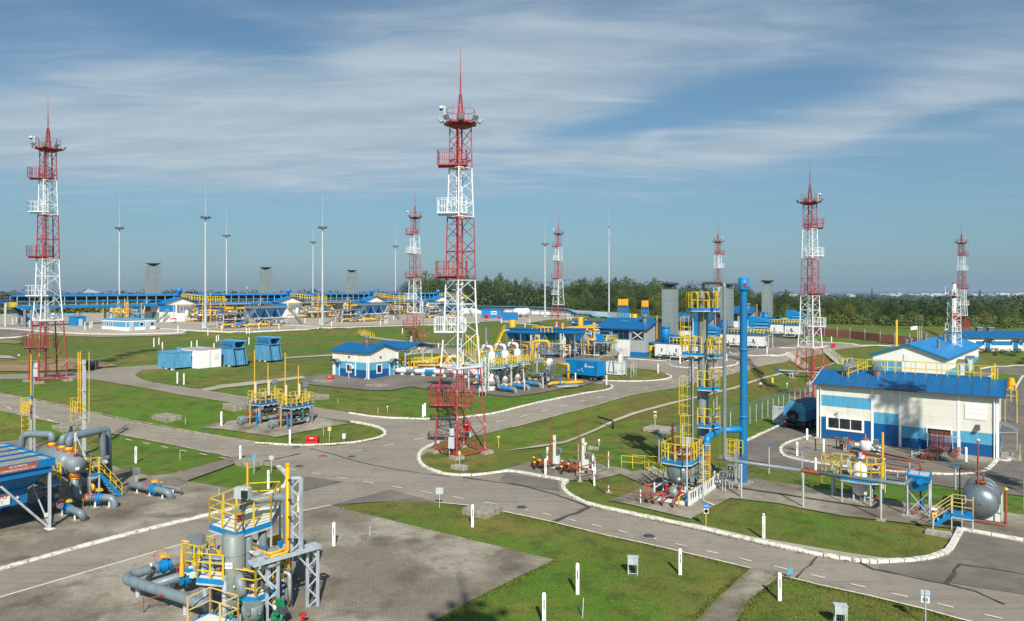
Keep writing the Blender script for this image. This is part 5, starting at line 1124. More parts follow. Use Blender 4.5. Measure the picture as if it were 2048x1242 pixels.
for f in (.105, .47, .885):
 p = E(low.lerp(end, f)); mb = MB('light_grey'); mb.tube((p.x, p.y, -2.6+2.6), (p.x, p.y, p.z-.13), .07); mb.box((p.x, p.y, p.z-.16), (.3, .16, .05)); mb.use('concrete').box((p.x, p.y, .04), (.55, .5, .1), SITE); obj('support_post', mb, T)
# blue stack
o5 = W(1487, 968, 0); T = thing('blue_stack', 'tall plain blue steel stack with a wider cap', 'stack', o5, SITE)
mb = MB('blue'); mb.lathe([(.30, 0), (.28, .3), (.27, 15.0), (.27, 15.95)], n=24); mb.use('valve_blue').lathe([(.39, 15.0), (.40, 15.02), (.40, 15.95), (.33, 15.95), (.33, 15.4)], n=24); mb.use('rust_red').box((.2, -.36, 15.4), (.25, .06, .35))
for z in (5.2, 10.4): mb.use('valve_blue').lathe([(.27, z-.06), (.36, z-.05), (.36, z+.05), (.27, z+.06)], n=20)
obj('shaft', mb, T); mb = MB('concrete'); mb.box((0, 0, .05), (1.2, 1.2, .25)); mb.box((-.9, -.3, .05), (1.0, .7, .2)); obj('base', mb, T)
mb = MB('black')
for q in ((1432, 792, .5), (1572, 836, -.4), (1500, 812, 0)): mb.bar((0, 0, 10.45), W2S(o5, W(*q)), .022)
obj('guy_wire', mb, T)
mb = MB('valve_blue'); c = W2S(o5, Vector((W(1414, 888, 3.6)))); c.z = 0; mb.pipe([(c.x, c.y, 2.9), (c.x, c.y, 4.1), (-1.6, -.8, 4.1), (0, 0, 4.25)], .245, 16, R=.4); obj('flue_duct', mb, T)
mb = MB('yellow'); mb.cage(-.62, -.1, 2.0, 3.35, .36, (-1, -.2), 7, .45); mb.rail([(-.55, -.45, 2.35), (.1, -.5, 2.35)], 1.1, .3, .03, 1); ld = obj('ladder_cage', mb, T); mb = MB('light_grey'); mb.ladder((-.55, -.1, 0), (-.55, -.1, 3.4), .4, (0, 1, 0)); obj('ladder', mb, T)
# process skid with two horizontal drums
o6 = W(1309, 1001, 0); T = thing('process_skid', 'pipe filled skid with two grey horizontal drums at the column foot', 'skid', o6, SITE)
wS, lS = 2.55, 6.6
mb = MB('white');
for y in (0, lS): mb.bb(0, wS, y-.07, y+.07, 0, .3)
for x in (0, wS): mb.bb(x-.07, x+.07, .072, lS-.072, 0, .3)
mb.use('light_grey').bb(.08, wS-.08, .1, lS-.1, .1, .16)
for y in (0, 1.6, 3.3, 5.0, lS):
 for x in (0, wS): mb.use('white').bar((x, y, .3), (x, y, .95 if x else 1.3), .09)
for x in (0, wS): mb.bar((x, 0, .93), (x, lS, .93), .08)
for k in range(16): mb.bar((wS, .2+k*.42, .3), (wS, .2+k*.42, .93), .05)
obj('frame', mb, T)
c1 = W2S(o6, W(1352, 947, 2.0)); mb = MB('insul'); R = .77; yc = c1.y
mb.lathe([(0, yc-.16), (R*.5, yc-.10), (R*.85, yc+.02), (R, yc+.16), (R, yc+.5)], (c1.x, 0, c1.z), 'y', 32); mb.use('rust_red').lathe([(R+.01, yc+.72), (R+.03, yc+.74), (R+.03, yc+.88), (R+.01, yc+.9)], (c1.x, 0, c1.z), 'y', 32)
mb.use('vessel_grey').lathe([(R, yc+.5), (R, yc+4.6), (R*.85, yc+4.85), (0, yc+5.0)], (c1.x, 0, c1.z), 'y', 32); mb.use('white').box((c1.x+.30, yc-.10, c1.z-.32), (.24, .02, .2)); obj('large_drum', mb, T)
mb = MB('rust_red'); mb.lathe([(R+.02, yc+4.1), (R+.05, yc+4.12), (R+.05, yc+4.9), (R*.9, yc+5.02)], (c1.x, 0, c1.z), 'y', 32); obj('rusty_end_cover', mb, T)
c2 = W2S(o6, W(1344.5, 984.6, .82)); r2 = .38; y2 = c2.y; mb = MB('grey'); mb.lathe([(0, y2-.06), (r2*.9, y2), (r2, y2+.06), (r2, y2+2.6), (0, y2+2.7)], (c2.x, 0, c2.z), 'y', 24); mb.use('yellow').add([(c2.x-.07, y2-.065, c2.z+.02), (c2.x+.07, y2-.065, c2.z+.02), (c2.x, y2-.065, c2.z+.15)], [(0, 1, 2)]); mb.use('white').box((c2.x+.2, y2-.03, c2.z+.1), (.12, .02, .16)); obj('small_drum', mb, T)
for s in (-1, 1): mb = MB('red'); mb.tube((c2.x+s*.5, y2+.15, .7), (c2.x+s*.5, y2+.15, 1.2), .08, n=12); mb.tube((c2.x+s*.5, y2+.15, 1.2), (c2.x+s*.5, y2+.15, 1.27), .18, n=14); mb.use('brick_red').tube((c2.x+s*.5, y2+.15, 1.28), (c2.x+s*.5, y2+.15, 1.33), .15, n=12); obj('red_valve', mb, T)
mb = MB('vessel_grey'); mb.box((c1.x, yc+1.2, .8), (.9, .2, 1.0)); mb.box((c1.x, yc+3.8, .8), (.9, .2, 1.0)); obj('saddle', mb, T)
mb = MB('rust_red'); clutter(mb, .2, wS-.1, .6, lS-.2, .3, 1.25, 55, ('rust_red', 'yellow_pipe', 'pipe_grey', 'green', 'valve_blue', 'white', 'dark_grey', 'brick_red'), 4); clutter(mb, wS-.9, wS-.05, 1.0, lS-.1, .5, 1.9, 40, ('yellow_pipe', 'rust_red', 'pipe_grey', 'white', 'green', 'vessel_grey', 'dark_grey'), 5, (.025, .06)); obj('pipework', mb, T)
mb = MB('rust_red')
for x0, dx in ((.15, -.9), (.55, -.6), (1.1, -.35), (1.75, .1)): mb.pipe([(x0+.5, .9, .62), (x0+.2, .1, .62), (x0+dx*.3, -1.0, .62), (x0+dx*.3, -1.05, .15)], .07, 8); mb.use('black').tube((x0+dx*.3, -1.05, -.1), (x0+dx*.3, -1.05, .28), .075); mb.use('brick_red')
for x in (-.45, -.62, -.8): mb.pipe([(.2, .5, 1.15), (x, .1, 1.0), (x, -.2, .4), (x, -.25, -.1)], .04, 6)
mb.use('yellow_pipe').pipe([(2.4, 1.4, .95), (2.1, -.4, .8), (2.1, -.75, .8), (2.1, -.75, 0)], .045, 7); obj('front_pipes', mb, T)
pz = c1.z+R+.12; a = W2S(o6, W(1337, 918, pz)); P = [(c1.x-1.05, yc-.1), (c1.x+.55, yc-.25), (c1.x+1.0, yc+.3), (c1.x+1.0, yc+2.5), (c1.x-1.05, yc+2.5)]
mb = MB('galv'); mb.platform(P, pz, th=.22); p = obj('platform', mb, T); mb = MB('yellow'); mb.rail([(x, y, pz) for x, y in P], 1.2, .62, .032, 1, True, .05); obj('railing', mb, p)
mb = MB('brown'); mb.tube((c1.x-.45, yc+.5, pz), (c1.x-.45, yc+.5, pz+2.6), .085, n=12); mb.use('brick_red').pipe([(c1.x-.45, yc+.5, pz+.25), (c1.x+.2, yc+.9, pz+.25)], .09); mb.use('light_grey').tube((c1.x+.05, yc+1.1, pz), (c1.x+.05, yc+1.1, pz+2.4), .055); clutter(mb, c1.x-.6, c1.x+.7, yc+.4, yc+2.2, pz+.05, pz+.75, 16, ('brick_red', 'valve_blue', 'white', 'rust_red', 'light_grey'), 9); obj('relief_pipes', mb, T)
mb = MB('light_grey'); x = c1.x+.55; mb.box((x, yc+1.0, pz+1.35), (.35, .25, .45)); mb.bar((x, yc+1.1, pz), (x, yc+1.1, pz+1.2), .05); obj('floodlight', mb, T)
mb = MB('yellow'); mb.cage(wS+.05, 2.2, 1.3, 4.0, .36, (1, -.3), 7, .62); mb.tube((wS+.5, 4.9, .9), (wS+.5, 4.9, 5.0), .03); obj('ladder_cage', mb, T); mb = MB('light_grey'); mb.ladder((wS+.1, 2.2, .2), (wS+.1, 2.2, pz+1), .4, (.3, 1, 0)); mb.tube((wS-.05, -.25, 1.2), (wS-.05, -.25, 4.6), .055); mb.use('valve_blue').tube((wS-.05, -.25, .45), (wS-.05, -.25, 1.2), .05); mb.use('black').tube((wS-.05, -.25, -.1), (wS-.05, -.25, .45), .055); mb.use('light_grey').pipe([(wS+.6, 1.2, 3.9), (wS+.6, 1.2, .25), (wS+1.5, .8, .2)], .04, 7); obj('ladder', mb, T)
# steps with yellow rails down the small bank
a, b = G(1300, 938), G(1340, 962); T = thing('bank_steps', 'short steps with pale yellow rails behind the big drum', 'steps', a, 0); mb = MB('yellow'); d = b-a; q = Vector((-d.y, d.x, 0)).normalized()*.55
a0 = G(1254, 934)-a
for s in (-1, 1): mb.rail([a0+q*s*.9, Vector((0, 0, 0))+q*s, d+q*s], 1.0, 1.0, .025, 1)
obj('railing', mb, T); mb = MB('concrete')
for i in range(6): p = d*(i/6); mb.box(p+Vector((0, 0, .05)), (.35, 1.1, .2), atan2(d.y, d.x))
obj('treads', mb, T)
# ---------------- white vessel with yellow platform, fan box, tank, red pipes
o = W(1719, 1003, 0); T = thing('white_vessel', 'white pressure vessel inside a yellow railed platform under the long pipe', 'vessel', o, SITE)
mb = MB('white'); mb.lathe([(0, .42), (.2, .46), (.42, .7), (.48, .9), (.48, 2.35), (.4, 2.6), (.2, 2.75), (.12, 2.78), (.12, 3.0)], n=28); obj('shell', mb, T)
mb = MB('light_grey')
for i in range(3): a = radians(90+120*i); mb.tube((.4*cos(a), .4*sin(a), 0), (.42*cos(a), .42*sin(a), 1.1), .06)
mb.use('concrete').box((0, 0, .03), (1.4, 1.2, .22)); obj('legs', mb, T)
P = [(-1.0, -1.2), (.9, -1.2), (1.45, -.6), (1.45, 1.0), (-1.9, 1.0), (-1.9, .2)]
mb = MB('galv'); mb.platform(P, 1.85, th=.2); p = obj('platform', mb, T); mb = MB('yellow'); mb.rail([(x, y, 1.85) for x, y in P], 1.15, .6, .032, 1, True, .05); obj('railing', mb, p)
for x, y in P: mb = MB('light_grey'); mb.tube((x*.95, y*.95, 0), (x*.95, y*.95, 1.8), .055); obj('platform_leg', mb, T)
mb = MB('yellow'); mb.cage(-1.95, .5, .9, 2.9, .34, (-1, -.3), 6, .5); mb.use('light_grey').ladder((-1.9, .6, 0), (-1.9, .6, 2.4), .4, (0, 1, 0)); obj('ladder', mb, T)
mb = MB('brick_red'); clutter(mb, -.3, .35, -.3, .3, 2.85, 3.5, 12, ('red', 'white', 'brick_red', 'valve_blue', 'light_grey'), 3, (.03, .07)); clutter(mb, .4, 1.3, -.6, .7, .3, 1.5, 12, ('white', 'valve_blue', 'brick_red', 'light_grey'), 8, (.03, .06)); clutter(mb, .3, 1.2, .0, .9, 1.9, 2.7, 14, ('white', 'red', 'light_grey', 'valve_blue'), 12, (.02, .05)); mb.use('light_grey').box((-.6, .4, 2.55), (.5, .35, .6)); mb.box((-.5, -.2, 2.1), (.4, .2, .3)); mb.use('black').box((-.8, 0, 1.89), (1.0, .6, .04)); obj('fittings', mb, T)
mb = MB('orange_yellow'); mb.tube((1.35, .9, 1.0), (1.35, .9, 4.9), .08, n=10); mb.use('yellow').bar((1.45, -.1, 1.2), (1.45, -.1, 2.6), .1); obj('vent_riser', mb, T)
# blue fan box on legs
o = W(1838, 1032, 0); T = thing('fan_box', 'blue fan box on braced grey legs at the end of the long pipe', 'fan box', o, SITE)
mb = MB('blue'); mb.bb(-.65, .65, -.6, .75, 2.35, 2.8); mb.add([(-.6, -.55, 2.35), (.6, -.55, 2.35), (.6, .7, 2.35), (-.6, .7, 2.35), (-.4, -.4, 1.75), (.35, -.4, 1.75), (.35, .4, 1.75), (-.4, .4, 1.75)], [(0, 4, 5, 1), (1, 5, 6, 2), (2, 6, 7, 3), (3, 7, 4, 0), (4, 7, 6, 5)])
mb.use('valve_blue').bb(-.7, .7, -.65, -.6, 2.72, 2.84); mb.bb(-.7, .7, .75, .8, 2.72, 2.84); mb.bb(-.7, -.65, -.6, .75, 2.72, 2.84); mb.bb(.65, .7, -.6, .75, 2.72, 2.84); mb.lathe([(.2, -.78), (.2, -.6)], (.1, 0, 2.45), 'y', 16); obj('box', mb, T)
mb = MB('light_grey'); mb.bb(-.58, -.03, -.54, .7, 2.8, 2.82); mb.bb(.03, .58, -.54, .7, 2.8, 2.82); obj('grille', mb, T)
for x in (-.62, .62):
 for y in (-.57, .72): mb = MB('light_grey'); mb.tube((x, y, 0), (x, y, 2.35), .05); obj('leg', mb, T)
mb = MB('light_grey'); mb.bar((-.62, -.57, .3), (.62, -.57, 1.8), .04); mb.bar((.62, -.57, .3), (-.62, -.57, 1.8), .04); mb.bar((.62, -.57, .3), (.62, .72, 1.8), .04); mb.bar((.62, .72, .3), (.62, -.57, 1.8), .04); obj('brace', mb, T)
mb = MB('rust_red'); mb.pipe([(.1, 0, 1.8), (.1, 0, .5), (-.3, -.3, .3), (-.3, -.3, 0)], .06); mb.pipe([(-.65, -.3, 2.2), (-.7, -.3, .4), (.5, -.9, .15)], .035); mb.use('valve_blue').tube((.2, -.2, .5), (.2, -.2, 1.3), .09); mb.use('concrete').box((0, 0, .05), (1.9, 1.8, .15)); obj('drain_pipes', mb, T)
# horizontal grey tank
o = W(1961, 1043, 0); T = thing('storage_tank', 'big grey horizontal tank on white saddles at the right edge', 'tank', o, SITE)
R = 1.02; mb = MB('insul'); mb.lathe([(0, -.42), (R*.35, -.38), (R*.68, -.27), (R*.9, -.1), (R, .12), (R, 3.3), (R*.9, 3.5), (R*.5, 3.75), (0, 3.85)], (0, 0, 1.22), 'y', 40)
for k in range(24): a = 2*pi*k/24; mb.use('galv').bar((R*.3*cos(a), -.405, 1.22+R*.3*sin(a)), (R*.92*cos(a), -.1, 1.22+R*.92*sin(a)), .012)
mb.use('rust_red').lathe([(0, -.44), (.07, -.43), (.08, -.4)], (0, 0, 1.22), 'y', 12)
for y in (.8, 1.9, 3.0): mb.use('galv').lathe([(R, y-.03), (R+.015, y-.02), (R+.015, y+.02), (R, y+.03)], (0, 0, 1.22), 'y', 40)
obj('shell', mb, T)
for y in (.5, 2.8): mb = MB('white'); mb.bb(-.95, 1.1, y-.2, y+.2, -.05, .55); obj('saddle', mb, T)
mb = MB('rust_red'); mb.lathe([(.26, 2.2), (.26, 2.36), (.32, 2.36), (.32, 2.44), (0, 2.45)], (0, .9, 0), n=20); mb.tube((-.15, .5, 2.0), (-.15, .5, 5.1), .05); mb.pipe([(.15, .9, 2.4), (.15, .9, 2.9), (-1.2, 1.6, 2.95), (-1.2, 1.6, .1)], .045, 8); mb.use('light_grey').lathe([(.1, 5.1), (.13, 5.15), (.1, 5.25), (0, 5.26)], (-.15, .5, 0), n=10)
mb.use('brick_red').tube((1.35, .1, 0), (1.35, .1, 2.2), .07); mb.use('yellow').lathe([(.09, 2.2), (.13, 2.28), (.09, 2.38), (0, 2.4)], (1.35, .1, 0), n=10); mb.use('pale_yellow').tube((1.1, -.1, .3), (1.1, -.1, 1.9), .035); mb.use('brick_red').pipe([(1.35, .1, .15), (1.35, -.5, .15), (-.7, -.75, .15)], .05); mb.use('light_grey').tube((1.15, .5, 0), (1.15, .5, 1.9), .05); obj('pipes', mb, T)
# access steps to the tank
o = W(1908, 1056, 0); T = thing('access_platform', 'small blue platform with cream rails and steps before the grey tank', 'platform', o, SITE)
mb = MB('pale_yellow'); mb.platform([(-.1, -.4), (1.0, -.4), (1.0, .5), (-.1, .5)], 1.0, 'valve_blue', 'valve_blue'); dk = obj('deck', mb, T)
for x in (-.1, .45, 1.0):
 for y in (-.4, .5): mb = MB('light_grey'); mb.bar((x, y, 0), (x, y, .85), .06); obj('leg', mb, T)
mb = MB('pale_yellow'); mb.rail([(-.1, -.4, 1.0), (1.0, -.4, 1.0), (1.0, .5, 1.0)], 1.0, .55, .025, 1); mb.rail([(-.1, .5, 1.0), (.6, .5, 1.0)], 1.0, .55, .025, 1); obj('railing', mb, T)
mb = MB('light_grey'); mb.stair((-1.1, -.05, .05), (-.12, .05, .95), .75, 'light_grey', 'valve_blue', 'pale_yellow'); obj('steps', mb, T)
# small white vessel with red top
o = W(1731, 906, 0); T = thing('small_white_vessel', 'small white tank with red flange among red pipes by the big wall', 'vessel', o, SITE)
mb = MB('white'); mb.lathe([(0, .15), (.3, .2), (.5, .4), (.52, .7), (.5, 1.0), (.3, 1.18), (.2, 1.2)], n=26); mb.tube((-.5, -.1, .7), (-.85, -.2, .7), .16, n=14); mb.tube((.3, .2, .5), (.9, .3, .5), .1); obj('shell', mb, T)
mb = MB('brick_red'); mb.lathe([(.24, 1.18), (.3, 1.22), (.3, 1.32), (.2, 1.34), (.1, 1.36), (.1, 1.5)], n=18); mb.use('light_grey').tube((0, 0, 1.5), (0, 0, 1.75), .03); obj('flange', mb, T)
mb = MB('red'); clutter(mb, -2.8, -.8, -.4, .5, .1, 1.1, 14, ('brick_red', 'light_grey', 'rust_red', 'valve_blue', 'brown'), 4, (.03, .07)); mb.use('red').box((-1.45, -.2, 1.0), (.14, .1, .6)); mb.use('valve_blue').box((-1.3, -.2, .5), (.25, .25, .3)); clutter(mb, .6, 1.6, -.4, .5, .1, .8, 10, ('white', 'green', 'brick_red', 'light_grey'), 6, (.03, .08)); mb.use('rust_red').pipe([(-2.4, -.3, .05), (-1.6, -.3, 1.0), (-.9, 0, 1.0)], .05); mb.pipe([(-2.0, -.5, .05), (-1.2, -.4, .9)], .04); obj('pipework', mb, T)
mb = MB('rust_red'); a, b = W2S(o, W(1700, 903, .75)), W2S(o, W(1842, 926, .75)); mb.pipe([a, b, b+Vector((.0, -.1, -.7))], .1, 10); c = W2S(o, W(1745, 902, .6)); mb.use('brown').pipe([c, b+Vector((.2, .3, .0))], .07, 10)
for f in (.15, .5, .85): p = a.lerp(b, f); mb.use('light_grey').bar((p.x, p.y, 0), (p.x, p.y, .7), .07)
obj('header_pipe', mb, T)
# orange pipe lying between yellow platform and fan box
o = W(1772, 937, .6); o.z = 0; T = thing('orange_pipe', 'orange pipe lying along the loop kerb to the fan box', 'pipe', o, 0); r = rel(o); mb = MB('brick_red'); mb.pipe([r(1768, 936, .7), r(1818, 940, .7), r(1836, 936, .9)], .085, 10); obj('pipe_run', mb, T); mb = MB('light_grey'); p = r(1795, 938, .7); mb.bar((p.x, p.y, 0), (p.x, p.y, .65), .06); obj('support_post', mb, T)
# bundle of thin red pipes coming out of the wall
o = W(1880, 908.5, 0); T = thing('pipe_bundle', 'bundle of many thin red brown pipes coming out of the big wall', 'pipe bundle', o, rz3); mb = MB('rust_red')
for i in range(14):
 x = -.78+i*.12; zz_ = 1.95-.02*(i % 3); mb.use('rust_red' if i % 3 else 'brown').pipe([(x, .55, zz_+.1), (x, -.3, zz_+.1), (x, -.35, .75), (x-.35-.03*i, -3.6+.02*i, .62), (x-.4-.03*i, -3.75, .1)], .036, 6, R=.08, seg=3)
obj('pipes', mb, T); mb = MB('light_grey')
for x in (-.95, 1.0):
 mb.bar((x, -.3, 0), (x, -.3, 2.1), .07); mb.bar((x-.5, -1.6, 0), (x-.5, -1.6, .75), .07); mb.bar((x-.9, -3.5, 0), (x-.9, -3.5, .75), .07)
mb.bar((-.95, -.3, 1.75), (1.6, -.3, 1.75), .06); mb.bar((-1.5, -1.6, .55), (.5, -1.6, .55), .06); mb.bar((-1.9, -3.5, .5), (.1, -3.5, .5), .06); mb.bar((-1.9, -3.5, .4), (-.95, -.3, .4), .05); mb.bar((1.6, -.3, 0), (1.6, -.3, 1.8), .06)
for k in range(14): mb.use('white').box((-1.75+k*.13, -3.56, .66), (.06, .03, .06))
obj('rack', mb, T); mb = MB('brown')
for k in range(7): mb.use('brown' if k % 2 else 'rust_red').pipe([(1.2+.1*k, .2, .8), (1.1+.08*k, -.5, .75-.04*k), (.8+.09*k, -1.2-.05*k, .1)], .035, 6, seg=3)
obj('side_pipes', mb, T); mb = MB('deep_blue'); mb.rail([(-2.2, .2, .0), (-1.0, .2, .0)], 1.0, .16, .03, 1); mb.pline([(-2.2, .2, 1.0), (-1.6, .2, 1.7), (-1.0, .2, 1.9)], .02); obj('blue_rail', mb, T)
# round pit ring with lifted lid
o = W(1602, 908, 0); T = thing('inspection_pit', 'round rusty pit ring with its lifted disc lid inside the loop kerb', 'pit', o, 0); mb = MB('rust_red'); mb.lathe([(.62, .02), (.62, .12), (.78, .12), (.8, .02)], (-.3, 0, 0), n=26); mb.use('black').lathe([(0, .03), (.6, .03)], (-.3, 0, 0), n=26); obj('ring', mb, T)
mb = MB('khaki'); mb.add([(.62*cos(a), .75, .85+.62*sin(a)) for a in [pi+pi*k/14 for k in range(15)]]+[(.62*cos(a), .82, .85+.62*sin(a)) for a in [pi+pi*k/14 for k in range(15)]], [tuple(range(15)), tuple(range(15, 30))[::-1]]+[(i, i+1, 16+i, 15+i) for i in range(14)]+[(0, 15, 29, 14)]); mb.use('black').tube((0, .8, 0), (0, .8, .3), .03); obj('lid', mb, T)
o = W(1631, 905, 0); mb = MB('brown'); mb.tube((0, 0, 0), (0, 0, 1.3), .07); mb.use('light_grey').lathe([(.12, 1.3), (.1, 1.42), (0, 1.44)], n=10); ob = obj('vent_pipe', mb); ob.location = o; tag(ob, 'short brown vent pipe before the left corner of the big building', 'pipe')
# two small red valve groups and their thin pipe
def valve_group(px, py, label):
 o = W(px, py, 0); T = thing('valve_group', label, 'valve group', o, SITE, 'small red valve groups with vent risers')
 mb = MB('rust_red'); mb.tube((-.35, .55, 0), (-.35, .55, 4.3), .05); mb.box((-.35, .5, 4.3), (.2, .08, .1)); obj('vent_riser', mb, T)
 mb = MB('cream'); mb.bb(-.13, .05, .6, .78, 0, 2.85); mb.use('brick_red').box((-.15, .58, 2.4), (.4, .05, .06)); obj('post', mb, T)
 mb = MB('rust_red'); clutter(mb, -1.7, -.3, -.5, .4, .35, .75, 16, ('rust_red', 'brick_red', 'rust_red'), 5, (.04, .08)); mb.use('rust_red').pipe([(-1.7, -.3, .5), (-.2, -.2, .5), (-.2, .2, .9)], .07); obj('pipework', mb, T)
 mb = MB('yellow')
 for x, y in ((-1.6, -.1), (-.7, -.6)): mb.use('rust_red').tube((x, y, .5), (x, y, .85), .04); mb.use('yellow').lathe([(.04, .85), (.11, .9), (.11, .98), (0, 1.0)], (x, y, 0), n=10)
 obj('yellow_caps', mb, T)
 for x in (-1.4, -.8, -.2): mb = MB('black'); mb.bar((x, -.3, 0), (x, -.3, .45), .06); obj('leg', mb, T)
 mb = MB('light_grey').bar((.1, -.1, .3), (1.0, .3, .6), .06); mb.use('white').box((.35, .35, .9), (.5, .3, .6)); mb.use('black').bar((.5, .3, 0), (.5, .3, .8), .07); obj('stand', mb, T); return T
valve_group(1101, 942, 'left one of the two small red valve groups with risers'); valve_group(1159, 950, 'right one of the two small red valve groups with risers')
for px in (1069, 1123): o = W(px, 942 if px < 1100 else 951, 0); mb = MB('black'); mb.tube((0, 0, 0), (0, 0, .4), .06); mb.use('brick_red').tube((0, 0, .4), (0, 0, .65), .055); mb.use('yellow').lathe([(.06, .65), (.11, .7), (.11, .78), (0, .8)], n=10); ob = obj('vent_stub', mb); ob.location = o; tag(ob, 'short yellow capped stub left of the %s red valve group' % ('left' if px < 1100 else 'right'), 'vent')
o = G(1217, 936); T = thing('thin_pipe', 'thin orange pipe on white posts from valve groups to skid', 'pipe', o, 0); r = rel(o); mb = MB('brick_red'); mb.pline([r(1125, 903, 1.6), r(1155, 906, 1.6), r(1226, 915, 1.5), r(1158, 935, 1.45), r(1185, 943, .9), r(1213, 976, .55), r(1286, 987, .9), r(1310, 988, 1.0)], .045, 8); obj('pipe_run', mb, T)
for px, py, zt in ((1217, 938, 1.45), (1160, 963, 1.5), (1217, 985, .5), (1281, 1008, 1.0), (1157, 922, 1.5), (1190, 945, 1.2)): p = W(px, py, 0)-o; p.z += o.z*0; mb = MB('white'); mb.tube((p.x, p.y, -o.z), (p.x, p.y, -o.z+zt), .05); mb.use('concrete').box((p.x, p.y, .03-o.z), (.4, .35, .08)); obj('support_post', mb, T)
# ---------------- near filter vessel group at the lower left
o = W(468, 1234, 0); T = thing('filter_separator', 'big grey vessel group with yellow railed decks in the lower left foreground', 'separator', o, SITE); r = lambda px, py, z: W2S(o, W(px, py, z))
mb = MB('vessel_grey'); c = r(467, 1150, 2.0); vx, vy = c.x, c.y; VR = .5
mb.lathe([(0, .12), (.25, .16), (.42, .32), (.5, .6), (.5, 3.85), (.35, 3.95)], (vx, vy, 0), n=36)
for z in (.62, 2.05, 3.0): mb.use('vessel_grey').lathe([(.5, z-.02), (.512, z-.015), (.512, z+.015), (.5, z+.02)], (vx, vy, 0), n=36)
v = obj('main_vessel', mb, T); an = radians(-56); pc = Vector((vx+.515*cos(an), vy+.515*sin(an), 2.62)); mb = MB('white'); mb.box(pc, (.36, .03, .28), an+pi/2); nm = obj('name_plate', mb, v); text_part('lettering', 'С-В-1', 'dark_grey', nm, pc+Vector((cos(an), sin(an), 0))*.022, (pi/2, 0, an+pi/2), .14)
mb = MB('grey'); mb.bb(vx-.15, vx+.15, vy-.1, vy+.1, -.1, .3)
for s in (-1, 1): mb.bar((vx+s*.4, vy, 0), (vx+s*.45, vy, .9), .09); mb.bar((vx, vy+s*.4, 0), (vx, vy+s*.45, .9), .09)
obj('legs', mb, T)
# right hand lower vessel and small cylinders
c = r(505, 1215, 1.0); mb = MB('vessel_grey'); mb.lathe([(.46, .55), (.46, 1.1), (.4, 1.15)], (c.x, c.y, 0), n=28); mb.use('white').box((c.x, c.y-.3, .1), (.5, .5, .9)); obj('lower_vessel', mb, T)
for px, y0, y1, rr_, z0, z1 in ((497, 1072, 1160, .185, 1.6, 3.65), (525, 1062, 1120, .2, 2.2, 3.6)):
 c = r(px, (y0+y1)/2, (z0+z1)/2); mb = MB('grey'); mb.lathe([(0, z0), (rr_*.7, z0+.04), (rr_, z0+.16), (rr_, z1-.12), (rr_*.9, z1-.03), (0, z1)], (c.x, c.y, 0), n=22); mb.use('white').box((c.x-.06, c.y-rr_-.0, z0+(z1-z0)*.62), (.1, .03, .14)); obj('side_vessel', mb, T)
c = r(492, 1190, 1.9); mb = MB('grey'); mb.pipe([(vx+.3, vy, 2.2), (vx+.75, vy-.1, 1.7), (vx+.75, vy-.1, 1.3)], .24, 16); mb.use('white').tube((vx+.62, vy-.36, 1.75), (vx+.62, vy-.40, 1.75), .05); obj('elbow', mb, T)
a, b = r(503, 1126, 2.75), r(553, 1100, 2.95); mb = MB('grey'); mb.tube(a, b, .23, n=22); mb.use('yellow_pipe').tube(b, b+(b-a).normalized()*.1, .2, n=12); mb.use('white').tube(a-(b-a).normalized()*.01, a, .04); obj('cross_vessel', mb, T)
# upper deck
P = [tuple(r(*q, 4.0)[:2]) for q in ((419, 1050), (471, 1067), (542, 1044), (560, 1012), (498, 1016))]
mb = MB('white'); mb.platform(P, 4.0, 'cream', 'valve_blue', 'light_grey', .22); p = obj('upper_deck', mb, T); mb = MB('yellow'); mb.rail([(x, y, 4.0) for x, y in P], 1.25, 1.0, .028, 2, True, .042); obj('railing', mb, p)
for x, y in (P[2], P[3]): mb = MB('light_grey'); mb.bar((x, y, 0), (x, y, 3.9), .07); obj('deck_leg', mb, T)
mb = MB('red'); a = r(478, 1040, 4.2); mb.pipe([a, a+Vector((0, 0, .05))], .12); flange(mb, a+Vector((0, 0, .15)), .13, (.3, 1, 0), 'red', 'red'); handwheel(mb, a+Vector((.3, -.1, .25)), .18, (0, 0, 1)); mb.use('green').box(a+Vector((.1, .1, .35)), (.3, .2, .1)); obj('top_valve', mb, T)
mb = MB('pipe_grey'); b1 = r(489, 1004, 4.95); b2 = r(575, 992, 4.95); mb.pipe([a, Vector((b1.x, b1.y, 4.95)) + Vector((-.15, 0, 0)), b2, Vector((b2.x, b2.y, 3.0)), Vector((b2.x, b2.y, 0))], .2, 16, R=.5); obj('top_pipe', mb, T)
mb = MB('orange_yellow'); a = r(495, 1005, 5.0); mb.tube((a.x, a.y, 5.0), (a.x, a.y, 6.85), .05, n=10); obj('thin_riser', mb, T)
mb = MB('light_grey'); a = r(486, 992, 5.6); mb.box((a.x, a.y, 5.75), (.75, .3, .5), .35); mb.use('glass').box((a.x+.25, a.y-.06, 5.74), (.3, .2, .34), .35); mb.use('dark_grey').tube((a.x, a.y, 4.0), (a.x, a.y, 5.5), .04); mb.pipe([(a.x-.1, a.y, 5.5), (a.x-.15, a.y, 4.8), (a.x+.1, a.y, 4.0)], .02, 6); obj('floodlight', mb, T)
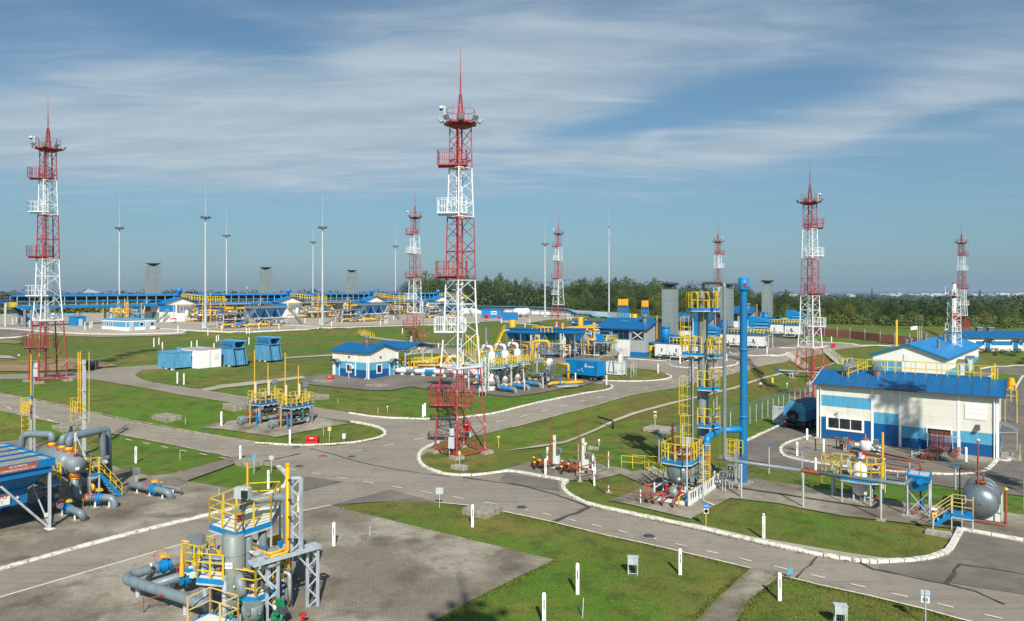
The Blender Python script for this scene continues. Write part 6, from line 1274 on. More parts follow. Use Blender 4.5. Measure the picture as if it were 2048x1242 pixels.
# lower decks
P = [tuple(r(*q, 1.25)[:2]) for q in ((470, 1191), (511, 1197), (566, 1172), (572, 1158), (520, 1150), (480, 1168))]; mb = MB('white'); mb.platform(P, 1.25, 'cream', 'valve_blue', 'light_grey', .22); p = obj('middle_deck', mb, T); mb = MB('yellow'); mb.rail([(x, y, 1.25) for x, y in (P[5], P[0], P[1], P[2], P[3])], 1.2, 1.1, .028, 2, pr=.042); obj('railing', mb, p)
P = [tuple(r(*q, 2.0)[:2]) for q in ((394, 1157), (446, 1162), (450, 1140), (425, 1128), (400, 1140))]; mb = MB('white'); mb.platform(P, 2.0, 'cream', 'valve_blue', 'light_grey', .2); p = obj('left_deck', mb, T); mb = MB('yellow'); mb.rail([(x, y, 2.0) for x, y in (P[1], P[0], P[4])], 1.15, .7, .028, 2, pr=.042); obj('railing', mb, p)
P = [tuple(r(*q, .55)[:2]) for q in ((375, 1248), (440, 1262), (476, 1244), (420, 1226))]; mb = MB('white'); mb.platform(P, .55, 'cream', 'valve_blue', 'light_grey', .2); p = obj('low_deck', mb, T); mb = MB('pale_yellow'); mb.rail([(x, y, .55) for x, y in (P[0], P[3], P[2], P[1])], 1.15, 1.4, .028, 1, pr=.042); obj('railing', mb, p)
# small instrument deck behind at left
P = [tuple(r(*q, 2.2)[:2]) for q in ((371, 1112), (406, 1120), (430, 1100), (398, 1092))]; mb = MB('valve_blue'); mb.platform(P, 1.6, 'cream', 'valve_blue', 'light_grey', .18); p = obj('instrument_deck', mb, T); mb = MB('yellow'); mb.rail([(x, y, 1.6) for x, y in P], 1.2, .7, .028, 2, True, .042); obj('railing', mb, p)
for k in range(4): a = r(381+8*k, 1077, 3.0); mb = MB('grey'); mb.box((a.x, a.y, 2.95), (.19, .3, .44)); mb.box((a.x, a.y, 3.19), (.15, .24, .06)); obj('instrument_box', mb, T)
mb = MB('white'); clutter(mb, P[0][0]+.1, P[1][0]+.3, P[0][1]-.1, P[3][1], .4, 2.6, 24, ('white', 'dark_grey', 'pipe_grey', 'light_grey', 'valve_blue'), 5, (.02, .05)); obj('instrument_tubing', mb, T)
mb = MB('orange_yellow'); a = r(364, 1110, 2.2); mb.pipe([(a.x, a.y, 1.6), (a.x, a.y, 2.9), (a.x+.45, a.y+.1, 2.9)], .045, 8); mb.tube((a.x, a.y, 1.2), (a.x, a.y, 2.5), .13, .05, 12); mb.use('yellow_pipe').tube(r(425, 1104, 2.1), r(446, 1108, 2.2), .17, n=16); flange(mb, r(425, 1104, 2.1), .13, (1, -.2, 0), 'yellow_pipe', 'brick_red'); mb.use('yellow_pipe').tube(r(535, 1082, 2.4), r(562, 1073, 2.4), .15, n=14); mb.tube(r(535, 1092, 2.0), r(562, 1083, 2.0), .12, n=14); obj('yellow_fittings', mb, T)
# big loop of grey pipes with valves
zz = .95
A1, C1, C2, B1 = r(397, 1112, zz), r(264, 1149, zz), r(256, 1160, zz), r(396, 1206, zz)
mb = MB('pipe_grey'); mb.pipe([r(455, 1098, 1.9), r(420, 1102, 1.9), A1, C1, (C1+C2)/2+Vector((-.1, -.1, 0)), C2, B1, r(412, 1200, zz), r(404, 1120, 2.5), r(450, 1120, 2.6)], .235, 18, R=.45)
mb.use('red')
for q in (r(300, 1172, zz), r(352, 1190, zz)): d_ = (B1-C2).normalized(); mb.tube(q-d_*.03, q+d_*.0, .24, n=18)
obj('pipe_loop', mb, T); mb = MB('pipe_grey'); D1, D2 = r(304, 1171, zz), r(402, 1139, zz); mb.pipe([D1, D2, r(440, 1126, zz)], .22, 18); obj('branch_pipe', mb, T)
d_ = (A1-C1).normalized(); mb = MB('valve_blue'); valve(mb, r(327, 1132, zz), .27, d_); handwheel(mb, r(322, 1112, zz+.4), .34, (.6, -.6, .5)); obj('ball_valve', mb, T); mb = MB('valve_blue'); valve(mb, r(374, 1155, zz), .27, d_); handwheel(mb, r(366, 1137, zz+.4), .3, (.6, -.6, .5)); mb.use('red').bar(r(378, 1128, zz+.6), r(398, 1118, zz+.7), .04); obj('ball_valve', mb, T)
for q in ((276, 1175), (371, 1210), (295, 1143), (345, 1163)): p = r(q[0], q[1], .5); mb = MB('light_grey'); mb.tube((p.x, p.y, 0), (p.x, p.y, zz-.2), .11, n=14); mb.use('concrete').box((p.x, p.y, .02), (.6, .5, .1)); obj('pipe_support', mb, T)
mb = MB('white'); a = r(302, 1130, 1.35); mb.lathe([(0, -.03), (.1, -.03), (.1, .03), (0, .03)], (a.x, a.y, a.z), 'y', 14); mb.use('dark_grey').tube((a.x, a.y, zz), (a.x, a.y, a.z-.1), .025); obj('pressure_gauge', mb, T)
mb = MB('brick_red'); mb.pipe([r(340, 1190, zz), r(320, 1192, .9), r(300, 1196, .8), r(287, 1205, .6)], .02, 6); mb.use('red').box(r(322, 1192, .95), (.12, .08, .1)); p = r(287, 1212, .4); mb.use('rust_red').tube((p.x, p.y, -.05), (p.x, p.y, .8), .025); obj('drain_tube', mb, T)
# thin front columns
a = r(420, 1180, 1.0); mb = MB('vessel_grey'); mb.tube((a.x, a.y, .3), (a.x, a.y, 2.55), .13, n=16); flange(mb, (a.x, a.y, 2.55), .12, (0, 0, 1), 'rust_red', 'brick_red'); mb.use('vessel_grey').tube((a.x+.1, a.y, 1.95), (a.x+.75, a.y+.1, 2.1), .13, n=14); mb.tube((a.x+.1, a.y, .9), (a.x+.8, a.y+.1, 1.1), .1, n=14); mb.use('red').tube((a.x+.74, a.y+.1, 2.1), (a.x+.80, a.y+.1, 2.1), .1, n=12); mb.use('steel').tube((a.x+.35, a.y-.1, 0), (a.x+.35, a.y-.1, 2.6), .04); mb.bb(a.x-.14, a.x+.14, a.y-.3, a.y-.15, 0, 1.3); obj('level_bridle', mb, T)
a = r(459, 1200, 1.0); mb = MB('steel'); mb.lathe([(.09, .2), (.11, .3), (.11, 1.9), (.05, 2.0), (.05, 2.2)], (a.x, a.y-.25, 0), n=16); mb.use('brick_red').tube((a.x, a.y-.25, 1.2), (a.x, a.y-.25, 1.25), .115, n=14); obj('steel_cylinder', mb, T)
mb = MB('grey'); clutter(mb, vx-.9, vx+1.9, vy+.2, vy+1.8, .2, 3.3, 60, ('grey', 'vessel_grey', 'dark_grey', 'pipe_grey', 'light_grey', 'valve_blue', 'yellow_pipe'), 21, (.03, .10)); clutter(mb, vx+.5, vx+2.2, vy-.9, vy+.3, .0, 1.1, 22, ('grey', 'dark_grey', 'pipe_grey', 'pale_yellow', 'green'), 23, (.03, .08)); obj('pipework', mb, T)
a = r(562, 1232, .5); mb = MB('green'); clutter(mb, a.x-.35, a.x+.35, a.y-.3, a.y+.3, .3, 1.1, 16, ('green', 'green', 'dark_grey'), 2, (.05, .1)); mb.use('white').lathe([(0, -.03), (.12, -.03), (.12, .03), (0, .03)], (a.x, a.y-.35, 1.0), 'y', 14); obj('green_valve', mb, T)
mb = MB('red'); a = r(606, 1240, .3); mb.lathe([(.16, .5), (.18, .53), (.12, .57), (0, .58)], (a.x, a.y, 0), n=18); mb.tube((a.x, a.y, 0), (a.x, a.y, .5), .05); obj('red_handwheel', mb, T)
# right outlet pipe
mb = MB('pipe_grey'); mb.pipe([r(590, 1115, 1.9), r(585, 1085, 1.9), r(606, 1085, 1.9), r(612, 1100, 1.2), r(612, 1118, 0)], .2, 14, R=.4); mb.use('pipe_grey').tube(r(576, 1160, 1.4), r(577, 1232, -.3), .2, n=16); mb.use('valve_blue').tube(r(552, 1092, 1.9), r(562, 1086, 1.9), .16, n=12); obj('outlet_pipe', mb, T)
# steel gantry and lattice mast with yellow vent
o = W(545, 1250, 0); T = thing('steel_gantry', 'light grey lattice gantry with a tall mast and yellow vent pipe', 'gantry', o, SITE); r = lambda px, py, z: W2S(o, W(px, py, z))
la = r(545, 1244, 0); lb = r(625, 1216, 0); zt = 2.9
def truss(a, b, w_, leg, br, k):
 mb = MB('steel'); q = Vector((.75, .66, 0))*w_/2; a, b = Vector(a), Vector(b)
 for s in (-1, 1): mb.bar(a+q*s, b+q*s, leg)
 for i in range(k): mb.bar(a.lerp(b, i/k)+q*(1 if i % 2 else -1), a.lerp(b, (i+1)/k)+q*(-1 if i % 2 else 1), br)
 mb.bar(b-q, b+q, leg*.8); return mb
obj('gantry_leg', truss((la.x, la.y, 0), (la.x, la.y, zt), .48, .11, .055, 6), T); obj('gantry_leg', truss((lb.x, lb.y, 0), (lb.x, lb.y, zt), .48, .11, .055, 6), T)
mb = MB('steel'); a = Vector((la.x, la.y, zt)); b = Vector((lb.x, lb.y, zt)); d_ = (b-a).normalized(); q = Vector((-d_.y, d_.x, 0))*.25;
for s in (-1, 1): mb.bar(a-d_*1.0+q*s, b+d_*.3+q*s, .12, .16)
for k in range(7): p = (a-d_*1.0).lerp(b+d_*.3, k/6); mb.bar(p-q, p+q, .08)
mb.bar(a-d_*.95, a-Vector((0, 0, 1.4)), .09); mb.bar(a.lerp(b, .55)-Vector((0, 0, .05)), b-Vector((0, 0, 1.2)), .08); obj('beam', mb, T)
m = a.lerp(b, .58); obj('mast', truss((m.x, m.y, zt), (m.x, m.y, 6.3), .44, .14, .055, 7), T)
mb = MB('yellow_pipe'); v = m-d_*.42; mb.pipe([v-d_*.85+Vector((0, 0, .05)), v+Vector((0, 0, .05)), Vector((v.x, v.y, 7.0))], .085, 12, R=.2); mb.tube((v.x, v.y, 6.95), (v.x, v.y, 7.05), .12, n=12)
for z in (3.6, 4.6, 5.4, 6.3): mb.use('dark_grey').box((v.x+.1, v.y, z), (.35, .1, .06))
obj('vent_pipe', mb, T)
# ---------------- blue air cooler at the left edge
o = W(110, 915, 4.5); o.z = 0; T = thing('air_cooler', 'large blue air cooler box on grey legs at the left edge', 'cooler', o, SITE); r = lambda px, py, z: W2S(o, W(px, py, z))
LX, LY, Z1, Z0 = 7.5, 10.5, 4.5, 4.02
mb = MB('blue'); mb.bb(-LX, 0, -LY, -LY+.12, Z0, Z1); mb.bb(-LX, 0, -.12, 0, Z0, Z1); mb.bb(-LX, -LX+.12, -LY+.12, -.12, Z0, Z1); mb.bb(-.12, 0, -LY+.12, -.12, Z0, Z1)
for k in range(1, 5): x = -LX*k/5; mb.use('deep_blue').bb(x-.1, x+.1, -LY+.13, -.13, Z0+.1, Z1+.04); mb.use('blue').bb(x-.06, x+.06, -LY+.13, -.13, Z1+.04, Z1+.07)
mb.use('sky_blue').bb(-LX, 0, -.35, -.13, Z1-.1, Z1-.03)
for k in (0, 2, 3, 4): mb.use('blue').bb(-.03, .06, -k*2.1-.08, -k*2.1, Z0-.02, Z1+.02)
body = obj('cooler_frame', mb, T); mb = MB('khaki')
for k in range(5): mb.use('light_grey').bb(-LX*(k+1)/5+.13, -LX*k/5-.13, -LY+.14, -.37, Z1-.06, Z1-.02)
for k in range(5):
 n = 60
 for j in range(n): mb.use('khaki').bb(-LX*(k+1)/5+.13, -LX*k/5-.13, -LY+.14+(LY-.6)*j/n, -LY+.14+(LY-.6)*(j+.45)/n, Z1-.019, Z1-.0)
obj('grille', mb, T)
mb = MB('blue'); mb.bb(-LX+.2, -.15, -LY+.2, -.2, 3.86, 3.98); mb.bb(-LX+.1, -.06, -LY+.1, -.1, 3.62, 3.84)
def hop(y0, y1):
 a = [(-LX+.3, y0, 3.6), (-.25, y0, 3.6), (-.25, y1, 3.6), (-LX+.3, y1, 3.6)]; b = [(-LX+1.8, y0-.9, 2.6), (-1.5, y0-.9, 2.6), (-1.5, y1+1.5, 2.6), (-LX+1.8, y1+1.5, 2.6)]; c = [(p[0], p[1], 1.85) for p in b]
 mb.use('blue').add(a+b, [(0, 1, 5, 4), (1, 2, 6, 5), (2, 3, 7, 6), (3, 0, 4, 7)][::1]); mb.use('blue').add(b+c, [(0, 1, 5, 4), (1, 2, 6, 5), (2, 3, 7, 6), (3, 0, 4, 7), (4, 5, 6, 7)])
 for f in (0, .33, .66, 1): yy = (y0-.9)+(y1+1.5-y0+.9)*f; mb.use('blue').bar((-1.47, yy, 2.62), (-1.47, yy, 1.85), .08); mb.bar((-.24, y0+(y1-y0)*f, 3.6), (-1.47, yy, 2.6), .07)
 for z in (2.6, 1.87): mb.bar((-1.46, y0-.9, z), (-1.46, y1+1.5, z), .09)
hp = (-.3, -LY+.4)
a = [(-LX+.3, hp[1], 3.6), (-.25, hp[1], 3.6), (-.25, hp[0], 3.6), (-LX+.3, hp[0], 3.6)]; b = [(-LX+1.6, hp[1]+1, 2.65), (-1.2, hp[1]+1, 2.65), (-1.2, hp[0]-.85, 2.65), (-LX+1.6, hp[0]-.85, 2.65)]; c = [(p[0], p[1], 1.8) for p in b]
mb.use('blue').add(a+b, [(0, 1, 5, 4), (1, 2, 6, 5), (2, 3, 7, 6), (3, 0, 4, 7)]); mb.add(b+c, [(0, 1, 5, 4), (1, 2, 6, 5), (2, 3, 7, 6), (3, 0, 4, 7), (4, 5, 6, 7)])
for k in range(8):
 f = k/7; y2_ = b[1][1]+(b[2][1]-b[1][1])*f; y1_ = a[1][1]+(a[2][1]-a[1][1])*f; mb.use('blue').bar((-1.17, y2_, 2.66), (-1.17, y2_, 1.8), .09)
 if k % 2: mb.bar((-.23, y1_, 3.6), (-1.18, y2_, 2.66), .07)
for z in (2.65, 1.83): mb.bar((-1.15, b[1][1], z), (-1.15, b[2][1], z), .10)
obj('hopper', mb, T)
def sign_x(name, pxa, pya, pxb, pyb, x, h, mat, text, tmat, size, zc_):
 # a plate on the +x face
 ya, yb = r(pxa, pya, zc_).y, r(pxb, pyb, zc_).y; y = (ya+yb)/2; w_ = abs(yb-ya); mb = MB(mat); mb.bb(x, x+.02, y-w_/2, y+w_/2, zc_-h/2, zc_+h/2); s = obj(name, mb, T)
 for i, (tx, dz) in enumerate(text): text_part('lettering', tx, tmat, s, (x+.024, y, zc_+dz), (pi/2, 0, pi/2), size)
 return s
y1s, y2s = r(40, 938, 4.26).y, r(88, 926, 4.26).y
mb = MB('brick_red'); mb.bb(.001, .02, -3.1, -.95, Z0+.05, Z1-.04); s = obj('warning_sign', mb, T); text_part('lettering', 'НЕ КУРИТЬ,', 'white', s, (.024, -2.0, 4.36), (pi/2, 0, pi/2), .17); text_part('lettering', 'ВЗРЫВООПАСНО ГАЗ', 'white', s, (.024, -2.0, 4.16), (pi/2, 0, pi/2), .17)
ys = r(-2, 992, 2.2).y; mb = MB('white'); yq = W2S(o, W(-4, 992, 2.25)); mb.bb(-1.10, -1.08, -3.15, -2.05, 1.9, 2.6); s = obj('number_sign', mb, T); text_part('lettering', 'АВО', 'red', s, (-1.075, -2.6, 2.42), (pi/2, 0, pi/2), .40); text_part('lettering', '1/1', 'red', s, (-1.075, -2.6, 2.08), (pi/2, 0, pi/2), .32)
mb = MB('white'); mb.add([(-1.09, -1.75, 2.15), (-1.09, -1.55, 2.15), (-1.09, -1.65, 2.35)], [(0, 1, 2)]); obj('warning_triangle', mb, T)
for y in (-.25, -5.2, -10.2):
 for x in (-.15, -LX+.2):
  mb = MB('light_grey'); mb.bar((x+.0, y, 0), (x, y, 3.6), .2, .12); mb.use('steel').bar((x-.0, y, .1), (x, y-2.6, 3.3) if y > -10 else (x, y+2.4, 3.3), .16, .12); mb.use('white').box((x, y, .05), (.7, .4, .12)); mb.box((x-.3 if x > -1 else x+.3, y, .9), (.02, .35, .25)); obj('leg', mb, T)
mb = MB('steel')
for y in (-.25, -5.2, -10.2): mb.bar((-.15, y, 3.4), (-LX+.2, y, 3.4), .12); mb.bar((-.2, y, .3), (-LX/2, y, 3.3), .07)
obj('cross_beam', mb, T)
# header vessel, arched pipes
cz = 3.0; e = W(156, 931, cz); o = Vector((e.x, e.y, 0)); T = thing('header_vessel', 'thick grey horizontal header with arched pipes beside the blue cooler', 'header', o, SITE); r = lambda px, py, z: W2S(o, W(px, py, z))
mb = MB('grey'); R = .56; mb.lathe([(0, .0), (R, 0), (R, -.9), (R+.06, -.95), (R+.3, -1.1), (R+.3, -4.6), (R, -4.9), (R, -5.6)], (0, 0, cz), 'x', 36); mb.use('white').box((.012, -.05, cz-.2), (.02, .26, .2)); obj('drum', mb, T)
mb = MB('concrete'); mb.bb(-3.9, -1.5, -.55, .55, -.1, 2.1); mb.bb(-4.5, -4.1, -.55, .55, -.1, 2.2); obj('plinth', mb, T)
noz = []
for x in (-1.35, -2.35, -4.0):
 mb = MB('yellow_pipe'); zt = cz+R+.06; mb.lathe([(.24, 0), (.24, .12), (.36, .14), (.36, .24)], (x, 0, zt-.05), n=18); mb.use('brick_red').lathe([(.38, .24), (.38, .33), (.3, .34)], (x, 0, zt-.05), n=18); mb.use('yellow_pipe').lathe([(.30, .33), (.22, .55)], (x, 0, zt-.05), n=18); obj('nozzle_flange', mb, T); noz.append((x, zt+.5))
mb = MB('pipe_grey'); zt = 4.72
mb.pipe([(noz[0][0], 0, noz[0][1]), (noz[0][0], 0, zt), (noz[0][0]-1.0, 2.65, zt), (noz[0][0]-1.0, 2.8, 0)], .235, 16, R=.42); obj('arched_pipe', mb, T)
mb = MB('pipe_grey'); mb.pipe([(noz[1][0], 0, noz[1][1]), (noz[1][0], 0, zt-.05), (noz[1][0]-.6, 3.3, zt-.05), (noz[1][0]-.6, 3.45, 0)], .235, 16, R=.42); obj('arched_pipe', mb, T)
mb = MB('pipe_grey'); mb.pipe([(noz[2][0], 0, noz[2][1]), (noz[2][0], 0, 4.65), (noz[2][0]-1.9, -1.1, 4.65), (noz[2][0]-2.2, -1.2, 3.5), (noz[2][0]-2.2, -1.2, 1.0)], .25, 16, R=.5); obj('arched_pipe', mb, T)
mb = MB('orange_yellow'); mb.tube((-.35, .0, cz+.6), (-.35, 0, cz+1.6), .05); mb.use('red').lathe([(.12, .62), (.12, .8)], (-.35, 0, cz), n=12); mb.use('orange_yellow').box((-.35, 0, cz+1.0), (.5, .08, .08)); mb.use('light_grey').bar((-.9, .5, cz+.3), (-.35, 0, cz+2.1), .05); mb.bar((.1, .5, cz+.3), (-.35, 0, cz+2.1), .05); mb.tube((-.35, 0, cz+1.6), (-.35, 0, cz+2.2), .1); obj('gauge_stand', mb, T)
# lower outlet pipe with valve
mb = MB('pipe_grey'); q0 = Vector((-.35, -.05, cz-R)); zz = .75; q1 = r(228, 995, zz); q2 = r(242, 1016, 0); mb.pipe([q0, (q0.x, q0.y, zz), q1, (q1.x+.12, q1.y, -.2)], .235, 18, R=.5); obj('outlet_pipe', mb, T)
d_ = Vector((q1.x-q0.x, q1.y-q0.y, 0)).normalized(); mb = MB('yellow_pipe'); flange(mb, (q0.x, q0.y, cz-R-.15), .24, (0, 0, 1)); obj('nozzle_flange', mb, T); P_ = lambda f: Vector((q0.x, q0.y, zz)).lerp(Vector((q1.x, q1.y, zz)), f)
mb = MB('yellow_pipe'); flange(mb, P_(.30), .2, d_, 'orange_yellow'); obj('insulating_joint', mb, T)
mb = MB('valve_blue'); valve(mb, P_(.62), .27, d_); handwheel(mb, P_(.55)+Vector((0, -.3, .3)), .3, (.5, -.8, .2), 'brick_red'); mb.use('rust_red').tube(P_(.50)-d_*.05, P_(.50)+d_*.05, .27, n=16); obj('ball_valve', mb, T)
mb = MB('orange_yellow'); p = P_(.33); mb.lathe([(0, -.06), (.24, -.05), (.25, .05), (0, .06)], (p.x, p.y+.3, zz+.65), 'y', 18); mb.use('black').tube((p.x, p.y-.35, 0), (p.x, p.y-.35, .6), .03); obj('yellow_disc', mb, T)
for f in (.2, .52, .88): p = P_(f); mb = MB('white'); mb.tube((p.x, p.y, 0), (p.x, p.y, zz-.2), .07); mb.use('concrete').box((p.x, p.y, .04), (.5, .4, .12)); obj('pipe_support', mb, T)
# stair with yellow rails
a = r(178, 933, 2.2); mb = MB('galv'); dk = [(-1.7, .9), (-.3, .9), (-.3, 1.5), (-1.7, 1.5)]; mb.platform(dk, 2.1); p = obj('platform', mb, T); mb = MB('yellow'); mb.rail([(-1.7, .9, 2.1), (-.3, .9, 2.1), (-.3, 1.5, 2.1)], 1.15, .7, .035, 1, pr=.06); mb.rail([(-1.7, .9, 2.1), (-1.7, 1.5, 2.1)], 1.15, .7, .035, 1, pr=.06); obj('railing', mb, p)
st = MB('galv'); st.stair((-.8, 3.1, 0), (-.8, 1.5, 2.1), .85, 'white', 'valve_blue', 'yellow'); obj('stair', st, T)
for x, y in dk: mb = MB('light_grey'); mb.bar((x, y, 0), (x, y, 2.0), .09); obj('platform_leg', mb, T)
# walkway between cooler and header
mb = MB('galv'); mb.platform([(-2.4, -2.0), (.0, -2.0), (.0, -1.1), (-2.4, -1.1)], 2.2); p = obj('platform', mb, T); mb = MB('yellow'); mb.rail([(-2.4, -2.0, 2.2), (0, -2.0, 2.2), (0, -1.1, 2.2)], 1.2, .6, .035, 1, pr=.06); mb.rail([(-2.4, -2.0, 2.2), (-3.6, -3.6, .2)], 1.1, .6, .035, 1); mb.rail([(-2.4, -1.1, 2.2), (-.4, -1.1, 2.2)], 1.2, .6, .035, 1); obj('railing', mb, p); st = MB('galv'); st.stair((-3.4, -3.2, .1), (-2.4, -1.9, 2.2), .7, 'dark_grey', 'deep_blue', 'yellow'); obj('stair', st, T)
mb = MB('grey'); clutter(mb, -5.5, -.5, .8, 2.6, .2, 3.2, 30, ('light_grey', 'dark_grey', 'pipe_grey', 'deep_blue', 'vessel_grey'), 31, (.03, .08)); clutter(mb, -3.5, -.5, -1.8, -.6, .2, 1.6, 12, ('light_grey', 'valve_blue', 'dark_grey', 'brick_red'), 32, (.03, .08)); obj('pipework', mb, T)
# near outlet with valve and elbow under the cooler leg
def ground_pipe(label, pts, rad, vf, support=2, col='pipe_grey', whl='brick_red'):
 o = W(*pts[0][:2], 0); T = thing('valve_pipe', label, 'pipe', o, SITE); P = [W2S(o, W(*p)) for p in pts]; mb = MB(col); mb.pipe(P, rad, 16, R=rad*2.3); obj('pipe_run', mb, T); a, b = P[1], P[2]; d_ = (b-a).normalized()
 if vf: mb = MB('valve_blue'); valve(mb, a.lerp(b, vf), rad*1.15, d_); handwheel(mb, a.lerp(b, vf-.12)+Vector((0, -.3, .3)), rad*1.3, (.4, -.8, .3), whl); obj('ball_valve', mb, T)
 for k in range(support): p = a.lerp(b, (k+.5)/support); mb = MB('white'); mb.tube((p.x, p.y, 0), (p.x, p.y, p.z-rad*.8), .06); mb.use('concrete').box((p.x, p.y, .04), (.5, .36, .12)); obj('pipe_support', mb, T)
 return T
ground_pipe('grey pipe with blue valve rising beside the cooler leg', [(100, 1010, .7), (112, 1008, .7), (163, 1026, .7), (171, 1046, -.2)], .22, .5)
ground_pipe('grey pipe with blue valve and yellow disc alone on the left paving', [(259, 984, -.2), (262, 968, .65), (338, 984, .65), (346, 1004, -.2)], .24, .62, 3)
ground_pipe('thinner grey pipe behind the lone left valve pipe', [(300, 972, .6), (305, 968, .6), (360, 978, .55), (366, 994, -.2)], .11, .32, 2)
# vent masts behind the header
o = W(168, 912, 0); T = thing('vent_mast', 'tall grey pole with three yellow vent pipes behind the arched pipes', 'mast', o, SITE); zt = lambda py, D=o.y: CAMZ-(py-HZ)/FPX*D
mb = MB('light_grey'); mb.bar((0, 0, 0), (0, 0, zt(720)), .22, .22);
for py in (726, 780, 836): z = zt(py); mb.bar((-.8, -.1, z), (.5, -.1, z), .07)
obj('pole', mb, T)
for x, top in ((-.75, 705), (-.35, 703)): mb = MB('orange_yellow'); mb.tube((x, -.15, 4.8), (x, -.15, zt(top)), .055, n=10); mb.use('brick_red').tube((x, -.15, 3.9), (x, -.15, 4.8), .08, n=10); obj('vent_pipe', mb, T)
mb = MB('pale_yellow'); mb.tube((.3, .3, 3), (.3, .3, zt(703)), .03); obj('thin_rod', mb, T)
mb = MB('yellow'); mb.cage(-1.3, 0, 3.0, 5.1, .4, (-1, 0), 7, .5); mb.rail([(-1.3, -.4, 3.9), (.7, -.4, 3.9)], 1.0, .5, .03, 1); obj('railing', mb, T)
o = W(66, 905, 0); T = thing('vent_mast', 'grey frame with a single yellow vent pipe at the far left', 'mast', o, SITE); mb = MB('steel'); mb.bar((-.5, 0, 0), (-.5, 0, zt(800, o.y)), .16); mb.bar((.3, 0, 0), (.3, 0, zt(800, o.y)), .12); mb.bar((-.5, 0, zt(802, o.y)), (.4, 0, zt(798, o.y)), .08); mb.bar((-.15, 0, zt(800, o.y)), (-.15, 0, zt(722, o.y)), .12); mb.bar((-.05, 0, zt(800, o.y)), (-.05, 0, zt(730, o.y)), .08); obj('frame', mb, T)
mb = MB('orange_yellow'); mb.tube((.1, -.2, 4.2), (.1, -.2, zt(709, o.y)), .05, n=10); mb.lathe([(.14, 4.2), (.05, 4.8)], (.1, -.2, 0), n=12); mb.use('valve_blue').tube((.1, -.2, 5.0), (.1, -.2, 5.3), .09); mb.use('brick_red').tube((.1, -.2, zt(822, o.y)), (.1, -.2, zt(826, o.y)), .12); obj('vent_pipe', mb, T)
mb = MB('yellow'); mb.cage(-1.0, 0, 1.4, 4.9, .42, (-1, 0), 7, .5); mb.rail([(-1.3, -.5, 3.6), (.5, -.5, 3.6)], 1.1, .45, .035, 2); obj('railing', mb, T)
# ---------------- the two valve skids
def skid(px, py, label):
 o = G(px, py); T = thing('valve_skid', label, 'valve skid', o, SITE, 'two valve skids with yellow railed decks'); LX, LY = 2.1, 2.9
 mb = MB('concrete'); mb.bb(-.2, LX, 0, LY, -.3, .08); obj('base', mb, T)
 for x, y in ((0, .1), (LX-.2, .1), (0, LY-.1), (LX-.2, LY-.1)): mb = MB('grey'); mb.bar((x, y, 0), (x, y, 3.0), .16); obj('post', mb, T)
 mb = MB('galv'); P = [(-.1, .0), (LX-.1, .0), (LX-.1, LY), (-.1, LY)]; mb.platform(P, 2.25, 'deep_blue', 'blue', 'light_grey'); p = obj('deck', mb, T); mb = MB('yellow'); mb.rail([(x, y, 2.25) for x, y in P], 1.2, .75, .03, 2, True, .05); obj('railing', mb, p)
 mb = MB('vessel_grey'); mb.tube((.4, .4, 1.35), (.4, LY-.3, 1.35), .48, n=20); mb.tube((.3, -.2, .6), (.3, LY-.2, .6), .2, n=14); mb.tube((1.5, .1, .6), (1.5, LY-.2, .6), .22, n=14); mb.use('dark_grey').tube((1.5, .3, 1.5), (1.5, LY-.3, 1.5), .26, n=14)
 for x in (-.9, -.35, .0): mb.use('pipe_grey').pipe([(x+1.2, .6, .75), (x+.6, -1.2-.2*x, .75), (x+.55, -1.35-.2*x, -.1)], .09, 10)
 obj('main_pipes', mb, T)
 mb = MB('dark_grey'); clutter(mb, .2, LX-.3, .3, LY-.3, .4, 2.1, 46, ('dark_grey', 'pipe_grey', 'vessel_grey', 'light_grey', 'brick_red', 'white', 'green'), px, (.03, .1)); clutter(mb, .3, LX-.5, .4, LY-.5, 2.3, 3.1, 12, ('light_grey', 'orange_yellow', 'white', 'dark_grey', 'valve_blue'), px+1, (.03, .07))
 for k in range(4): mb.use('white').box((LX-.15, .4+k*.65, 2.0), (.1, .25, .25))
 obj('pipework', mb, T)
 mb = MB('red');
 for x, y in ((.1, -.3), (.7, .1)): mb.tube((x, y, .7), (x, y, 1.2), .05); mb.tube((x, y, 1.2), (x, y, 1.25), .2, n=12)
 mb.use('brick_red').tube((1.2, .2, 1.5), (1.5, .9, 1.5), .2, n=12); obj('red_valves', mb, T)
 mb = MB('valve_blue'); mb.tube((1.75, -.25, 0), (1.75, -.25, 1.3), .08); mb.tube((1.6, -.25, 1.0), (1.9, -.25, 1.0), .05); obj('blue_stand', mb, T)
 for x, y, z0, z1 in ((.5, .4, 2.3, 7.8), (.75, 1.9, 2.3, 6.3), (1.0, -.5, 0, 2.6)): mb = MB('orange_yellow'); mb.tube((x, y, z0), (x, y, z1), .055, n=10); obj('vent_pipe', mb, T)
 for x, y in ((.5, .4), (.75, 1.9)): mb = MB('cream'); mb.bar((x+.18, y, 2.3), (x+.18, y, 4.4), .13); mb.bar((x-.1, y, 4.3), (x+.2, y, 4.3), .06); obj('vent_support', mb, T)
 return T
skid(497, 846, 'left valve skid with thin yellow vent pipes above its deck'); skid(558, 853, 'right valve skid with thin yellow vent pipes above its deck')
# ---------------- small gabled building with canopy
o = G(737, 760); T = thing('small_gabled_building', 'small white and blue building with blue gable roof and chimney', 'building', o, SITE)
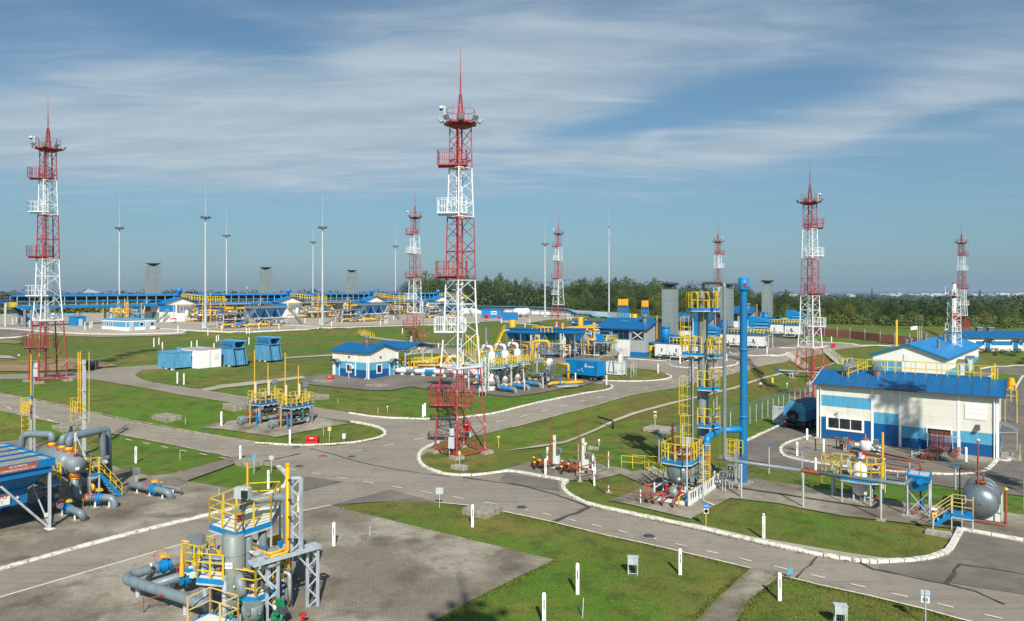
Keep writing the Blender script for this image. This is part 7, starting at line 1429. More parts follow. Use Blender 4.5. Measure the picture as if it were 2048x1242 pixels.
# local: front gable face along +... origin at its front corner; long side runs to -x, gable side runs to +y
LX, LY, EH, RH = 7.6, 6.0, 4.0, 4.95
mb = MB('light_grey'); mb.prism([(.05, 0), (LY-.05, 0), (LY-.05, EH), (LY/2, RH-.08), (.05, EH)], -LX+.05, -.05, 'x'); mb.use('white_clean').bb(-LX-.05, .06, -.06, LY, -.3, .12); obj('wall', mb, T)
bands = [(.15, 1.35, 'deep_blue'), (1.35, 2.45, 'sky_blue'), (2.45, EH, 'cream')]
mb = MB('cream'); panels(mb, -LX+.1, -.1, -.03, .048, bands); panels(mb, -.048, .03, .1, LY-.1, bands, 'y'); mb.use('cream').add([(.03, .0, EH-.01), (.03, LY, EH-.01), (.03, LY/2, RH-.1)], [(0, 1, 2)]); obj('wall_panels', mb, T)
for x, y in ((0, 0), (-LX, 0), (0, LY)): mb = MB('white_clean'); mb.bb(x-.09, x+.09, y-.09, y+.09, .1, EH); obj('pilaster', mb, T)
for x in (-2.7,): mb = MB('white_clean'); mb.bb(x-.08, x+.08, -.09, -.032, .4, EH); obj('pilaster', mb, T)
mb = MB('roof_blue'); ov = .35; sl = (RH-EH)/(LY/2)
def gable_roof(mb, x0, x1, y0, y1, EH, RH, ov=.35, ribs=12, mat='roof_blue'):
 ym = (y0+y1)/2; sl = (RH-EH)/(ym-y0)
 for s in (0, 1):
  ya = y0-ov if s == 0 else y1+ov; za = EH-ov*sl; vs = [(x0-ov, ya, za), (x1+ov, ya, za), (x1+ov, ym, RH), (x0-ov, ym, RH)]; mb.use(mat).add(vs+[(a, b, c+.08) for a, b, c in vs], [(0, 3, 2, 1) if s == 0 else (0, 1, 2, 3), (4, 5, 6, 7), (0, 1, 5, 4), (1, 2, 6, 5), (3, 0, 4, 7)])
  for i in range(ribs+1): x = x0-ov+.03+(x1-x0+2*ov-.06)*i/ribs; mb.bar((x, ya, za+.095), (x, ym, RH+.095), .035, .04)
  mb.use('deep_blue').bar((x1+ov+.02, ya, za+.02), (x1+ov+.02, ym, RH+.02), .05, .2); mb.bar((x0-ov, ya-.03, za+.02), (x1+ov, ya-.03, za+.02), .08, .12)
gable_roof(mb, -LX, 0, 0, LY, EH, RH); rf = obj('roof', mb, T)
mb = MB('rust_red'); mb.tube((-2.7, 2.2, 4.5), (-2.7, 2.2, 5.2), .3, n=16); mb.use('galv').tube((-2.7, 2.2, 5.2), (-2.7, 2.2, 5.9), .26, n=16); mb.tube((-2.7, 2.2, 5.9), (-2.7, 2.2, 6.3), .42, n=16); obj('chimney', mb, rf)
def door(T, x, y, w_, h, mat='worn_blue', axis='x'):
 mb = MB(mat)
 if axis == 'x': mb.bb(x-w_/2, x+w_/2, y-.06, y-.035, .12, h); mb.use('white_clean').bb(x-w_/2-.12, x-w_/2, y-.08, y-.035, .12, h+.1); mb.bb(x+w_/2, x+w_/2+.12, y-.08, y-.035, .12, h+.1)
 else: mb.bb(x+.035, x+.06, y-w_/2, y+w_/2, .12, h); mb.use('white_clean').bb(x+.035, x+.08, y-w_/2-.12, y-w_/2, .12, h+.1); mb.bb(x+.035, x+.08, y+w_/2, y+w_/2+.12, .12, h+.1)
 d = obj('door', mb, T); mb = MB('light_grey'); mb.box((x+w_*.35, y-.09, 1.1) if axis == 'x' else (x+.09, y+w_*.35, 1.1), (.05, .05, .12)); obj('handle', mb, d); return d
def canopy(T, x, y, z, w_, d_, axis='x'):
 mb = MB('galv'); n = 8; P = [(t_/n, sin(pi*t_/n)) for t_ in range(n+1)]
 vs = []
 for f, h in P:
  for e in (0, 1): vs.append((x-w_/2+w_*f, y-d_*e, z+.45*h) if axis == 'x' else (x+d_*e, y-w_/2+w_*f, z+.45*h))
 mb.add(vs+[(a, b, c+.03) for a, b, c in vs], [(2*i, 2*i+1, 2*i+3, 2*i+2) for i in range(n)]+[(2*n+2+2*i, 2*n+4+2*i, 2*n+5+2*i, 2*n+3+2*i) for i in range(n)])
 for s in (0, 1): p = Vector((x-w_/2+w_*s, y, z)) if axis == 'x' else Vector((x, y-w_/2+w_*s, z)); q = p+(Vector((0, -d_, 0)) if axis == 'x' else Vector((d_, 0, 0))); mb.bar(p, q, .05); mb.bar(p-Vector((0, 0, .5)), q, .04)
 return obj('door_canopy', mb, T)
door(T, -6.7, 0, .85, 2.2); canopy(T, -6.6, -.03, 2.35, 1.6, .9); mb = MB('white_clean'); mb.bb(-7.5, -7.2, -.1, -.035, .3, 2.1); obj('side_door', mb, T)
window(T, -4.1, -.035, .95, 2.0, .9, fr=.13); window(T, .035, 2.1, .9, 2.0, .85, axis='y', fr=.13)
mb = MB('white'); mb.bb(-3.6, -3.0, -.42, -.06, 1.5, 1.95); mb.use('dark_grey').lathe([(.16, -.425), (.16, -.43), (0, -.43)], (-3.35, 0, 1.72), 'y', 14); obj('air_conditioner', mb, T)
door(T, 0, 4.7, .85, 2.2, axis='y'); canopy(T, .03, 4.7, 2.35, 1.6, .9, 'y')
for x in (-.25,): mb = MB('white_clean'); mb.pipe([(x, -.3, EH-.1), (x, -.12, EH-.4), (x, -.12, .3), (x-.2, -.4, .1)], .05, 8); obj('downpipe', mb, T)
mb = MB('dark_grey'); mb.box((-4.0, -.12, 3.2), (.25, .2, .2)); mb.box((.12, 2.3, 3.2), (.2, .25, .2)); obj('wall_lamp', mb, T); mb = MB('cream'); mb.bar((-3.3, -.8, 0), (-3.3, -.8, 1.3), .09); obj('post', mb, T)
# open canopy behind
o = G(737, 760); q = S2W(o, -.5, LY+1.0); T = thing('open_canopy', 'open blue canopy roof on white lattice posts behind the small building', 'canopy', q, SITE); mb = MB('roof_blue'); gable_roof(mb, -6.0, 1.2, 0, 6.5, 4.1, 4.85, .3, 10); obj('roof', mb, T)
mb = MB('white');
for y in (0, 6.5): mb.bar((1.0, y, 3.9), (-6, y, 3.9), .1)
mb.bar((1.0, 0, 3.95), (1.0, 6.5, 3.95), .12); mb.bar((1.0, 0, 3.2), (1.0, 6.5, 3.2), .08)
for k in range(6): mb.bar((1.0, 6.5*k/6, 3.2 if k % 2 else 3.9), (1.0, 6.5*(k+1)/6, 3.9 if k % 2 else 3.2), .06)
obj('truss', mb, T)
for y in (.2, 4.2, 6.3): mb = MB('light_grey'); mb.bar((1.0, y, -.3), (1.0, y, 4.0), .18); obj('post', mb, T)
mb = MB('red'); mb.box((1.08, 3.2, 3.5), (.03, .4, .4)); obj('hazard_sign', mb, T)
# ---------------- pipes running right from the small building
o = G(790, 752); T = thing('metering_pipes', 'row of long white and grey pipes with blue valves beyond the small building', 'pipes', o, 0); r = rel(o); zg = o.z
A, B = G(775, 748), G(965, 757); mb = MB('pipe_grey')
def long_pipe(dy, z, cols, rad):
 a, b = A+Vector((0, dy, 0))-o, B+Vector((0, dy, 0))-o; a.z = b.z = z; n = len(cols)
 for i, c_ in enumerate(cols): mb.use(c_).tube(a.lerp(b, i/n), a.lerp(b, (i+1)/n), rad, n=16)
 for i in range(1, n): mb.use('galv' if i % 2 else 'white').tube(a.lerp(b, i/n)-Vector((.08, 0, 0)), a.lerp(b, i/n)+Vector((.08, 0, 0)), rad*1.3, n=14)
long_pipe(-.5, .75, ('pipe_grey', 'white', 'pipe_grey', 'white', 'valve_blue', 'white', 'pipe_grey', 'white', 'pipe_grey', 'white'), .32); long_pipe(1.6, .75, ('pipe_grey', 'white', 'grey', 'white', 'pipe_grey', 'white', 'pipe_grey', 'white'), .3)
long_pipe(3.4, .8, ('orange_yellow', 'yellow_pipe', 'pipe_grey', 'white', 'valve_blue', 'white', 'pipe_grey'), .24); obj('pipe_run', mb, T)
for k in range(9): p = A.lerp(B, (k+.5)/9)-o; mb = MB('light_grey'); mb.prism([(-.35, 0), (.35, 0), (.08, .5), (-.08, .5)], p.y-.65, p.y-.35, 'y'); [None]; mb.v = [(x+p.x, y, z+p.z) for x, y, z in mb.v]; obj('pipe_support', mb, T)
mb = MB('yellow_pipe'); L = (B-A).length; clutter(mb, 1, L-3, 2.2, 5.5, .6, 1.7, 90, ('yellow_pipe', 'orange_yellow', 'yellow', 'valve_blue', 'brick_red', 'white', 'light_grey', 'dark_grey'), 51, (.06, .16)); obj('pipework', mb, T)
mb = MB('yellow')
for x in (4, 9, 13.5, 17, 20): mb.use('yellow_pipe').pipe([(x, 5.5, .3), (x, 5.0, 1.3), (x+.8, 4.0, 1.3), (x+.8, 3.6, .7)], .14, 10); mb.use('valve_blue').tube((x+.5, 4.4, 1.1), (x+.9, 4.0, 1.1), .22, n=12)
obj('yellow_branches', mb, T)
for x0 in (16.0, 23.0): mb = MB('galv'); mb.stair((x0, -3.2, 0), (x0, -1.3, 1.5), .8, 'white', 'white', 'yellow'); mb.platform([(x0-.4, -1.3), (x0+.4, -1.3), (x0+.4, 2.2), (x0-.4, 2.2)], 1.5); mb.use('yellow').rail([(x0-.4, -1.3, 1.5), (x0-.4, 2.2, 1.5)], 1.1, .55, .03, 1); mb.rail([(x0+.4, -1.3, 1.5), (x0+.4, 2.2, 1.5)], 1.1, .55, .03, 1); obj('crossover_stair', mb, T)
# yellow header and railed deck behind it
o = G(790, 738); T = thing('yellow_header', 'thick yellow pipe with railed deck and tank behind the metering pipes', 'pipe', o, 0); r = rel(o); mb = MB('yellow_pipe'); b = G(890, 726)-o; mb.pipe([(-1, 0, .1), (-.6, 0, 1.1), (5, .8, 1.1), (b.x, b.y, b.z+1.2), (b.x+.3, b.y, b.z)], .33, 16); mb.pipe([(b.x+.5, b.y-1, .2), (b.x+.6, b.y-1, 1.4), (b.x+2.6, b.y-1, 1.4), (b.x+2.7, b.y-1, .1)], .34, 14); obj('pipe_run', mb, T)
mb = MB('yellow'); mb.rail([(-1, -2.5, .8), (7, -2.5, .8)], 1.2, .45, .04, 1); mb.rail([(-1, -1.2, .8), (7, -1.2, .8)], 1.2, .45, .04, 1); mb.rail([(12.2, -1.6, .4), (18.5, -1.6, .4)], 1.2, .45, .04, 1); obj('railing', mb, T); mb = MB('valve_blue'); mb.bb(-1, 7, -2.5, -1.2, .65, .8); mb.bb(12.2, 18.5, -1.6, -.3, .3, .4); obj('deck', mb, T)
mb = MB('dark_grey'); mb.tube((12.2, 0, 2.4), (14.5, 0, 2.6), .35, n=14); mb.use('grey').bb(12.4, 13.0, -.3, .3, .4, 2.2); mb.bb(13.7, 14.2, -.3, .3, .4, 2.2); mb.use('light_grey').tube((13.9, 0, 2.5), (13.9, 0, 3.3), .25, n=12); obj('machine', mb, T)
# ---------------- row of white separators with railed decks
o = G(973, 782); T = thing('separator_row', 'three white vertical separators under yellow railed decks with grey outlet pipes', 'separators', o, SITE, None, .8); Z = o.z; zl = lambda py, D: CAMZ-(py-HZ)/FPX*D-Z
sp = 3.75
for i in range(3):
 y = .6+i*sp; vx = .6
 mb = MB('white'); mb.lathe([(0, .9), (.35, .95), (.62, 1.2), (.72, 1.6), (.72, 2.6), (.5, 3.0), (.38, 3.2), (.38, 3.6), (.62, 3.8), (.62, 6.1), (.45, 6.4), (.18, 6.55)], (vx, y, 0), n=26); mb.use('grey').lathe([(.73, .9), (.73, 1.7)], (vx, y, 0), n=24); mb.use('light_grey').lathe([(.62, .9), (.7, .95), (.55, .1), (.6, 0)], (vx, y, 0), n=18)
 for k in range(5): a = radians(-130+35*k); mb.use('black').box((vx+.72*cos(a), y+.72*sin(a), 2.3), (.1, .1, .12))
 obj('white_vessel', mb, T)
 mb = MB('white'); mb.pipe([(vx, y, 6.4), (vx, y, 7.3), (vx-1.8, y, 7.4), (vx-1.8, y, 6.8)], .26, 14, R=.6); mb.use('brick_red').tube((vx-.9, y, 7.38), (vx-1.05, y, 7.38), .38, n=14); mb.use('light_grey').tube((vx-1.0, y, 7.5), (vx-1.0, y, 8.2), .12); obj('top_pipe', mb, T)
 mb = MB('pipe_grey'); mb.pipe([(vx+.6, y, 2.3), (vx+1.2, y, 2.4), (vx+1.5, y, .75), (vx+2.3, y-.2, .75), (vx+5.1, y-.3, .75), (vx+5.15, y-.3, -.3)], .33, 16, R=.8); mb.use('brick_red').tube((vx+.62, y, 2.3), (vx+.85, y, 2.33), .45, n=14); mb.tube((vx+1.33, y, 1.5), (vx+1.36, y, 1.35), .42, n=14); obj('outlet_pipe', mb, T)
 for f in (2.7, 3.9): mb = MB('valve_blue'); valve(mb, (vx+f, y-.25, .75), .36, (1, 0, 0)); obj('ball_valve', mb, T)
 mb = MB('dark_grey'); mb.bar((vx-.9, y-.9, 0), (vx+.8, y-.9, 4.0), .1); mb.bar((vx+.9, y+1.0, 0), (vx-.8, y+1.0, 4.0), .1); mb.use('grey').pipe([(vx+.3, y, 3.4), (vx+1.8, y+1.2, 4.2), (vx+3.2, y+1.6, 4.9)], .12, 10); obj('brace', mb, T)
mb = MB('grey'); P = [(1.3, -.6), (2.4, -.6), (2.4, 3*sp+.4), (1.3, 3*sp+.4)]; mb.platform(P, 4.15, 'sky_blue', 'sky_blue', 'white', .25); p = obj('platform', mb, T); mb = MB('yellow'); mb.rail([(x, y, 4.15) for x, y in P], 1.3, .7, .035, 1, True, .05); obj('railing', mb, p)
P = [(-3.2, -.6), (-.4, -.6), (-.4, 3*sp+.2), (-3.2, 3*sp+.2)]; mb = MB('grey'); mb.platform(P, 4.6, 'sky_blue', 'sky_blue', 'white', .25); p = obj('platform', mb, T); mb = MB('yellow'); mb.rail([(x, y, 4.6) for x, y in P], 1.4, .8, .035, 1, True, .05); mb.rail([(-3.2, -.6, 4.6), (-.4, -.6, 4.6)], 2.4, .5, .04, 1); obj('railing', mb, p)
for x, y in ((.4, -.9), (2.4, 3*sp+.5), (-.4, -.7), (-3.2, -.7), (2.4, 3.7), (2.4, 7.4)):
 mb = MB('white')
 if y < 0 and x > 0: mb.lattice((x, y, 0), (x, y, 5.6), .8, .8, .12, .05, .9)
 else: mb.bar((x, y, 0), (x, y, 4.3), .14)
 obj('post', mb, T)
mb = MB('light_grey'); clutter(mb, -3.2, .2, .2, 3*sp, .2, 4.2, 70, ('white', 'dark_grey', 'grey', 'yellow', 'light_grey', 'valve_blue', 'orange_yellow', 'green'), 61, (.05, .16)); clutter(mb, -3, 1.5, 0, 3*sp, 4.6, 6.4, 26, ('white', 'yellow', 'light_grey', 'sky_blue'), 62, (.05, .12)); obj('pipework', mb, T)
o2 = G(965, 792); mb = MB('light_grey'); mb.bb(-.45, .45, -.3, .3, .6, 1.3); [mb.bar((x, y, 0), (x, y, .6), .06) for x in (-.4, .4) for y in (-.25, .25)]; mb.use('black').bb(-.2, .2, -.2, .2, 0, .6); ob = obj('grey_cabinet', mb); ob.location = o2; tag(ob, 'small grey cabinet in front of the white separators', 'cabinet')
for px, py in ((1049, 782), (1086, 778)): g = G(px, py); mb = MB('cream'); mb.bar((0, 0, 0), (0, 0, 1.6), .1); ob = obj('cream_post', mb); ob.location = g; tag(ob, {1049: 'left cream post before the grey outlet pipes', 1086: 'right cream post before the grey outlet pipes'}[px], 'post')
# ---------------- filter column with grey deck and yellow pipes
o = G(1098, 770); T = thing('filter_column', 'white and grey filter column with round deck and thick yellow pipe arches', 'column', o, SITE, None, .74)
mb = MB('grey'); mb.lathe([(.7, 0), (.7, .5), (.5, .7), (.5, 1.6), (.78, 1.8), (.78, 3.4)], n=26); mb.use('white').lathe([(.78, 3.4), (.78, 5.6)], n=26); mb.use('grey').lathe([(.78, 5.6), (.78, 6.4), (.5, 6.7), (.35, 6.8)], n=26); mb.use('brick_red').lathe([(0, -.81), (.16, -.81), (.16, -.8)], (-.1, 0, 4.8), 'y', 14); obj('shell', mb, T)
P = octa(1.9); mb = MB('grey'); mb.platform(P, 6.2, 'grey', 'grey', 'grey'); p = obj('deck', mb, T); mb = MB('grey'); mb.rail([(x, y, 6.2) for x, y in P], 1.5, .8, .035, 1, True, .05); mb.tube((1.2, .5, 6.2), (1.2, .5, 9.5), .05); obj('railing', mb, p)
mb = MB('yellow_pipe'); mb.pipe([(0, 0, 6.6), (0, 0, 8.3), (-2.9, -1.3, 8.3), (-2.9, -1.3, 2.6)], .27, 16, R=.8); mb.pipe([(-2.6, 0, 9.4), (-2.6, 0, 8.9), (-3.4, 1.0, 8.9), (-3.4, 1.0, 5.9), (-1.2, .3, 5.9)], .22, 14); mb.pipe([(1.2, .6, 4.1), (3.4, .3, 4.1), (4.1, .2, 4.1), (4.1, .2, .6)], .27, 16, R=.8); mb.use('brick_red').tube((4.1, .2, 2.75), (4.1, .2, 2.95), .4, n=14); mb.tube((1.5, .5, 4.1), (1.7, .5, 4.1), .36, n=14); obj('yellow_arch', mb, T)
mb = MB('yellow_pipe'); mb.pipe([(1.9, -3.0, -.1), (1.9, -2.9, .8), (4.1, .2, .8), (5.4, 2.3, .8)], .26, 14); mb.pipe([(4.4, -1.6, .9), (6.6, 1.2, .9)], .28, 14); mb.use('black').tube((1.9, -3.0, -.1), (1.9, -2.97, .5), .27, n=14); mb.use('valve_blue').tube((3.0, -1.4, .8), (3.2, -1.1, .8), .38, n=14); mb.use('grey').pipe([(3.2, -3.2, .3), (5.0, -2.4, .6), (7.6, .2, .6)], .14, 10); mb.use('light_grey').pipe([(3.8, -3.4, .3), (7.0, -1.0, .5)], .1, 10); mb.use('brick_red').box((6.6, 1.4, .9), (.5, .5, .3)); obj('ground_pipes', mb, T)
mb = MB('grey'); mb.rail([(1.3, -1.3, 0), (3.2, -1.3, 0), (3.2, 1.0, 0), (1.3, 1.0, 0)], 4.4, 1.6, .03, 3, True, .05); mb.rail([(1.3, -1.3, 3.4), (3.2, -1.3, 3.4)], 1.2, .5, .03, 1); mb.rail([(-3.6, -1.8, 2.2), (-1.4, -1.8, 2.2)], 1.3, .5, .03, 1); mb.bb(-3.6, -1.2, -1.8, .2, 2.1, 2.2); mb.cage(1.0, -.4, 2.0, 4.6, .4, (1, -.4), 7, .6); obj('scaffold', mb, T); mb = MB('grey'); clutter(mb, -1.6, 1.6, -1.4, 1.6, .3, 3.2, 34, ('grey', 'light_grey', 'dark_grey', 'pipe_grey'), 71, (.04, .1)); mb.use('light_grey').box((.4, -.9, 1.2), (.5, .3, .7)); obj('pipework', mb, T)
# ---------------- blue trailer with white lettering
o = G(1195, 765); T = thing('generator_trailer', 'blue ribbed container trailer with white emblem and lettering', 'trailer', o, radians(-42), None, .76); LX, LY = 7.6, 2.5
mb = MB('valve_blue'); mb.bb(-LX, 0, 0, LY, 1.15, 3.85); mb.bb(-LX-.04, .04, -.04, LY+.04, 1.15, 1.27); mb.bb(-LX-.04, .04, -.04, LY+.04, 3.75, 3.88)
for k in range(32):
 x = -LX+.25+k*.235
 if not -5.0 < x < -3.1 and not -.9 < x < 0: mb.bb(x, x+.11, -.045, 0, 1.28, 3.7)
for k in range(8): mb.bb(0, .04, .2+.28*k, .33+.28*k, 1.3, 3.7)
bd = obj('container', mb, T); mb = MB('blue'); mb.bb(-4.95, -3.15, -.02, 0, 1.35, 3.65); mb.bb(-.85, -.1, -.02, -.001, 1.35, 3.65); mb.use('dark_grey').bb(-.8, -.15, -.035, -.02, 2.3, 2.36); obj('door', mb, bd)
mb = MB('white'); mb.bb(-4.55, -4.2, -.05, -.045, 1.95, 2.1); mb.bar((-3.9, -.05, 1.9), (-3.7, -.05, 2.5), .09, .01); mb.bar((-3.7, -.05, 2.5), (-3.3, -.05, 1.75), .07, .01); obj('white_stickers', mb, bd)
mb = MB('white'); ring = [(.0, .0)]; cx_, cz_ = -2.75, 2.95
for i in range(14):
 a0, a1 = radians(60+i*18), radians(60+(i+1)*18); ri, ro = .14, .27; mb.quad(*[(cx_+q*cos(a), -.052, cz_+q*sin(a)) for q, a in ((ri, a0), (ro, a0), (ro, a1), (ri, a1))])
mb.add([(cx_-.02, -.052, cz_+.12), (cx_+.26, -.052, cz_+.05), (cx_+.26, -.052, cz_-.16), (cx_+.14, -.052, cz_-.1)], [(0, 1, 2, 3)]); mb.add([(cx_-.04, -.052, cz_+.2), (cx_+.1, -.052, cz_+.26), (cx_+.2, -.052, cz_+.62), (cx_+.0, -.052, cz_+.45)], [(0, 1, 2, 3)]); obj('emblem', mb, bd); text_part('lettering', 'азпром', 'white', bd, (-1.75, -.052, 2.83), (pi/2, 0, 0), .5, shear=.15, bold=.012)
mb = MB('black'); mb.bb(-LX+.1, -.1, .3, LY-.3, .85, 1.14); mb.bar((-.2, LY/2, .8), (1.8, LY/2, .5), .12); obj('chassis', mb, T)
for x in (-6.0, -1.6, -.7):
 for y in (.25, LY-.25): mb = MB('tyre'); mb.lathe([(0, -.14), (.42, -.14), (.5, -.08), (.5, .08), (.42, .14), (0, .14)], (x, y, .5), 'y', 18); mb.use('galv').lathe([(0, -.15), (.2, -.15), (.22, -.141)], (x, y, .5), 'y', 12); obj('wheel', mb, T)
# white tank with ladder, small cabin
o = G(1241, 752); T = thing('white_tank', 'upright white tank inside a light scaffold beside the blue trailer', 'tank', o, SITE, None, .66); mb = MB('white'); mb.lathe([(0, .5), (.4, .55), (.62, .8), (.62, 4.6), (.5, 4.85), (0, 5.0)], n=26); mb.use('blue').box((-.25, -.6, 1.6), (.3, .06, .35)); obj('shell', mb, T)
mb = MB('light_grey');
for i in range(3): a = 2.1*i; mb.bar((.5*cos(a), .5*sin(a), 0), (.55*cos(a), .55*sin(a), 1), .08)
mb.bb(-.3, .3, -.3, .3, 5.6, 6.3); mb.rail([(-1.1, -1.1, 0), (1.1, -1.1, 0), (1.1, 1.1, 0), (-1.1, 1.1, 0)], 5.2, 2.4, .03, 2, True, .05); mb.rail([(-1.1, -1.1, 5.2), (1.1, -1.1, 5.2), (1.1, 1.1, 5.2), (-1.1, 1.1, 5.2)], 1.1, .8, .025, 1, True); mb.use('blue').bar((-2.6, -.9, .9), (-2.1, -.9, 3.8), .1); mb.bar((-1.2, -.9, .9), (-1.5, -.9, 3.8), .08); mb.bar((-2.6, -.9, .95), (-.3, -.9, .95), .08); obj('scaffold', mb, T)
o = G(1219, 752); T = thing('white_cabin', 'small white equipment cabin between trailer and white tank', 'cabin', o, SITE, None, .66); mb = MB('white'); mb.bb(-1.3, 2.6, .8, 3.2, .3, 3.1); mb.bb(-1.35, 2.65, .75, 3.25, 3.1, 3.2); obj('body', mb, T); mb = MB('dark_grey'); mb.bb(-1.2, 2.5, .9, 3.1, 0, .3); obj('skid', mb, T)
o = G(1212, 738); T = thing('steel_hut', 'khaki and grey steel hut with pitched frame behind the trailer', 'hut', o, SITE, None, .66); mb = MB('khaki'); mb.bb(-2, 1.6, 0, 3, 0, 3.2); mb.prism([(1.2, 3.2), (3.2, 3.2), (2.2, 4.3)], .2, 2.2, 'x'); mb.use('cream').bar((-2, -.05, 2.3), (-.4, -.05, 3.3), .1); mb.bar((-.4, -.05, 3.3), (1.6, -.05, 3.3), .1); obj('body', mb, T); mb = MB('light_grey'); mb.lathe([(0, .0), (.9, .15), (.95, 1.2), (.9, 1.9), (0, 2.0)], (-3.2, 1.2, .9), 'x', 22); obj('round_tank', mb, T)
# ---------------- parked containers on the left lawn
o = G(345, 741); T = thing('worn_container', 'faded blue steel container on blocks at the left of the parked row', 'container', o, SITE); mb = MB('worn_blue'); mb.bb(-4.2, 0, .0, 3.0, .3, 2.65); mb.bb(-4.25, .05, -.05, 3.05, 2.6, 2.72); obj('body', mb, T)
for x in (-3.6, -1.9, -.3): mb = MB('white'); mb.box((x, .2, .15), (.35, .4, .3)); obj('block', mb, T)
mb = MB('sky_blue'); mb.tube((-1.0, 1.6, 2.7), (-1.0, 1.6, 3.3), .22, n=14); mb.tube((-1.0, 1.6, 3.2), (-1.0, 1.6, 3.35), .35, n=14); obj('vent', mb, T)
o = G(397, 739); T = thing('white_site_cabin', 'white site cabin with red hose lying on its roof', 'cabin', o, SITE); mb = MB('white_clean'); mb.bb(-5.9, 0, 0, 3.8, .1, 2.9)
for k in range(14): mb.bb(0, .03, .1+k*.265, .22+k*.265, .2, 2.8)
mb.use('light_grey').bb(0, .045, 1.85, 1.95, .1, 2.9); mb.bb(-5.95, .05, -.05, 3.85, 2.9, 3.0); obj('body', mb, T); window(T, -1.8, 0, 1.1, 2.0, .5); mb = MB('cream'); mb.bb(.031, .07, 2.6, 3.4, 1.4, 2.3); obj('hatch', mb, T); mb = MB('red'); mb.pipe([(-5.2, .5, 3.02), (-2.8, 1.2, 3.05), (-1.4, .6, 3.03), (-.4, .5, 3.03), (-.3, 3.6, 3.03)], .05, 6); mb.use('black').pline([(-2.3, -.06, 1.8), (-1.5, -.08, 2.9)], .02); obj('hose', mb, T)
def hopper(px, py, label):
 o = G(px, py); T = thing('worn_hopper', label, 'hopper', o, SITE, 'faded blue steel units with flared tops', .87); mb = MB('worn_blue'); mb.add([(-3.2, 0, .25), (1.5, 0, .25), (1.5, 2.8, .25), (-3.2, 2.8, .25), (-3.2, .15, 3.3), (1.1, .15, 3.3), (1.1, 2.65, 3.3), (-3.2, 2.65, 3.3)], [(0, 1, 5, 4), (1, 2, 6, 5), (2, 3, 7, 6), (3, 0, 4, 7), (4, 5, 6, 7), (0, 3, 2, 1)])
 obj('body', mb, T); mb = MB('worn_blue'); a = [(-3.1, .6, 3.4), (1.2, .6, 3.4), (1.2, 2.2, 3.4), (-3.1, 2.2, 3.4)]; b = [(-3.4, .2, 4.7), (1.7, .2, 4.7), (1.7, 2.6, 4.7), (-3.4, 2.6, 4.7)]; mb.add(a+b, [(0, 1, 5, 4), (2, 3, 7, 6), (3, 0, 4, 7)]); mb.add([(-3.3, .35, 4.5), (1.6, .35, 4.5), (1.6, 2.45, 4.5), (-3.3, 2.45, 4.5)], [(0, 1, 2, 3)]); mb.bb(-3.3, 1.5, .0, 2.8, 3.3, 3.38)
 for k in range(9): mb.use('deep_blue').bar((-2.2+k*.45, .55, 3.45), (-2.4+k*.47, .19, 4.65), .03)
 obj('flared_top', mb, T)
 for y in (.3, 2.3):
  mb = MB('worn_blue'); mb.bar((1.15, y-.25, 3.3), (1.95, y-.25, .3), .09, .2); mb.bar((1.15, y+.25, 3.3), (1.95, y+.25, .3), .09, .2); mb.use('black').add([(1.10, y-.25, 3.25), (1.10, y+.25, 3.25), (1.60, y+.25, .3), (1.60, y-.25, .3)], [(0, 1, 2, 3)]); mb.use('worn_blue')
  for k in range(7): z = .7+k*.4; x = 1.95-(z-.3)*.27; mb.box((x, y, z), (.25, .5, .05))
  obj('step_ladder', mb, T)
 mb = MB('deep_blue'); mb.rail([(-2.2, .05, 3.4), (.4, .05, 3.4)], .9, .8, .03, 1); mb.bar((.4, .05, 4.3), (1.2, .05, 3.4), .05); obj('handrail', mb, T); mb = MB('grey'); mb.bb(-.7, -.4, -.03, .08, .9, 2.0); obj('door', mb, T)
 for x in (-1.6, .1): mb = MB('white'); mb.box((x, .2, .12), (.4, .4, .28)); obj('block', mb, T)
 return T
hopper(457, 733, 'left faded blue unit with flared top, beside the white cabin'); hopper(529, 723.5, 'right faded blue unit with flared top, standing alone')
g = G(176, 741); mb = MB('tyre'); mb.lathe([(.25, -.2), (.75, -.22), (.8, 0), (.75, .22), (.25, .2)], (0, 0, .75), 'y', 24); mb.use('dark_grey').bb(-.5, 1.0, .3, .9, .1, 1.4); ob = obj('cable_drum', mb); ob.location = g; tag(ob, 'dark cable drum beside the road behind the vent pipes', 'drum')
# ---------------- right hand compressor halls: one unit built, two copied
U = Vector((sin(radians(35)), cos(radians(35)), 0))
o = G(1291, 716); rz = SITE
def group_of(lst, labels, du):
 for k, labs in enumerate(labels, 1):
  for t_, lb in zip(lst, labs):
   if lb: p = t_.location+U*du*k; p.z += H(p.x, p.y)-H(t_.location.x, t_.location.y); dup(t_, lb, p)
hall = T = thing('compressor_hall', 'nearest grey hall with blue roof and X braced window at right', 'building', o, rz, 'grey halls with blue roofs on the right'); LX, LY, EH, RH = 9.6, 11, 5.3, 6.9
mb = MB('wall_grey'); mb.prism([(0, 0), (LY, 0), (LY, EH), (LY/2, RH-.1), (0, EH)], -LX, 0, 'x'); obj('wall', mb, T); mb = MB('blue'); mb.bb(-3, .03, -.04, -.003, 0, 1.0); mb.bb(.003, .04, 0, LY, 0, 1.0); mb.use('white').bb(-6.0, -3.1, -.12, -.003, .1, 3.1); obj('lower_panels', mb, T)
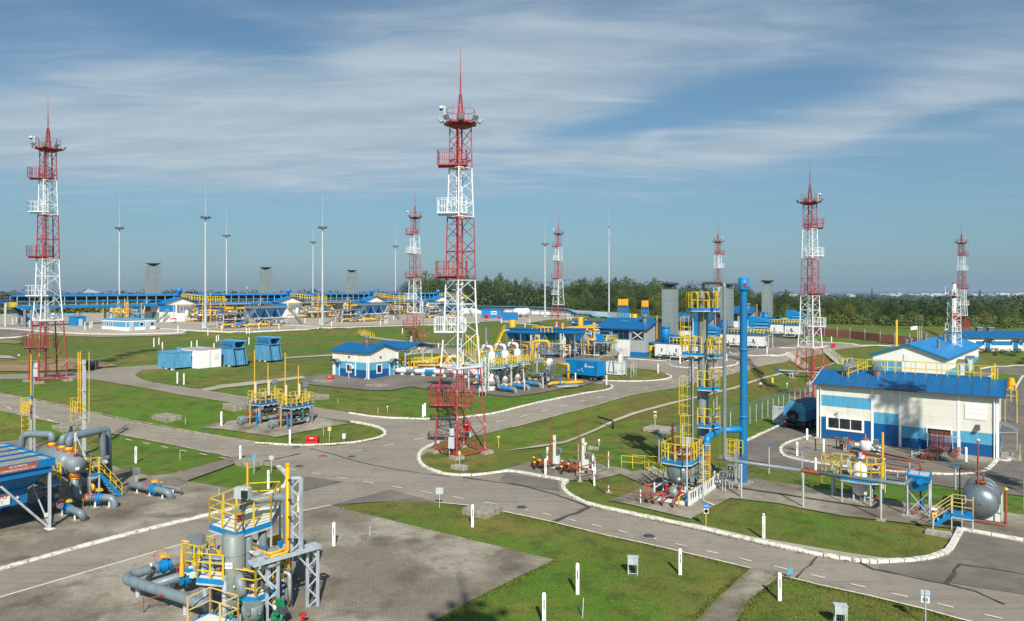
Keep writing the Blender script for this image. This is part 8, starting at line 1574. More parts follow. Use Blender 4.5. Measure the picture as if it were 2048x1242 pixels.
mb = MB('roof_blue'); gable_roof(mb, -LX, 0, 0, LY, EH, RH, .5, 14); mb.use('worn_blue').bb(-6.5, -5, 3, 3.8, 6.35, 6.5); mb.bb(-3, -1.8, 3.6, 4.4, 6.5, 6.65); rf = obj('roof', mb, T); mb = MB('galv'); mb.tube((-1.6, 3.2, 6.2), (-1.6, 3.2, 7.3), .45, n=14); mb.tube((-1.6, 3.2, 7.3), (-1.6, 3.2, 7.8), .7, n=14); obj('chimney', mb, rf)
for x, w_ in ((-8.2, 2.3), (-4.9, 3.2), (-1.5, 2.2)):
 f = window(T, x, -.003, 3.3, 4.8, w_, panes=3 if w_ > 3 else 2, mat='blue')
mb = MB('white'); mb.bar((-2.5, -.12, 3.35), (-.5, -.12, 4.75), .12); mb.bar((-.5, -.12, 3.35), (-2.5, -.12, 4.75), .12); obj('brace', mb, T)
mb = MB('orange_yellow'); mb.tube((.5, 4, 2), (.5, 4, 7.6), .12); mb.use('yellow').tube((.4, 1.5, 0), (.4, 1.5, 2.2), .3, n=10); clutter(mb, .2, 1.2, .8, 2.6, .1, 2.2, 10, ('yellow', 'orange_yellow', 'brick_red', 'light_grey'), 5, (.06, .12)); mb.use('blue').box((.8, 2, 2.7), (1.4, 1.6, .2)); obj('side_piping', mb, T)
so = S2W(o, 3.3, 3.4); so.z = o.z; stack = T = thing('exhaust_stack', 'nearest of the three grey square stacks with dish caps at right', 'stack', so, rz, 'grey square exhaust stacks at right')
mb = MB('stack_grey'); s = 1.12; zt = 15.15-o.z; mb.bb(-s, s, -s, s, 4.2, zt); k = 4
for i in range(k+1): z = 4.2+(zt-4.2)*i/k; mb.use('grey').bb(-s-.02, s+.02, -s-.02, s+.02, z-.05, z+.03)
obj('shaft', mb, T); mb = MB('blue'); mb.bb(-s-.1, s+.1, -s-.1, s+.1, 2.2, 4.2); mb.use('dark_grey').bb(-s, s, -s, s, 0, 2.2); obj('base', mb, T)
mb = MB('dark_grey'); mb.lathe([(0, zt+.35), (.3, zt+.3), (1.1, zt+.75), (1.65, zt+.95), (1.7, zt+1.05), (1.2, zt+1.25), (0, zt+1.3)], n=22); [mb.bar((x, y, zt), (x*.6, y*.6, zt+.8), .08) for x in (-.9, .9) for y in (-.9, .9)]; obj('cap', mb, T)
eo = S2W(o, 2.0, -.5); eo.z = o.z; encl = T = thing('engine_enclosure', 'white low equipment enclosure beside the nearest grey stack', 'enclosure', eo, rz, 'white equipment enclosures at the stacks'); mb = MB('white'); mb.bb(0, 6.2, 0, 2.8, .5, 2.75); mb.bb(6.5, 10.2, .2, 2.8, .5, 2.8); mb.use('dark_grey')
for x in (1.2, 3.9, 8): mb.bb(x, x+.25, -.02, 0, 1.4, 2.0)
for x in (.2, 2.4, 4.4): mb.use('light_grey').bb(x, x+.06, -.03, 0, .5, 2.7)
mb.use('dark_grey').bb(.1, 10, .2, 2.6, .0, .5); obj('body', mb, T); mb = MB('blue'); mb.bb(-.1, 10.4, -.1, 3.0, 2.81, 2.95); mb.use('yellow').rail([(2.8, 0, 2.9), (10.2, 0, 2.9)], 1.1, .7, .05, 1); obj('top_deck', mb, T)
mb = MB('valve_blue'); mb.lathe([(0, 2.9), (.75, 3.0), (.8, 5.2), (.6, 5.5), (.85, 5.6), (.85, 5.8), (0, 5.8)], (1.4, 1.6, 0), n=16); clutter(mb, 2.5, 7, .4, 2.6, 3.0, 4.4, 18, ('valve_blue', 'blue', 'dark_grey', 'yellow'), 12, (.1, .25)); obj('silencer', mb, T); mb = MB('light_grey'); clutter(mb, .5, 9.5, -2.4, -.5, 0, 1.6, 26, ('light_grey', 'white', 'galv', 'dark_grey'), 13, (.05, .12)); obj('pipework', mb, T)
io = S2W(o, 8.6, 1.0); io.z = o.z; intake = T = thing('air_intake', 'nearest bright blue louvred air intake above a white enclosure', 'air intake', io, rz, 'bright blue air intakes at the right hand stacks'); mb = MB('valve_blue'); mb.prism([(0, 3.4), (3.6, 3.4), (4.2, 5.6), (1.2, 6.6), (0, 6.6)], 0, 2.6, 'y')
for k in range(3): mb.use('sky_blue').bb(1.3, 4.0, -.25, 0, 3.7+k*.6, 4.0+k*.6); mb.use('deep_blue').bb(1.3, 4.0, -.03, 0, 4.0+k*.6, 4.28+k*.6)
obj('hood', mb, T); mb = MB('yellow'); mb.rail([(-.5, -.8, 3.2), (5, -.8, 3.2)], 1.1, .7, .045, 1); mb.use('blue').bb(-.5, 5, -.8, 0, 3.05, 3.2); [mb.use('light_grey').bar((x, y, 0), (x, y, 3.1), .14) for x in (0, 4.4) for y in (-.6, 2.4)]; obj('deck', mb, T)
group_of([hall, stack, encl, intake], [('middle grey hall with blue roof behind the tall column', 'middle one of the three grey square stacks at right, behind the curved pipe', 'white low equipment enclosure beside the middle grey stack', 'middle bright blue louvred air intake, seen past the blue stack'),
 ('farthest grey hall with blue roof, right of the blue stack', 'farthest of the three grey square stacks with dish caps at right', 'white low equipment enclosure beside the farthest grey stack', 'farthest bright blue louvred air intake, beside the right lattice tower')], 32.2)
# pipe rack left of the nearest hall
o = G(1178, 712); T = thing('pipe_rack', 'yellow pipes on white trestles joining the nearest hall', 'pipe rack', o, SITE);
for x, y in ((-3.4, 0), (-1, 0), (1.6, 0), (-3.4, 6), (-1, 6), (1.6, 6)): mb = MB('white'); mb.lattice((x, y, 0), (x, y, 5.0), .7, .7, .12, .07, 1.2); obj('trestle', mb, T)
mb = MB('orange_yellow')
for i in range(7): y = -.4+i*1.1; mb.tube((-3.9, y, 5.1), (1.4, y, 5.3), .09, n=10)
mb.pipe([(-4.2, -1, 0), (-4.2, -1, 5.2), (-2.0, 7.5, 5.4), (1.4, 8, 5.4)], .14, 10); mb.pipe([(.4, -1, .4), (.4, -1, 3.2), (2.2, -.6, 3.2)], .14, 8); obj('pipe_run', mb, T); mb = MB('grey'); clutter(mb, -4, 4.6, -1.5, 7, .2, 4.8, 90, ('yellow_pipe', 'light_grey', 'white', 'dark_grey', 'grey', 'valve_blue', 'brick_red', 'orange_yellow'), 81, (.05, .15)); obj('pipework', mb, T)
mb = MB('yellow'); mb.platform([(2.4, -2.6), (6.2, -2.6), (6.2, -.8), (2.4, -.8)], 3.0, 'galv', 'sky_blue'); mb.use('yellow').rail([(2.4, -2.6, 3), (6.2, -2.6, 3), (6.2, -.8, 3)], 1.2, .6, .045, 1); mb.use('valve_blue').bb(3.0, 4.4, -2.7, -2.5, 3.0, 4.4); mb.use('yellow').cage(5.8, -2.6, .8, 3.8, .4, (1, -.5), 6, .6); [mb.use('light_grey').bar((x, y, 0), (x, y, 2.9), .14) for x in (2.5, 6.1) for y in (-2.5, -.9)]; obj('service_deck', mb, T)
# deep blue coolers with lattice masts and yellow cylinders
def blue_cooler(px, py, n, label):
 o = G(px, py); T = thing('fin_cooler', label, 'cooler', o, SITE, 'deep blue fin coolers in the middle yard'); L = n*2.1; mb = MB('blue'); mb.bb(-L*.55, L*.55, 0, 3.6, 4.5, 5.2); mb.use('deep_blue').bb(-L*.55-.1, L*.55+.1, -.1, 3.7, 5.2, 5.32)
 for k in range(n):
  x0, x1 = -L*.55+L*1.1*k/n+.1, -L*.55+L*1.1*(k+1)/n-.1; xm = (x0+x1)/2; a = [(x0, .1, 4.49), (x1, .1, 4.49), (x1, 3.5, 4.49), (x0, 3.5, 4.49)]; b = [(xm-.6, 1.1, 3.1), (xm+.6, 1.1, 3.1), (xm+.6, 2.5, 3.1), (xm-.6, 2.5, 3.1)]; mb.use('blue').add(a+b, [(0, 1, 5, 4), (1, 2, 6, 5), (2, 3, 7, 6), (3, 0, 4, 7), (4, 5, 6, 7)])
 obj('body', mb, T)
 for x in (-L*.5, 0, L*.5): mb = MB('grey'); mb.bar((x, .2, 0), (x, .2, 4.4), .16); mb.bar((x, 3.4, 0), (x, 3.4, 4.4), .16); mb.bar((x, .2, .5), (x, 3.4, 4), .08); obj('leg_frame', mb, T)
 mb = MB('dark_grey'); clutter(mb, -L*.5, L*.5, -.6, 3.4, .2, 3.0, 30, ('dark_grey', 'grey', 'yellow_pipe', 'light_grey'), px, (.06, .16)); mb.use('white').bb(-L*.5, -L*.5+.8, -.06, 0, 4.9, 5.1); obj('pipework', mb, T); return T
blue_cooler(1040, 716, 3, 'left deep blue fin cooler between yellow ladder and lattice mast'); blue_cooler(1118, 716, 3, 'right deep blue fin cooler behind the round grey deck'); blue_cooler(1168, 690, 3, 'farthest deep blue fin cooler under the yellow trestle pipes')
for px, py, top, lab, ct in ((1070, 717, 662, 'white lattice mast between the two deep blue coolers', 'yellow'), (1126, 716, 658, 'slim white lattice mast topped with a yellow cylinder', 'yellow')):
 g = G(px, py); h = (py-top)/FPX*g.y; T = thing('lattice_post', lab, 'mast', g, SITE); mb = MB('white'); w_ = 1.1 if px < 1100 else .6; mb.lattice((0, 0, 0), (0, 0, h), w_, w_, .14, .07, 1.3); obj('lattice', mb, T); mb = MB('yellow_pipe')
 if px > 1100: mb.tube((-.1, 0, h), (-.1, 0, h+1.1), .25, n=12)
 else: mb.rail([(.5, 0, h-.2), (3, 1, h-.2)], .9, .6, .08, 0); mb.pipe([(-.6, 0, h-1), (-.6, 0, h+.7), (.6, 0, h+.7), (3, 1, h+.7)], .12, 8)
 obj('yellow_cap', mb, T)
def cyl_stack(px, D, ytop, wpx, label, seg=0):
 g = at(px, D); r_ = wpx/2/FPX*D; zt = CAMZ-(ytop-HZ)/FPX*D-g.z; mb = MB('yellow_pipe'); mb.lathe([(r_, 0), (r_, zt-.1), (r_*.9, zt), (r_*.8, zt-.1), (0, zt-.3)], n=24); mb.use('orange_yellow').lathe([(r_, zt*.6-.04), (r_*1.03, zt*.6), (r_, zt*.6+.04)], n=24); ob = obj('yellow_cylinder', mb); ob.location = g; tag(ob, label, 'cylinder', 'yellow cylinders in the yards')
cyl_stack(1025, 140, 640, 13, 'yellow cylinder standing behind the left deep blue cooler'); cyl_stack(1161, 150, 634, 11, 'yellow cylinder standing behind the right deep blue cooler'); cyl_stack(1188, 145, 645, 6, 'thin yellow cylinder left of the nearest grey hall'); cyl_stack(1269, 185, 628, 11, 'yellow cylinder seen over the nearest hall roof')
g = G(998, 716); T = thing('yellow_ladder', 'leaning yellow ladder stair left of the deep blue coolers', 'ladder', g, SITE); mb = MB('yellow'); mb.stair((-1.5, 0, 0), (.8, .6, 5.0), .8, 'yellow', 'yellow', 'yellow'); obj('stair', mb, T); mb = MB('grey'); mb.tube((-2.2, -1, 0), (-2.2, -1, 5.6), .22, n=12); mb.use('green').tube((-2.2, -1, 5.6), (-2.2, -1, 5.9), .27, n=12); mb.use('yellow').rail([(-6, -2, .3), (-3, -2, .3)], 3.6, .6, .05, 0); obj('posts', mb, T)
for px, n, lab in ((1246, 6, 'wider cluster of yellow tubes on a blue frame behind the halls'), (1290, 4, 'narrower cluster of yellow tubes on a blue frame behind the halls')):
 g = at(px, 200); T = thing('vent_cluster', lab, 'vent cluster', g, 0, 'yellow vent clusters on blue frames'); zt = CAMZ-(598 if n == 6 else 601)*0-((598 if n == 6 else 601)-HZ)/FPX*200-g.z; mb = MB('yellow_pipe'); w_ = n*.5
 for k in range(n): x = -w_/2+.25+k*.5; mb.tube((x, 0, zt-1.8), (x, 0, zt), .26, n=12); mb.tube((x, .6, zt-1.8), (x, .6, zt-.1), .26, n=12)
 obj('tubes', mb, T); mb = MB('valve_blue');
 for k in range(n+1): x = -w_/2+k*.5; mb.bar((x, 0, 0), (x, 0, zt-1.8), .12); mb.bar((x, .8, 0), (x, .8, zt-1.8), .12)
 for k in range(8): z = zt-1.8-k*1.1; mb.bar((-w_/2, 0, z), (w_/2, 0, z), .09); mb.use('grey').bar((-w_/2, .1, z-1), (w_/2, .1, z), .05); mb.use('valve_blue')
 obj('frame', mb, T)
# ---------------- far middle: blue shed, container, round tanks, white wall and cable bridge
g = G(985, 637); T = thing('blue_shed', 'bright blue shed with white louvre in the far middle yard', 'shed', g, radians(-12)); mb = MB('valve_blue'); mb.bb(-4.3, 3.2, 0, 5, 0, 3.3); mb.use('white').bb(-.6, 1.6, -.05, 0, 1.5, 2.7); mb.use('dark_grey').bb(-.4, 1.4, -.08, -.05, 1.9, 2.3); obj('body', mb, T); mb = MB('blue'); mb.bb(-4.5, 3.4, -.2, 5.2, 3.3, 3.45); obj('roof', mb, T)
g = G(1020, 641); T = thing('blue_container', 'plain blue container in front of the round white tanks', 'container', g, radians(-8)); mb = MB('blue'); mb.bb(-2.6, 2.4, 0, 2.6, .2, 2.8); mb.use('sky_blue').box((-1.4, -.02, 1.9), (.3, .04, .2)); obj('body', mb, T); mb = MB('dark_grey'); mb.bb(-2.5, 2.3, .1, 2.5, 0, .2); obj('skid', mb, T)
for px, lab in ((1030, 'left round white tank behind the blue container'), (1043, 'right round white tank behind the blue container')): g = G(px, 636); T = thing('round_tank', lab, 'tank', g, SITE); mb = MB('white'); mb.lathe([(0, -.3), (.9, -.1), (1.45, .5), (1.5, 4), (.9, 4.8), (0, 5)], (0, 0, 2.2), 'y', 24); obj('shell', mb, T); mb = MB('concrete'); mb.bb(-1, 1, .8, 1.2, 0, 1.0); mb.bb(-1, 1, 3, 3.4, 0, 1.0); obj('saddle', mb, T)
for px, py, c_, lab in ((973, 642, 'red', 'small red fire point box in the far middle yard'), (998, 638, 'red', 'tiny red drum beside the round white tanks'), (1003, 638, 'valve_blue', 'tiny blue drum beside the round white tanks')): g = G(px, py); mb = MB(c_); mb.lathe([(.5, 0), (.52, .9), (.4, 1.1), (0, 1.15)] if px > 980 else [(.8, .8), (.8, 2.2), (0, 2.3)], n=12 if px > 980 else 4, smooth=False); ob = obj('drum' if px > 980 else 'fire_point', mb); ob.location = g; tag(ob, lab, 'drum')
P = [at(905, 330), at(1010, 316), at(1100, 300), at(1160, 280), at(1215, 262), at(1262, 245)]; T = thing('white_wall', 'long white wall below the blue cable bridge', 'wall', P[0], 0); mb = MB('white_clean')
for a, b in zip(P, P[1:]):
 n = max(1, round((b-a).length/4))
 for i in range(n): p, q = a.lerp(b, i/n)-P[0], a.lerp(b, (i+.97)/n)-P[0]; mb.use('white_clean').bar(p+Vector((0, 0, 1.2)), q+Vector((0, 0, 1.2)), .15, 2.4); mb.use('valve_blue').bar(p, p+Vector((0, -.2, 3.0)), .1)
obj('wall_panels', mb, T)
T = thing('cable_bridge', 'blue cable bridge stepping down to the right above the white wall', 'bridge', P[0]+Vector((0, 6, 0)), 0); Q = [(905, 612), (1010, 613), (1080, 615), (1130, 618), (1143, 620), (1150, 625), (1180, 627), (1190, 633), (1215, 634), (1228, 640), (1262, 642)]; pts = []
for px, py in Q:
 k = (px-905)/357; D = 336-86*k; pts.append(Vector(((px-CXP)/FPX*D, D, CAMZ-(py-HZ)/FPX*D))-T.location)
mb = MB('blue')
for a, b in zip(pts, pts[1:]):
 L = (b-a).length; n = max(1, round(L/3)); up = Vector((0, 0, 1))
 mb.use('sky_blue').bar(a+up*.1, b+up*.1, 1.6, .2); mb.use('dark_grey').bar(a-up*.7, b-up*.7, 1.2, .7); mb.use('blue').bar(a-up*1.4, b-up*1.4, .3, .25)
 for i in range(n): p = a.lerp(b, i/n); mb.use('blue').bar(p-up*1.4, p, .14)
obj('bridge_deck', mb, T)
for p in pts[::1]: w_ = p+T.location; mb = MB('dark_grey'); mb.bar(p-Vector((0, 0, 1.4)), (p.x, p.y, H(w_.x, w_.y)-T.location.z), .3); obj('leg', mb, T)
# ---------------- left compressor plant: one unit built, three copied
DU = 43.5
o = G(330, 645); T = hall = thing('gas_hall', 'nearest white hall with blue gable roof in the left yard', 'building', o, SITE, 'white gas halls with blue gable roofs in the left yard'); LX, LY, EH, RH = 13, 10.6, 6.3, 8.1
mb = MB('white_clean'); mb.prism([(0, 0), (LY, 0), (LY, EH), (LY/2, RH-.1), (0, EH)], -LX, 0, 'x'); obj('wall', mb, T); mb = MB('valve_blue'); mb.bb(.003, .06, -.02, 3.4, 3.4, 5.6); mb.bb(-3.5, -.0, -.06, -.003, 3.4, 5.8); mb.use('grey').bb(-8, -3.5, -.06, -.003, .2, 3.2); mb.bb(.003, .05, 4, LY, 3.0, 5.6); obj('panels', mb, T)
mb = MB('roof_blue'); gable_roof(mb, -LX, 0, 0, LY, EH, RH, .6, 16, 'valve_blue'); obj('roof', mb, T); window(T, -10.6, -.003, 3.4, 5.6, 3.6, panes=3, fr=.15); window(T, .003, 6.8, 3.3, 5.2, 3.6, axis='y', panes=3, fr=.1)
st = MB('galv'); st.stair((.8, -3.4, 0), (.8, .4, 3.4), .9, 'grey', 'blue', 'yellow'); obj('stair', st, T)
mb = MB('yellow'); mb.rail([(-3, LY*.5+2, 7.4), (0, LY*.5+2, 7.4), (6, LY*.5+6, 6.6), (6, LY*.5+12, 6.6)], 1.7, .9, .1, 1); mb.use('valve_blue').lathe([(.3, 7.2), (.3, 9.6), (.9, 9.7), (.9, 11.0), (.6, 11.1), (0, 11.1)], (-3.6, LY*.5+1.5, 0), n=14); obj('roof_railing', mb, T)
p = S2W(o, -11, 2); p.z = o.z; T = stack = thing('exhaust_stack', 'nearest of the three tall grey square stacks in the left yard', 'stack', p, SITE, 'tall grey square stacks in the left yard'); s = 1.8; zt = CAMZ+47/FPX*p.y-o.z
mb = MB('stack_grey'); mb.bb(-s, s, -s, s, 0, zt)
for i in range(7): z = 5+(zt-5)*i/6; mb.use('grey').bb(-s-.02, s+.02, -s-.02, s+.02, z-.05, z+.03)
mb.bb(s+.001, s+.02, -.03, .03, 6, zt); mb.bb(-.03, .03, -s-.02, -s-.001, 6, zt); obj('shaft', mb, T)
mb = MB('dark_grey'); mb.lathe([(0, zt+.1), (.5, zt+.15), (1.9, zt+.8), (2.25, zt+.95), (2.25, zt+1.1), (0, zt+1.15)], n=22); [mb.bar((x, y, zt-.1), (x, y, zt+.8), .1) for x in (-1, 1) for y in (-1, 1)]; obj('cap', mb, T)
# yellow pipe yard beside the hall
p = S2W(o, 3, 1); p.z = o.z; T = pipes = thing('gas_pipe_manifold', 'yellow pipes and grey frames right of the nearest left hall', 'manifold', p, SITE, 'yellow pipe manifolds in the left yard')
mb = MB('yellow_pipe')
for k in range(4): y = 6+k*2.6; mb.pipe([(0, y, 0), (0, y, 4.0+.4*(k % 2)), (2.2, y, 4.0+.4*(k % 2)), (2.2, y, .4)], .26, 12); mb.use('valve_blue').tube((2.2, y, 1.2), (2.2, y, 1.9), .6, n=12); mb.use('yellow_pipe')
mb.pipe([(3, 3, .9), (3, 16, .9), (9, 16, .9)], .28, 12); obj('pipe_run', mb, T); mb = MB('light_grey'); clutter(mb, -1, 8, 4, 18, .3, 5, 90, ('yellow_pipe', 'light_grey', 'grey', 'white', 'yellow_pipe', 'orange_yellow', 'valve_blue'), 91, (.1, .28)); obj('pipework', mb, T)
mb = MB('orange_yellow'); [mb.tube((x, y, 0), (x, y, h), .13, n=8) for x, y, h in ((4, -2, 6), (7, 6, 7), (8, 8, 9.5), (6, 13, 6.5), (2, 17, 7), (-6, -7, 6.5))]; mb.bar((4, -2, 5.9), (12, 20, 5.9), .12); obj('vent_pipe', mb, T)
mb = MB('white'); [mb.lathe([(.55, 0), (.55, 3.6), (.3, 3.9), (0, 4)], (x, y, 0), n=14) for x, y in ((1, 4), (4, 9))]; mb.lathe([(.9, .4), (.9, 1.3), (0, 1.4)], (5.5, -3, 0), n=14); mb.use('red').lathe([(.92, 1.3), (.92, 1.6), (0, 1.7)], (5.5, -3, 0), n=14); obj('white_vessels', mb, T)
# hopper cooler
o = G(508, 654); T = cooler = thing('hopper_cooler', 'nearest cooler with three blue hoppers in a grey frame', 'cooler', o, SITE, 'coolers with blue hoppers in the left yard'); mb = MB('grey'); W_, D_ = 5.2, 11.5
mb.bb(-W_, 0, 0, D_, 5.25, 5.9); mb.use('dark_grey').bb(-W_+.2, -.2, .2, D_-.2, 5.9, 6.0); obj('frame', mb, T)
for k in range(3): y0, y1 = .3+k*3.7, 3.8+k*3.7; ym = (y0+y1)/2; mb = MB('blue'); a = [(-W_+.3, y0, 5.25), (-.1, y0, 5.25), (-.1, y1, 5.25), (-W_+.3, y1, 5.25)]; b = [(-3.1, ym-.7, 2.4), (-1.3, ym-.7, 2.4), (-1.3, ym+.7, 2.4), (-3.1, ym+.7, 2.4)]; mb.add(a+b, [(0, 1, 5, 4), (1, 2, 6, 5), (2, 3, 7, 6), (3, 0, 4, 7), (4, 5, 6, 7)]); obj('hopper', mb, T)
mb = MB('light_grey')
for k in range(4): y = .1+k*3.75; mb.bar((0, y, 4.8), (-.4, y+(1.8 if k < 3 else -1.8), 2.4), .2); mb.bar((-.2, y, 0), (-.2, y, 2.4), .2); mb.bar((-.2, y, 0), (-.2, min(D_, y+3.7), 2.4), .12)
mb.bb(-.4, 0, 0, D_, 2.3, 2.6); obj('bracing', mb, T); mb = MB('grey'); mb.stair((.5, -5, 0), (.5, 0, 5), 1.0, 'grey', 'grey', 'grey'); mb.stair((.5, D_+5, 0), (.5, D_, 5), 1.0, 'grey', 'grey', 'grey'); obj('stair', mb, T)
mb = MB('yellow_pipe'); [mb.tube((-.5, y, 5.4), (-.5, y+2.2, 5.4), .36, n=14) for y in (-8.5, -5)]; mb.use('grey').platform([(-3, -10), (.5, -10), (.5, -2), (-3, -2)], 4.2, 'grey', 'grey', 'grey'); [mb.use('light_grey').bar((x, y, 0), (x, y, 4.2), .2) for x in (-2.8, .3) for y in (-9.8, -6, -2.2)]; obj('yellow_drums', mb, T)
mb = MB('grey'); clutter(mb, -3, .5, -10, -1, .3, 4, 60, ('grey', 'light_grey', 'white', 'dark_grey'), 95, (.08, .2)); clutter(mb, -4, -.8, 0, D_, .2, 2.6, 26, ('dark_grey', 'grey'), 96, (.1, .2)); obj('pipework', mb, T)
mb = MB('yellow_pipe'); mb.pipe([(2.5, -12, -.1), (2.4, -11.4, 1.1), (2.2, -4, 1.1)], .3, 12); mb.pipe([(3.5, -1, .8), (3.5, 6, .8)], .22, 12); mb.pipe([(3.2, -5, .1), (3.2, -4, 1), (3.2, -1, 1), (3.2, -.4, 0)], .24, 10); [mb.use('valve_blue').tube((x, y, .9), (x, y+1.1, .9), .42, n=12) for x, y in ((2.3, -9.6), (3.5, 2.6), (2.9, -7.4))]; clutter(mb, 1.8, 4.6, -10, 7, .3, 1.8, 30, ('yellow_pipe', 'orange_yellow', 'valve_blue'), 97, (.1, .25)); obj('yellow_valves', mb, T)
ORD = (('second', 'middle'), ('third', 'farthest')); labs = []
labs = [('second white hall with blue gable roof in the left yard', 'middle one of the three tall grey square stacks in the left yard', 'yellow pipes and grey frames right of the second left hall'),
  ('third white hall with blue gable roof in the left yard', 'farthest of the three tall grey square stacks in the left yard', 'yellow pipes and grey frames right of the third left hall'), ('farthest white hall with blue roof, seen through the tallest tower', None, None)]
group_of([hall, stack, pipes], labs, DU); group_of([cooler], [('second cooler with three blue hoppers, right of a slender mast',), ('farthest cooler with blue hoppers, beside the tallest tower',)], 42)
# yellow frames left of the nearest hall
g = G(246, 650); T = thing('yellow_pipe_frame', 'yellow ladders, frames and pipes behind the low white and blue office', 'frame', g, SITE); mb = MB('yellow'); mb.rail([(-6, 0, 3.5), (0, 1, 3.5)], 1.3, 1.0, .1, 1); [mb.use('orange_yellow').tube((x, y, 0), (x, y, h), .13, n=8) for x, y, h in ((-8, -2, 7.5), (-3, 2, 8), (0, 1, 7), (1, 1, 6), (-5, 4, 7), (-14, -6, 6.5))]; mb.use('yellow').cage(-2, 0, 1, 6, .6, (1, -1), 7, 1); obj('yellow_frame', mb, T); mb = MB('light_grey'); clutter(mb, -9, 0, 0, 8, .3, 5, 50, ('yellow', 'light_grey', 'yellow_pipe', 'valve_blue', 'white'), 99, (.1, .2)); obj('pipework', mb, T)
# long covered gallery
P0 = Vector((-.712*196, 196, 0)); T = thing('covered_gallery', 'very long raised gallery with blue roof across the left background', 'gallery', P0, SITE); L = 192; zr, zb = 13.75, 10.2
mb = MB('valve_blue'); mb.prism([(-2.6, zr-.5), (0, zr), (2.6, zr-.5), (2.6, zr-.62), (-2.6, zr-.62)], 0, L, 'y');
for k in range(int(L/4)): mb.use('blue').bar((2.62, k*4, zr-.52), (0, k*4, zr+.02), .06)
obj('roof', mb, T)
for k in range(65):
 mb = MB('light_grey'); mb.bar((2.4, k*3, zb), (2.4, k*3, zr-.6), .16); mb.bar((-2.4, k*3, zb), (-2.4, k*3, zr-.6), .16); obj('post', mb, T)
mb = MB('valve_blue'); mb.bb(2.2, 2.5, 0, L, zb-.4, zb+.35); mb.bb(-2.5, -2.2, 0, L, zb-.4, zb+.2); mb.bb(2.42, 2.52, 0, L, zb+1.4, zb+1.65); mb.use('dark_grey').bb(-2.2, 2.2, 0, L, zb-.2, zb); mb.bb(-2.35, -2.2, 0, L, zb+1.8, zr-.7)
for k in range(4): mb.use('grey').tube((-1.4+k*.8, 0, zb+.4), (-1.4+k*.8, L, zb+.4), .25, n=8)
obj('deck', mb, T)
for k in range(9):
 y = 2+k*23.3; w_ = S2W(P0, 0, y); zg = H(w_.x, w_.y); mb = MB('light_grey' if k % 3 else 'grey'); [mb.tube((x, y+q, zg), (x, y+q, zb-.3), .4, n=10) for x in (-2, 2) for q in (0, 1.6)]; obj('pier', mb, T)
mb = MB('yellow'); mb.rail([(2.3, -2.5, zb), (2.3, 0, zb), (-2.3, 0, zb)], 1.3, .6, .08, 1); obj('end_railing', mb, T)
# low white and blue office
o = G(252, 663.5); T = thing('low_office', 'low white and light blue office in front of the first left hall', 'building', o, SITE); LX, LY, h = 13, 7.8, 3.0; mb = MB('white_clean'); mb.bb(-LX, 0, 0, LY, 0, h); obj('wall', mb, T)
mb = MB('sky_blue'); mb.bb(-LX+.1, -.1, -.05, -.003, 1.2, 2.5); mb.bb(.003, .05, .1, LY-.1, 1.2, 2.5); obj('band', mb, T); mb = MB('sky_blue'); mb.bb(-LX-.2, .2, -.2, LY+.2, h, h+.14); obj('roof', mb, T)
for x in (-11.5, -9.5, -7.3): window(T, x, -.05, 1.4, 2.2, .8)
for y in (4.0, 6.8): window(T, .05, y, 1.4, 2.2, .9, axis='y')
for y in (1.4, 5.4): mb = MB('light_grey'); mb.bb(.051, .2, y-.6, y+.6, .05, 2.5); obj('door', mb, T)
# far left raised pipe bridge
o = G(60, 655); T = thing('raised_pipe_bridge', 'raised blue pipe bridge sloping down at the far left edge', 'bridge', o, 0); r = rel(o); D = o.y; q = lambda px, py, d=0: Vector(((px-CXP)/FPX*(D+d), D+d, CAMZ-(py-HZ)/FPX*(D+d)))-o
mb = MB('blue')
for d in (0, 1.2):
 for a, b in (((-60, 601), (20, 601)), ((20, 601), (62, 641)), ((-60, 606), (18, 606)), ((18, 607), (58, 644))): mb.use('deep_blue').bar(q(*a, d), q(*b, d), .3)
for k in range(9): a = q(20+42*k/9, 601+40*k/9); mb.bar(a, a+Vector((0, 1.2, -.6)), .2)
mb.use('dark_grey').bar(q(-60, 604, .6), q(20, 604, .6), .9, .4); mb.bar(q(20, 604, .6), q(60, 642, .6), .9, .4); obj('truss', mb, T)
for px in (11, 60): a = q(px, 606 if px < 20 else 640); mb = MB('light_grey'); mb.tube(a, (a.x, a.y, 0), .3, n=10); obj('leg', mb, T)
g = G(112, 645); T = thing('low_cable_bridge', 'low grey and blue cable bridge left of the low office', 'bridge', g, 0); r = rel(g); D = g.y; q = lambda px, py: Vector(((px-CXP)/FPX*D, D, CAMZ-(py-HZ)/FPX*D))-g; mb = MB('grey'); mb.bar(q(28, 630), q(165, 633), 1.2, .5); mb.use('sky_blue').bar(q(28, 627.5), q(150, 629), 1.4, .2); obj('deck', mb, T)
for px in (35, 70, 118, 158): a = q(px, 632); mb = MB('light_grey'); mb.bar(a, (a.x, a.y, -.2), .5); obj('leg', mb, T)
g = G(150, 653); T = thing('blue_kiosk', 'small bright blue kiosk left of the low office', 'kiosk', g, SITE); mb = MB('valve_blue'); mb.bb(-4, 0, 0, 3, 0, 2.7); obj('body', mb, T); mb = MB('blue'); mb.bb(-4.1, .1, -.1, 3.1, 2.7, 2.85); obj('roof', mb, T); mb = MB('light_grey'); mb.bb(.003, .05, 1, 2, 0, 2.1); obj('door', mb, T)
